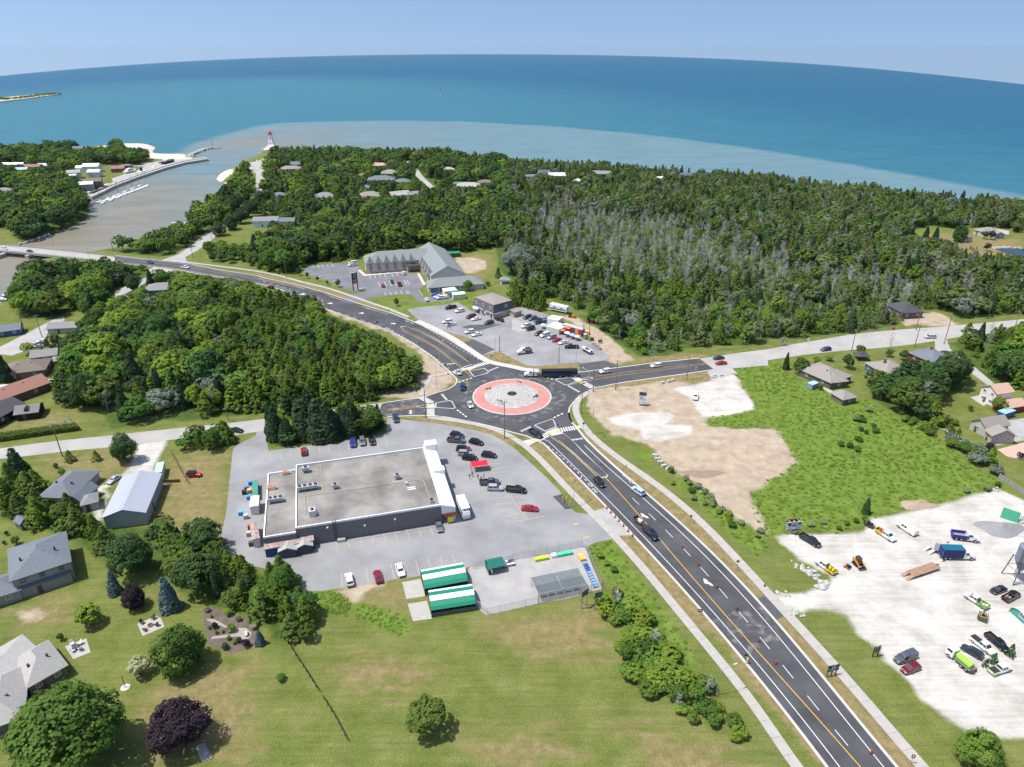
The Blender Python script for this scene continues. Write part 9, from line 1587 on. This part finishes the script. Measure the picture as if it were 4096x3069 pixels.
for x,y,a,b_,u,v in zip(X,Y,sw,sb_,c1,c2):
 j=rf.uniform(-25,25);lab,grp='in the wide wood by the lake','wide wood by the lake'
 if a+j>0:
  k=rf.choices(('dead','sapling','cedar','broad','shrub'),(.62*(.3+1.4*v),.34,.12*u,.08,.20))[0];lab,grp='in the boggy clearing of the lakeside wood','boggy clearing of the lakeside wood'
  H={'dead':(6,11),'sapling':(3,5.5),'cedar':(5,8),'broad':(5,8),'shrub':(2,3.5)}[k];lf={'dead':['dead_wood'],'sapling':['leaf_sapling','leaf_haze','leaf_haze','leaf_silver'],'cedar':['leaf_haze'],'broad':['leaf_haze','leaf_silver',O_],'shrub':['leaf_sapling','leaf_haze']}[k]
 elif b_+j>0:
  k=rf.choices(('sapling','spruce','broad','shrub','dead','cedar'),(.40,.20*(.3+1.4*v),.12,.14,.11,.14*u))[0];lab,grp='in the young scrub along the east road','young scrub along the east road'
  H={'dead':(5,8),'sapling':(3.5,6.5),'cedar':(5,8),'broad':(5,8),'shrub':(2,3.5),'spruce':(4.5,9)}[k];lf={'dead':['dead_wood'],'sapling':['leaf_sapling','leaf_sapling',L_,'leaf_haze'],'cedar':['leaf_cedar','leaf_haze'],'broad':[G_,L_,'leaf_haze'],'shrub':['leaf_sapling',G_],'spruce':['leaf_spruce',D_]}[k]
 else:
  k=rf.choices(('cedar','broad','spruce','dead','sapling'),(.42*(.3+1.5*u),.24*(.3+1.5*(1-u)),.12,.10,.16))[0]
  H={'dead':(7,11),'sapling':(4,7),'cedar':(7,11.5),'broad':(7,12),'spruce':(8,13)}[k];lf={'dead':['dead_wood'],'sapling':['leaf_sapling','leaf_haze','leaf_silver'],'cedar':['leaf_cedar','leaf_haze',O_,'leaf_haze'],'broad':[D_,'leaf_haze',O_,'leaf_haze','leaf_silver' if v>.6 else G_],'spruce':['leaf_spruce',D_]}[k]
 WILD.append((k,x,y,rf.uniform(*H),rf.uniform(.75,1.15),rf.choice(lf),lab,grp))
wild('B3 870,745 1000,690 1150,640 1400,620 1640,620 1690,770 1500,790 1450,950 1470,1050 1310,1050 1110,975 920,850',5.0,{'broad':(.85,8,14,[D_,D_,G_,O_]),'dead':(.06,8,11,['dead_wood']),'cedar':(.1,7,10,['leaf_cedar'])},31,'in the clump between the houses on the right','clump between the right hand houses')
wild('B3 1600,385 1900,305 2209,292 2700,250 2700,900 2209,770 1960,725 1820,600 1720,485',5.2,{'broad':(.5,7,12,BR),'cedar':(.35,5,9,['leaf_cedar',O_]),'spruce':(.1,6,9,['leaf_spruce']),'dead':(.05,6,9,['dead_wood'])},32,'beyond the side street on the far right','trees beyond the side street')
wild('B3 1450,1085 1555,1250 1650,1330 1850,1450 2000,1570 2055,1560 1900,1400 1710,1250 1600,1130 1500,1070',2.9,{'cedar':(.7,3.5,5.5,['leaf_cedar',O_]),'shrub':(.3,2,3.5,[G_,'leaf_silver'])},33,'in the hedgerow along the weedy field','hedgerow along the weedy field',margin=.5)
wild('B3 1150,1040 1250,1000 1480,1080 1560,1040 1620,1080 1500,1110 1440,1180 1250,1110',3,{'shrub':(.7,1.5,3,[G_,L_]),'sapling':(.3,2.5,4,['leaf_sapling'])},34,'at the edge of the back lawn on the right','shrubs at the back lawn edge',margin=.4)
wild('C0 20,380 60,120 200,70 470,170 590,250 560,430 420,470 300,410',4.4,{'cedar':(.75,6,9,['leaf_cedar',O_]),'broad':(.25,6,8,[G_,D_])},35,'behind the small grey shed on the left','cedars behind the grey shed',margin=.6)
wild('C0 580,260 700,290 830,360 900,460 1000,470 980,700 880,740 760,640 570,530 520,450',4.2,{'cedar':(.4,5,8,['leaf_cedar',O_]),'broad':(.6,5,8,[G_,L_,O_])},36,'in the row between the house and the barn','tree row between the house and the barn',margin=.6)
wild('C0 1330,480 1500,520 1560,610 1720,650 1900,645 2000,725 2209,835 C1 60,880 0,1010 C0 2209,1180 1960,1140 1780,1110 1660,1050 1620,950 1450,880 1340,800 1330,600',4.2,{'cedar':(.55,5.5,8.5,['leaf_cedar','leaf_cedar',O_]),'broad':(.4,5,9,[G_,D_,O_]),'spruce':(.05,6,8,['leaf_spruce'])},37,'in the screen behind the store parking lot','tree screen behind the store parking lot',margin=.6)
wild('C1 0,1010 100,900 330,960 360,1060 250,1130 150,1200 20,1280',4.4,{'cedar':(.6,6,8.5,['leaf_cedar']),'broad':(.4,6,9,[G_])},38,'at the end of the screen by the parking lot','end of the tree screen',margin=.5)
wild('B1 115,1262 130,1130 500,1095 1000,1025 1115,1065 1105,1125 900,1172 500,1228',3.4,{'spruce':(.7,8,14,['leaf_spruce']*9+['leaf_brown']),'broad':(.3,5,8.5,[G_,L_,D_])},39,'in the spruce row beside the store lot','spruce row beside the store lot',margin=.3)
wild('B0 250,600 560,560 640,920 420,945 340,870 140,880 120,800 260,740 520,740 520,660 260,650',4.2,{'cedar':(.7,5,8,[O_,D_,'leaf_cedar']),'broad':(.3,6,9,[D_])},65,'between the dark roofed houses on the left','trees between the dark roofed houses',margin=.3)
wild('B0 1570,1290 1700,1320 1940,1285 2030,1245 2000,1185 1720,1195',3.6,{'broad':(.6,5,7.5,[G_,D_]),'cedar':(.4,5,7,['leaf_cedar'])},40,'in the clump beside the store lot entrance','clump beside the store lot entrance',margin=.2)
wild('C2 790,1070 950,990 1070,1150 1270,1330 1390,1510 1420,1657 O 1440,1410 1530,1490 1610,1580 1590,1600 1480,1555 1370,1500 1340,1430 1315,1350 1290,1310',2.5,{'shrub':(.9,1.9,3.4,[G_,L_,'leaf_sapling']),'broad':(.07,4,5,[G_]),'dead':(.04,4,5,['dead_wood'])},41,'in the thicket beside the near sidewalk','thicket beside the near sidewalk',margin=.8)
wild('C2 1290,30 1420,90 1560,60 1700,190 1800,270 1900,370 2050,440 2209,520 2209,620 2000,560 1800,400 1600,240',2.4,{'shrub':(1,.8,1.7,[G_,L_,'leaf_white'])},42,'in the weedy strip behind the far sidewalk','weedy strip behind the far sidewalk',margin=.3)
wild('B3 430,1150 640,1080 700,1000 860,940 1040,1040 960,1110 900,1190 780,1310 560,1290 400,1250',4.4,{'shrub':(1,1.2,2.4,[D_,'leaf_white',G_,G_])},43,'standing in the weedy field on the right','shrubs in the weedy field',margin=.3)
wild('C3 1040,340 1200,250 1420,200 1800,110 2000,90 2000,130 1700,210 1450,270 1300,300',2.6,{'shrub':(1,.7,1.6,[D_,G_,'leaf_white'])},44,'along the back edge of the gravel yard','shrubs at the back of the gravel yard',margin=.2)
wild('C3 80,540 250,500 330,470 600,500 880,420 900,380 700,390 400,400 120,440',2.3,{'shrub':(1,.7,1.5,[G_,L_,'leaf_white'])},45,'behind the board sign by the gravel yard','shrubs behind the board sign',margin=.2)
wild('C2 640,660 730,640 900,860 960,960 880,980 780,860',2.4,{'shrub':(1,.8,1.8,[G_,L_])},46,'beside the garden centre fence','shrubs beside the garden centre fence',margin=.3)
wild('A1 0,1180 200,1240 330,1275 200,1290 0,1245',3.2,{'shrub':(.8,2,3.5,[G_,L_]),'broad':(.2,4,6,[G_])},47,'along the walk left of the hotel lot','bushes along the walk by the hotel',margin=.4)
for sp in('A0 1000,1160 2209,1335 A1 60,1352 150,1375','A0 0,1060 990,1160','A1 1380,400 1450,470 1520,535','A1 1280,315 1320,315','B0 0,430 200,340 500,170','A0 1000,1470 1150,1390','A0 980,480 1250,370 1500,310','A0 760,590 980,500 1290,400'):
 for p in rsm(gl(sp),5.):see(p,4,.5)
for sp in('A0 720,195 900,185','A3 1300,960 1500,960 1700,1010 2000,1020 2209,1010','A3 1750,1060 2209,1120','A1 1500,480 1560,470','A0 1100,180 1300,200'):
 for p in rsm(gl(sp),8.):see(p,6,.5)
wild('C1 -60,1190 150,1130 330,1090 480,1220 490,1370 340,1440 150,1420 30,1330',3.9,{'cedar':(.6,5,8.5,['leaf_cedar',O_]),'broad':(.4,4,7,[G_,D_])},63,'at the lower end of the garden belt','lower end of the garden belt',margin=-9)
for p in rsm(gl('B1 640,100 900,190 1150,280 1300,360 1420,460'),4.):see(p,4,0)
wild('A2 0,1450 200,1430 330,1500 280,1600 60,1650 -60,1560',4.,{'cedar':(.8,6,9,['leaf_cedar',O_]),'broad':(.2,6,9,[G_,D_])},61,'behind the plaza building','cedars behind the plaza',margin=.3)
wild('C1 270,1440 420,1657 440,1650 295,1440',1.1,{'shrub':(1,.5,.9,[G_,L_])},62,'along the black rail fence on the lawn','growth along the black rail fence',margin=-9)
clear_views();build_wild()
# tall weeds in the field: one mass of small leafy tufts
rt=random.Random(5);P['tuft']=[(_T((0,0,0),(0,0,.3),.01,.005,3).mesh('stem'),me_of(leaves([(V3((rt.uniform(-.5,.5),rt.uniform(-.5,.5),rt.uniform(.1,.5))),.25,V3((0,0,1)))for i in range(12)],6,.22,rt,up=.3),'tuft'))for k in range(4)]
T=[]
for poly,step,sd in((ZONES['lush'][0],1.7,51),(ZONES['lush'][1],1.7,52),(ZONES['lush'][2],1.8,53),(ZONES['lush'][3],1.0,54),(ZONES['lush'][4],1.0,55)):
 X,Y=scatter(poly,step,sd);ok=free(X,Y,.3);X,Y=X[ok],Y[ok];nn=vnoise(X,Y,12.,sd)
 for x,y,v in zip(X,Y,nn):
  T.append(('tuft',x,y,rt.uniform(.22,.45)*(.7+.6*v),rt.uniform(1.5,2.4),'grass_blade'))
mass('tuft','grass_blade',T,label='bright green tall weeds covering the field')
# ---- trees that stand out one by one
def one(kind,t,x,y,h,wd,leaf,label,**kw):return plant(kind,g(t,x,y),h,wd,leaf,label,**kw)
one('big','D0',720,1400,17,1.15,G_,'huge spreading green maple beside the pale grey roof, lower left corner');one('big','D0',1560,1230,10.0,1.12,'leaf_purple','large dark purple maple on the near lawn')
one('big','D0',1590,590,10.8,.98,G_,'tall green maple beside the curving garden path');one('shrub','D0',1215,640,4.6,1.05,'leaf_cream','round cream variegated bush on the lawn',name='variegated_bush')
one('shrub','C0',790,1290,5.6,1.15,L_,'round light green tree left of the fire pit patio',name='round_tree',cat='tree');one('big','C0',1180,1140,6.6,.85,'leaf_purple','small dark purple tree between the two blue spruces')
one('spruce','C0',1000,1020,7.,.95,'leaf_blue','smaller blue spruce on the lawn',variant=0);one('spruce','C0',1475,1155,9.6,1.0,'leaf_blue','larger blue spruce on the lawn',variant=1)
one('big','C0',1180,850,11.5,.95,D_,'tall dark green maple in the middle of the tree row');one('spruce','C0',1560,600,5.6,.9,'leaf_spruce','small dark spruce at the mown field corner')
one('big','B0',1090,1390,10.,.78,D_,'leafy dark tree beside the gravel driveway');one('broad','O',925,1575,7.6,1.15,O_,'lone tree on the near open lawn');one('big','D3',1770,1600,7.6,1.05,G_,'round green tree at the lower right corner by the gravel')
one('spruce','B0',190,1560,11.5,1.25,'leaf_spruce','big dark spruce beside the grey bungalow on the left');one('cedar','B0',610,1395,4.0,1.2,O_,'small conifer on the front lawn by the road');one('cedar','B0',838,1385,3.6,1.2,L_,'small yellow green conifer on the front lawn')
one('shrub','B0',540,1510,2.6,.9,L_,'small round shrub beside the grey bungalow roof');one('shrub','B0',485,1450,1.8,.9,G_,'tiny shrub on the front lawn');one('spruce','B0',60,700,12.5,.9,'leaf_spruce','tall dark spruce at the left frame edge')
one('broad','B0',500,460,8.5,.9,D_,'tree beside the parked cars on the left street');one('broad','B0',250,470,5.5,1.,L_,'pale tree by the left street');one('cedar','B0',380,500,5.,.9,O_,'narrow tree by the dark roofs')
one('big','B0',760,920,13,.85,D_,'tall dark tree beside the back lawn');one('big','B0',1840,940,8.5,.95,L_,'bright lime tree beside the western road');one('big','A0',1160,1440,9,.9,D_,'round dark tree by the blue house')
one('big','A0',330,1320,11,1.05,'leaf_silver','large silvery willow below the bridge');one('big','A0',560,1300,10,1.0,D_,'dark round tree below the bridge');one('broad','A0',910,1250,8.5,.95,D_,'dark tree in front of the bridge end')
one('spruce','A0',440,1600,11,.85,'leaf_spruce','tall blue green spruce left of the little lighthouse');one('spruce','A0',280,1430,9,.9,'leaf_spruce','dark spruce at the water below the bridge');one('big','A0',800,1640,12,1.,G_,'broad green tree in front of the little lighthouse')
one('big','B0',1400,420,15,.95,'leaf_dark','very tall grey green poplar in the mixed wood');one('broad','B0',1650,470,7,1.,'leaf_silver','silver poplar in the mixed wood');one('broad','B0',1830,420,8,1.1,'leaf_silver','wide silver poplar in the mixed wood');one('broad','B0',2030,330,7,1.,'leaf_silver','silver poplar at the wood edge')
one('big','A2',60,1280,17,1.15,'leaf_silver','huge pale silver willow right of the hotel');one('broad','A1',1830,1430,6.2,.9,G_,'green tree beside the storage containers')
for i,(t,x,y,h)in enumerate((('A0',1900,955,10),('A0',2000,905,11),('A0',2085,850,11),('A0',2150,795,12),('A1',40,700,12),('A1',-10,760,11))):one('big',t,x,y,h,1.,D_,'tall tree shading the harbour street, %s from the junction'%('first','second','third','fourth','fifth','sixth')[i])
for i,(x,y,h)in enumerate(((370,1300,4.6),(445,1325,4.0),(533,1350,3.2),(617,1382,2.8),(710,1400,4.8))):one('broad','A1',x,y,h,.62,D_,'small lollipop tree, %s of the five along the hotel walk'%('first from the left','second from the left','middle one','fourth from the left','rightmost')[i])
one('broad','A1',1215,1562,4.4,.62,D_,'small lone tree on the grass below the hotel lot');one('shrub','A1',2000,1390,2.6,1.2,G_,'round clipped bush behind the hotel wing');one('cedar','A1',2090,1320,6,1.,D_,'cedar by the hotel lawn')
one('spruce','B3',150,600,7.5,.75,D_,'pair of narrow firs at the house by the east road');one('broad','B3',270,640,7.4,.85,O_,'olive round tree beside the narrow firs');one('shrub','B3',415,545,2.9,1.2,L_,'big round bush on the corner lawn');one('shrub','B3',520,525,2.8,1.2,L_,'round bush beside the big round bush')
one('broad','B3',680,590,6.2,.8,D_,'dark tree beside the grey hip roof');one('shrub','B3',795,460,3.8,1.2,O_,'wide olive bush beside the black gazebo');one('dead','B3',1050,450,7.5,1.0,None,'bare dead tree beside the east road');one('broad','B3',1040,490,3.6,.9,D_,'green tree under the bare dead tree')
one('broad','B3',1500,530,5.0,1.,D_,'tree at the dark house corner');one('broad','B3',1160,520,4.8,.8,D_,'slim tree between the two houses');one('shrub','B3',450,775,2.4,.9,G_,'shrub beside the little blue roofed shed')
one('broad','B3',1980,960,5.8,1.0,O_,'silvery tree in front of the pink roofed house');one('broad','B3',1740,960,2.4,.8,G_,'thin young tree on the back lawn');one('broad','B3',1905,1310,3.4,.95,'leaf_purple','dark purple tree at the grey siding house');one('broad','B3',2170,1370,2.4,.95,'leaf_purple','small purple tree beside the play area')
one('spruce','C3',840,330,5.4,.9,D_,'small spruce at the weedy field edge');one('cedar','D3',2080,700,3.4,.8,D_,'clipped cone cedar beside the black pickup');one('cedar','D3',1935,765,2.9,.9,D_,'clipped cone cedar beside the white pickup');one('cedar','D3',1870,790,2.2,.9,D_,'smallest clipped cone cedar in the yard')
one('dead','C2',1240,1500,4.8,1.4,None,'bare grey bush in the near thicket');one('big','C1',250,1010,7.5,.85,G_,'leafy green tree at the parking lot corner');one('shrub','C1',360,1150,3.0,1.2,L_,'bright green shrub at the weed patch');one('broad','C1',440,1430,5.0,.75,O_,'grey green tree at the end of the garden')
one('spruce','C1',40,1460,4.4,1.0,'leaf_blue','small blue spruce at the garden end');one('shrub','B2',1370,1490,2.4,1.,G_,'bush beside the concrete blocks');one('shrub','B2',1500,1560,1.9,1.2,'leaf_white','flowering bush behind the sidewalk')
for(t,x,y,h,lab)in(('A3',1440,990,9,'dark fir beside the clearing path'),('A3',1360,970,8,'dark fir at the clearing edge')):one('spruce',t,x,y,h,1.,'leaf_spruce',lab)
one('big','A3',1640,1005,11,.95,D_,'broad dark fir in the clearing',name='fir_tree');one('broad','A3',1885,1090,5.6,.8,'leaf_purple','purple tree on the clearing lawn');one('broad','A3',1920,990,6.4,.8,'leaf_purple','purple tree by the clearing house');one('broad','A3',1860,985,6,.8,D_,'green tree by the clearing house')
for i,(x,y)in enumerate(((1745,1075),(1765,1088),(1795,1085))):one('cedar','A3',x,y,2.4,1.,D_,'small cone cedar in the group of three on the clearing lawn',group='three small cedars on the clearing lawn')
for i,(x,y,lf,h)in enumerate(((1855,1320,'leaf_purple',1.5),(1995,1350,L_,2.0),(2125,1480,'leaf_purple',1.9),(2060,1440,D_,1.3),(1975,1420,G_,1.1),(2020,1460,L_,1.0),(1945,1500,D_,1.6),(1980,1210,L_,1.8),(1790,1180,'leaf_white',1.4),(2060,1260,'leaf_white',1.4),(2150,1270,'leaf_cream',1.5),(1870,1370,L_,.9),(1825,1230,G_,.8),(1925,1360,G_,.8),(1810,1330,G_,.8),(2190,1330,'leaf_cream',1.5))):
 one('shrub','C0',x,y,h,1.05,lf,'%s garden shrub along the curving path, %s'%({'leaf_purple':'dark purple',L_:'lime green',D_:'dark green',G_:'mid green','leaf_white':'white flowered','leaf_cream':'cream'}[lf],('at its upper bend','inside its loop','at its lower end','below its loop','below the middle of its loop','low on the border','in the lower left border','beside the cedar edge','at its top end','on the flower border','at the right of the border','near the upper bend','near its top','by the loop','left of the upper bend','at the far right border')[i]))
one('shrub','O',608,1468,1.6,1.3,G_,'low round flower bed shrub on the lawn');one('shrub','C0',145,600,2.6,.9,G_,'shrub on the rockery by the two storey house');one('shrub','C0',60,520,1.4,.9,D_,'little dark conifer on the far left lawn');one('shrub','C0',40,600,1.2,.9,D_,'tiny dark conifer on the far left lawn')
one('shrub','C0',530,1430,2.0,.8,D_,'dark shrub against the pale grey roofed house');one('shrub','C0',200,455,1.6,1.3,L_,'flowering shrub beside the grey shed')
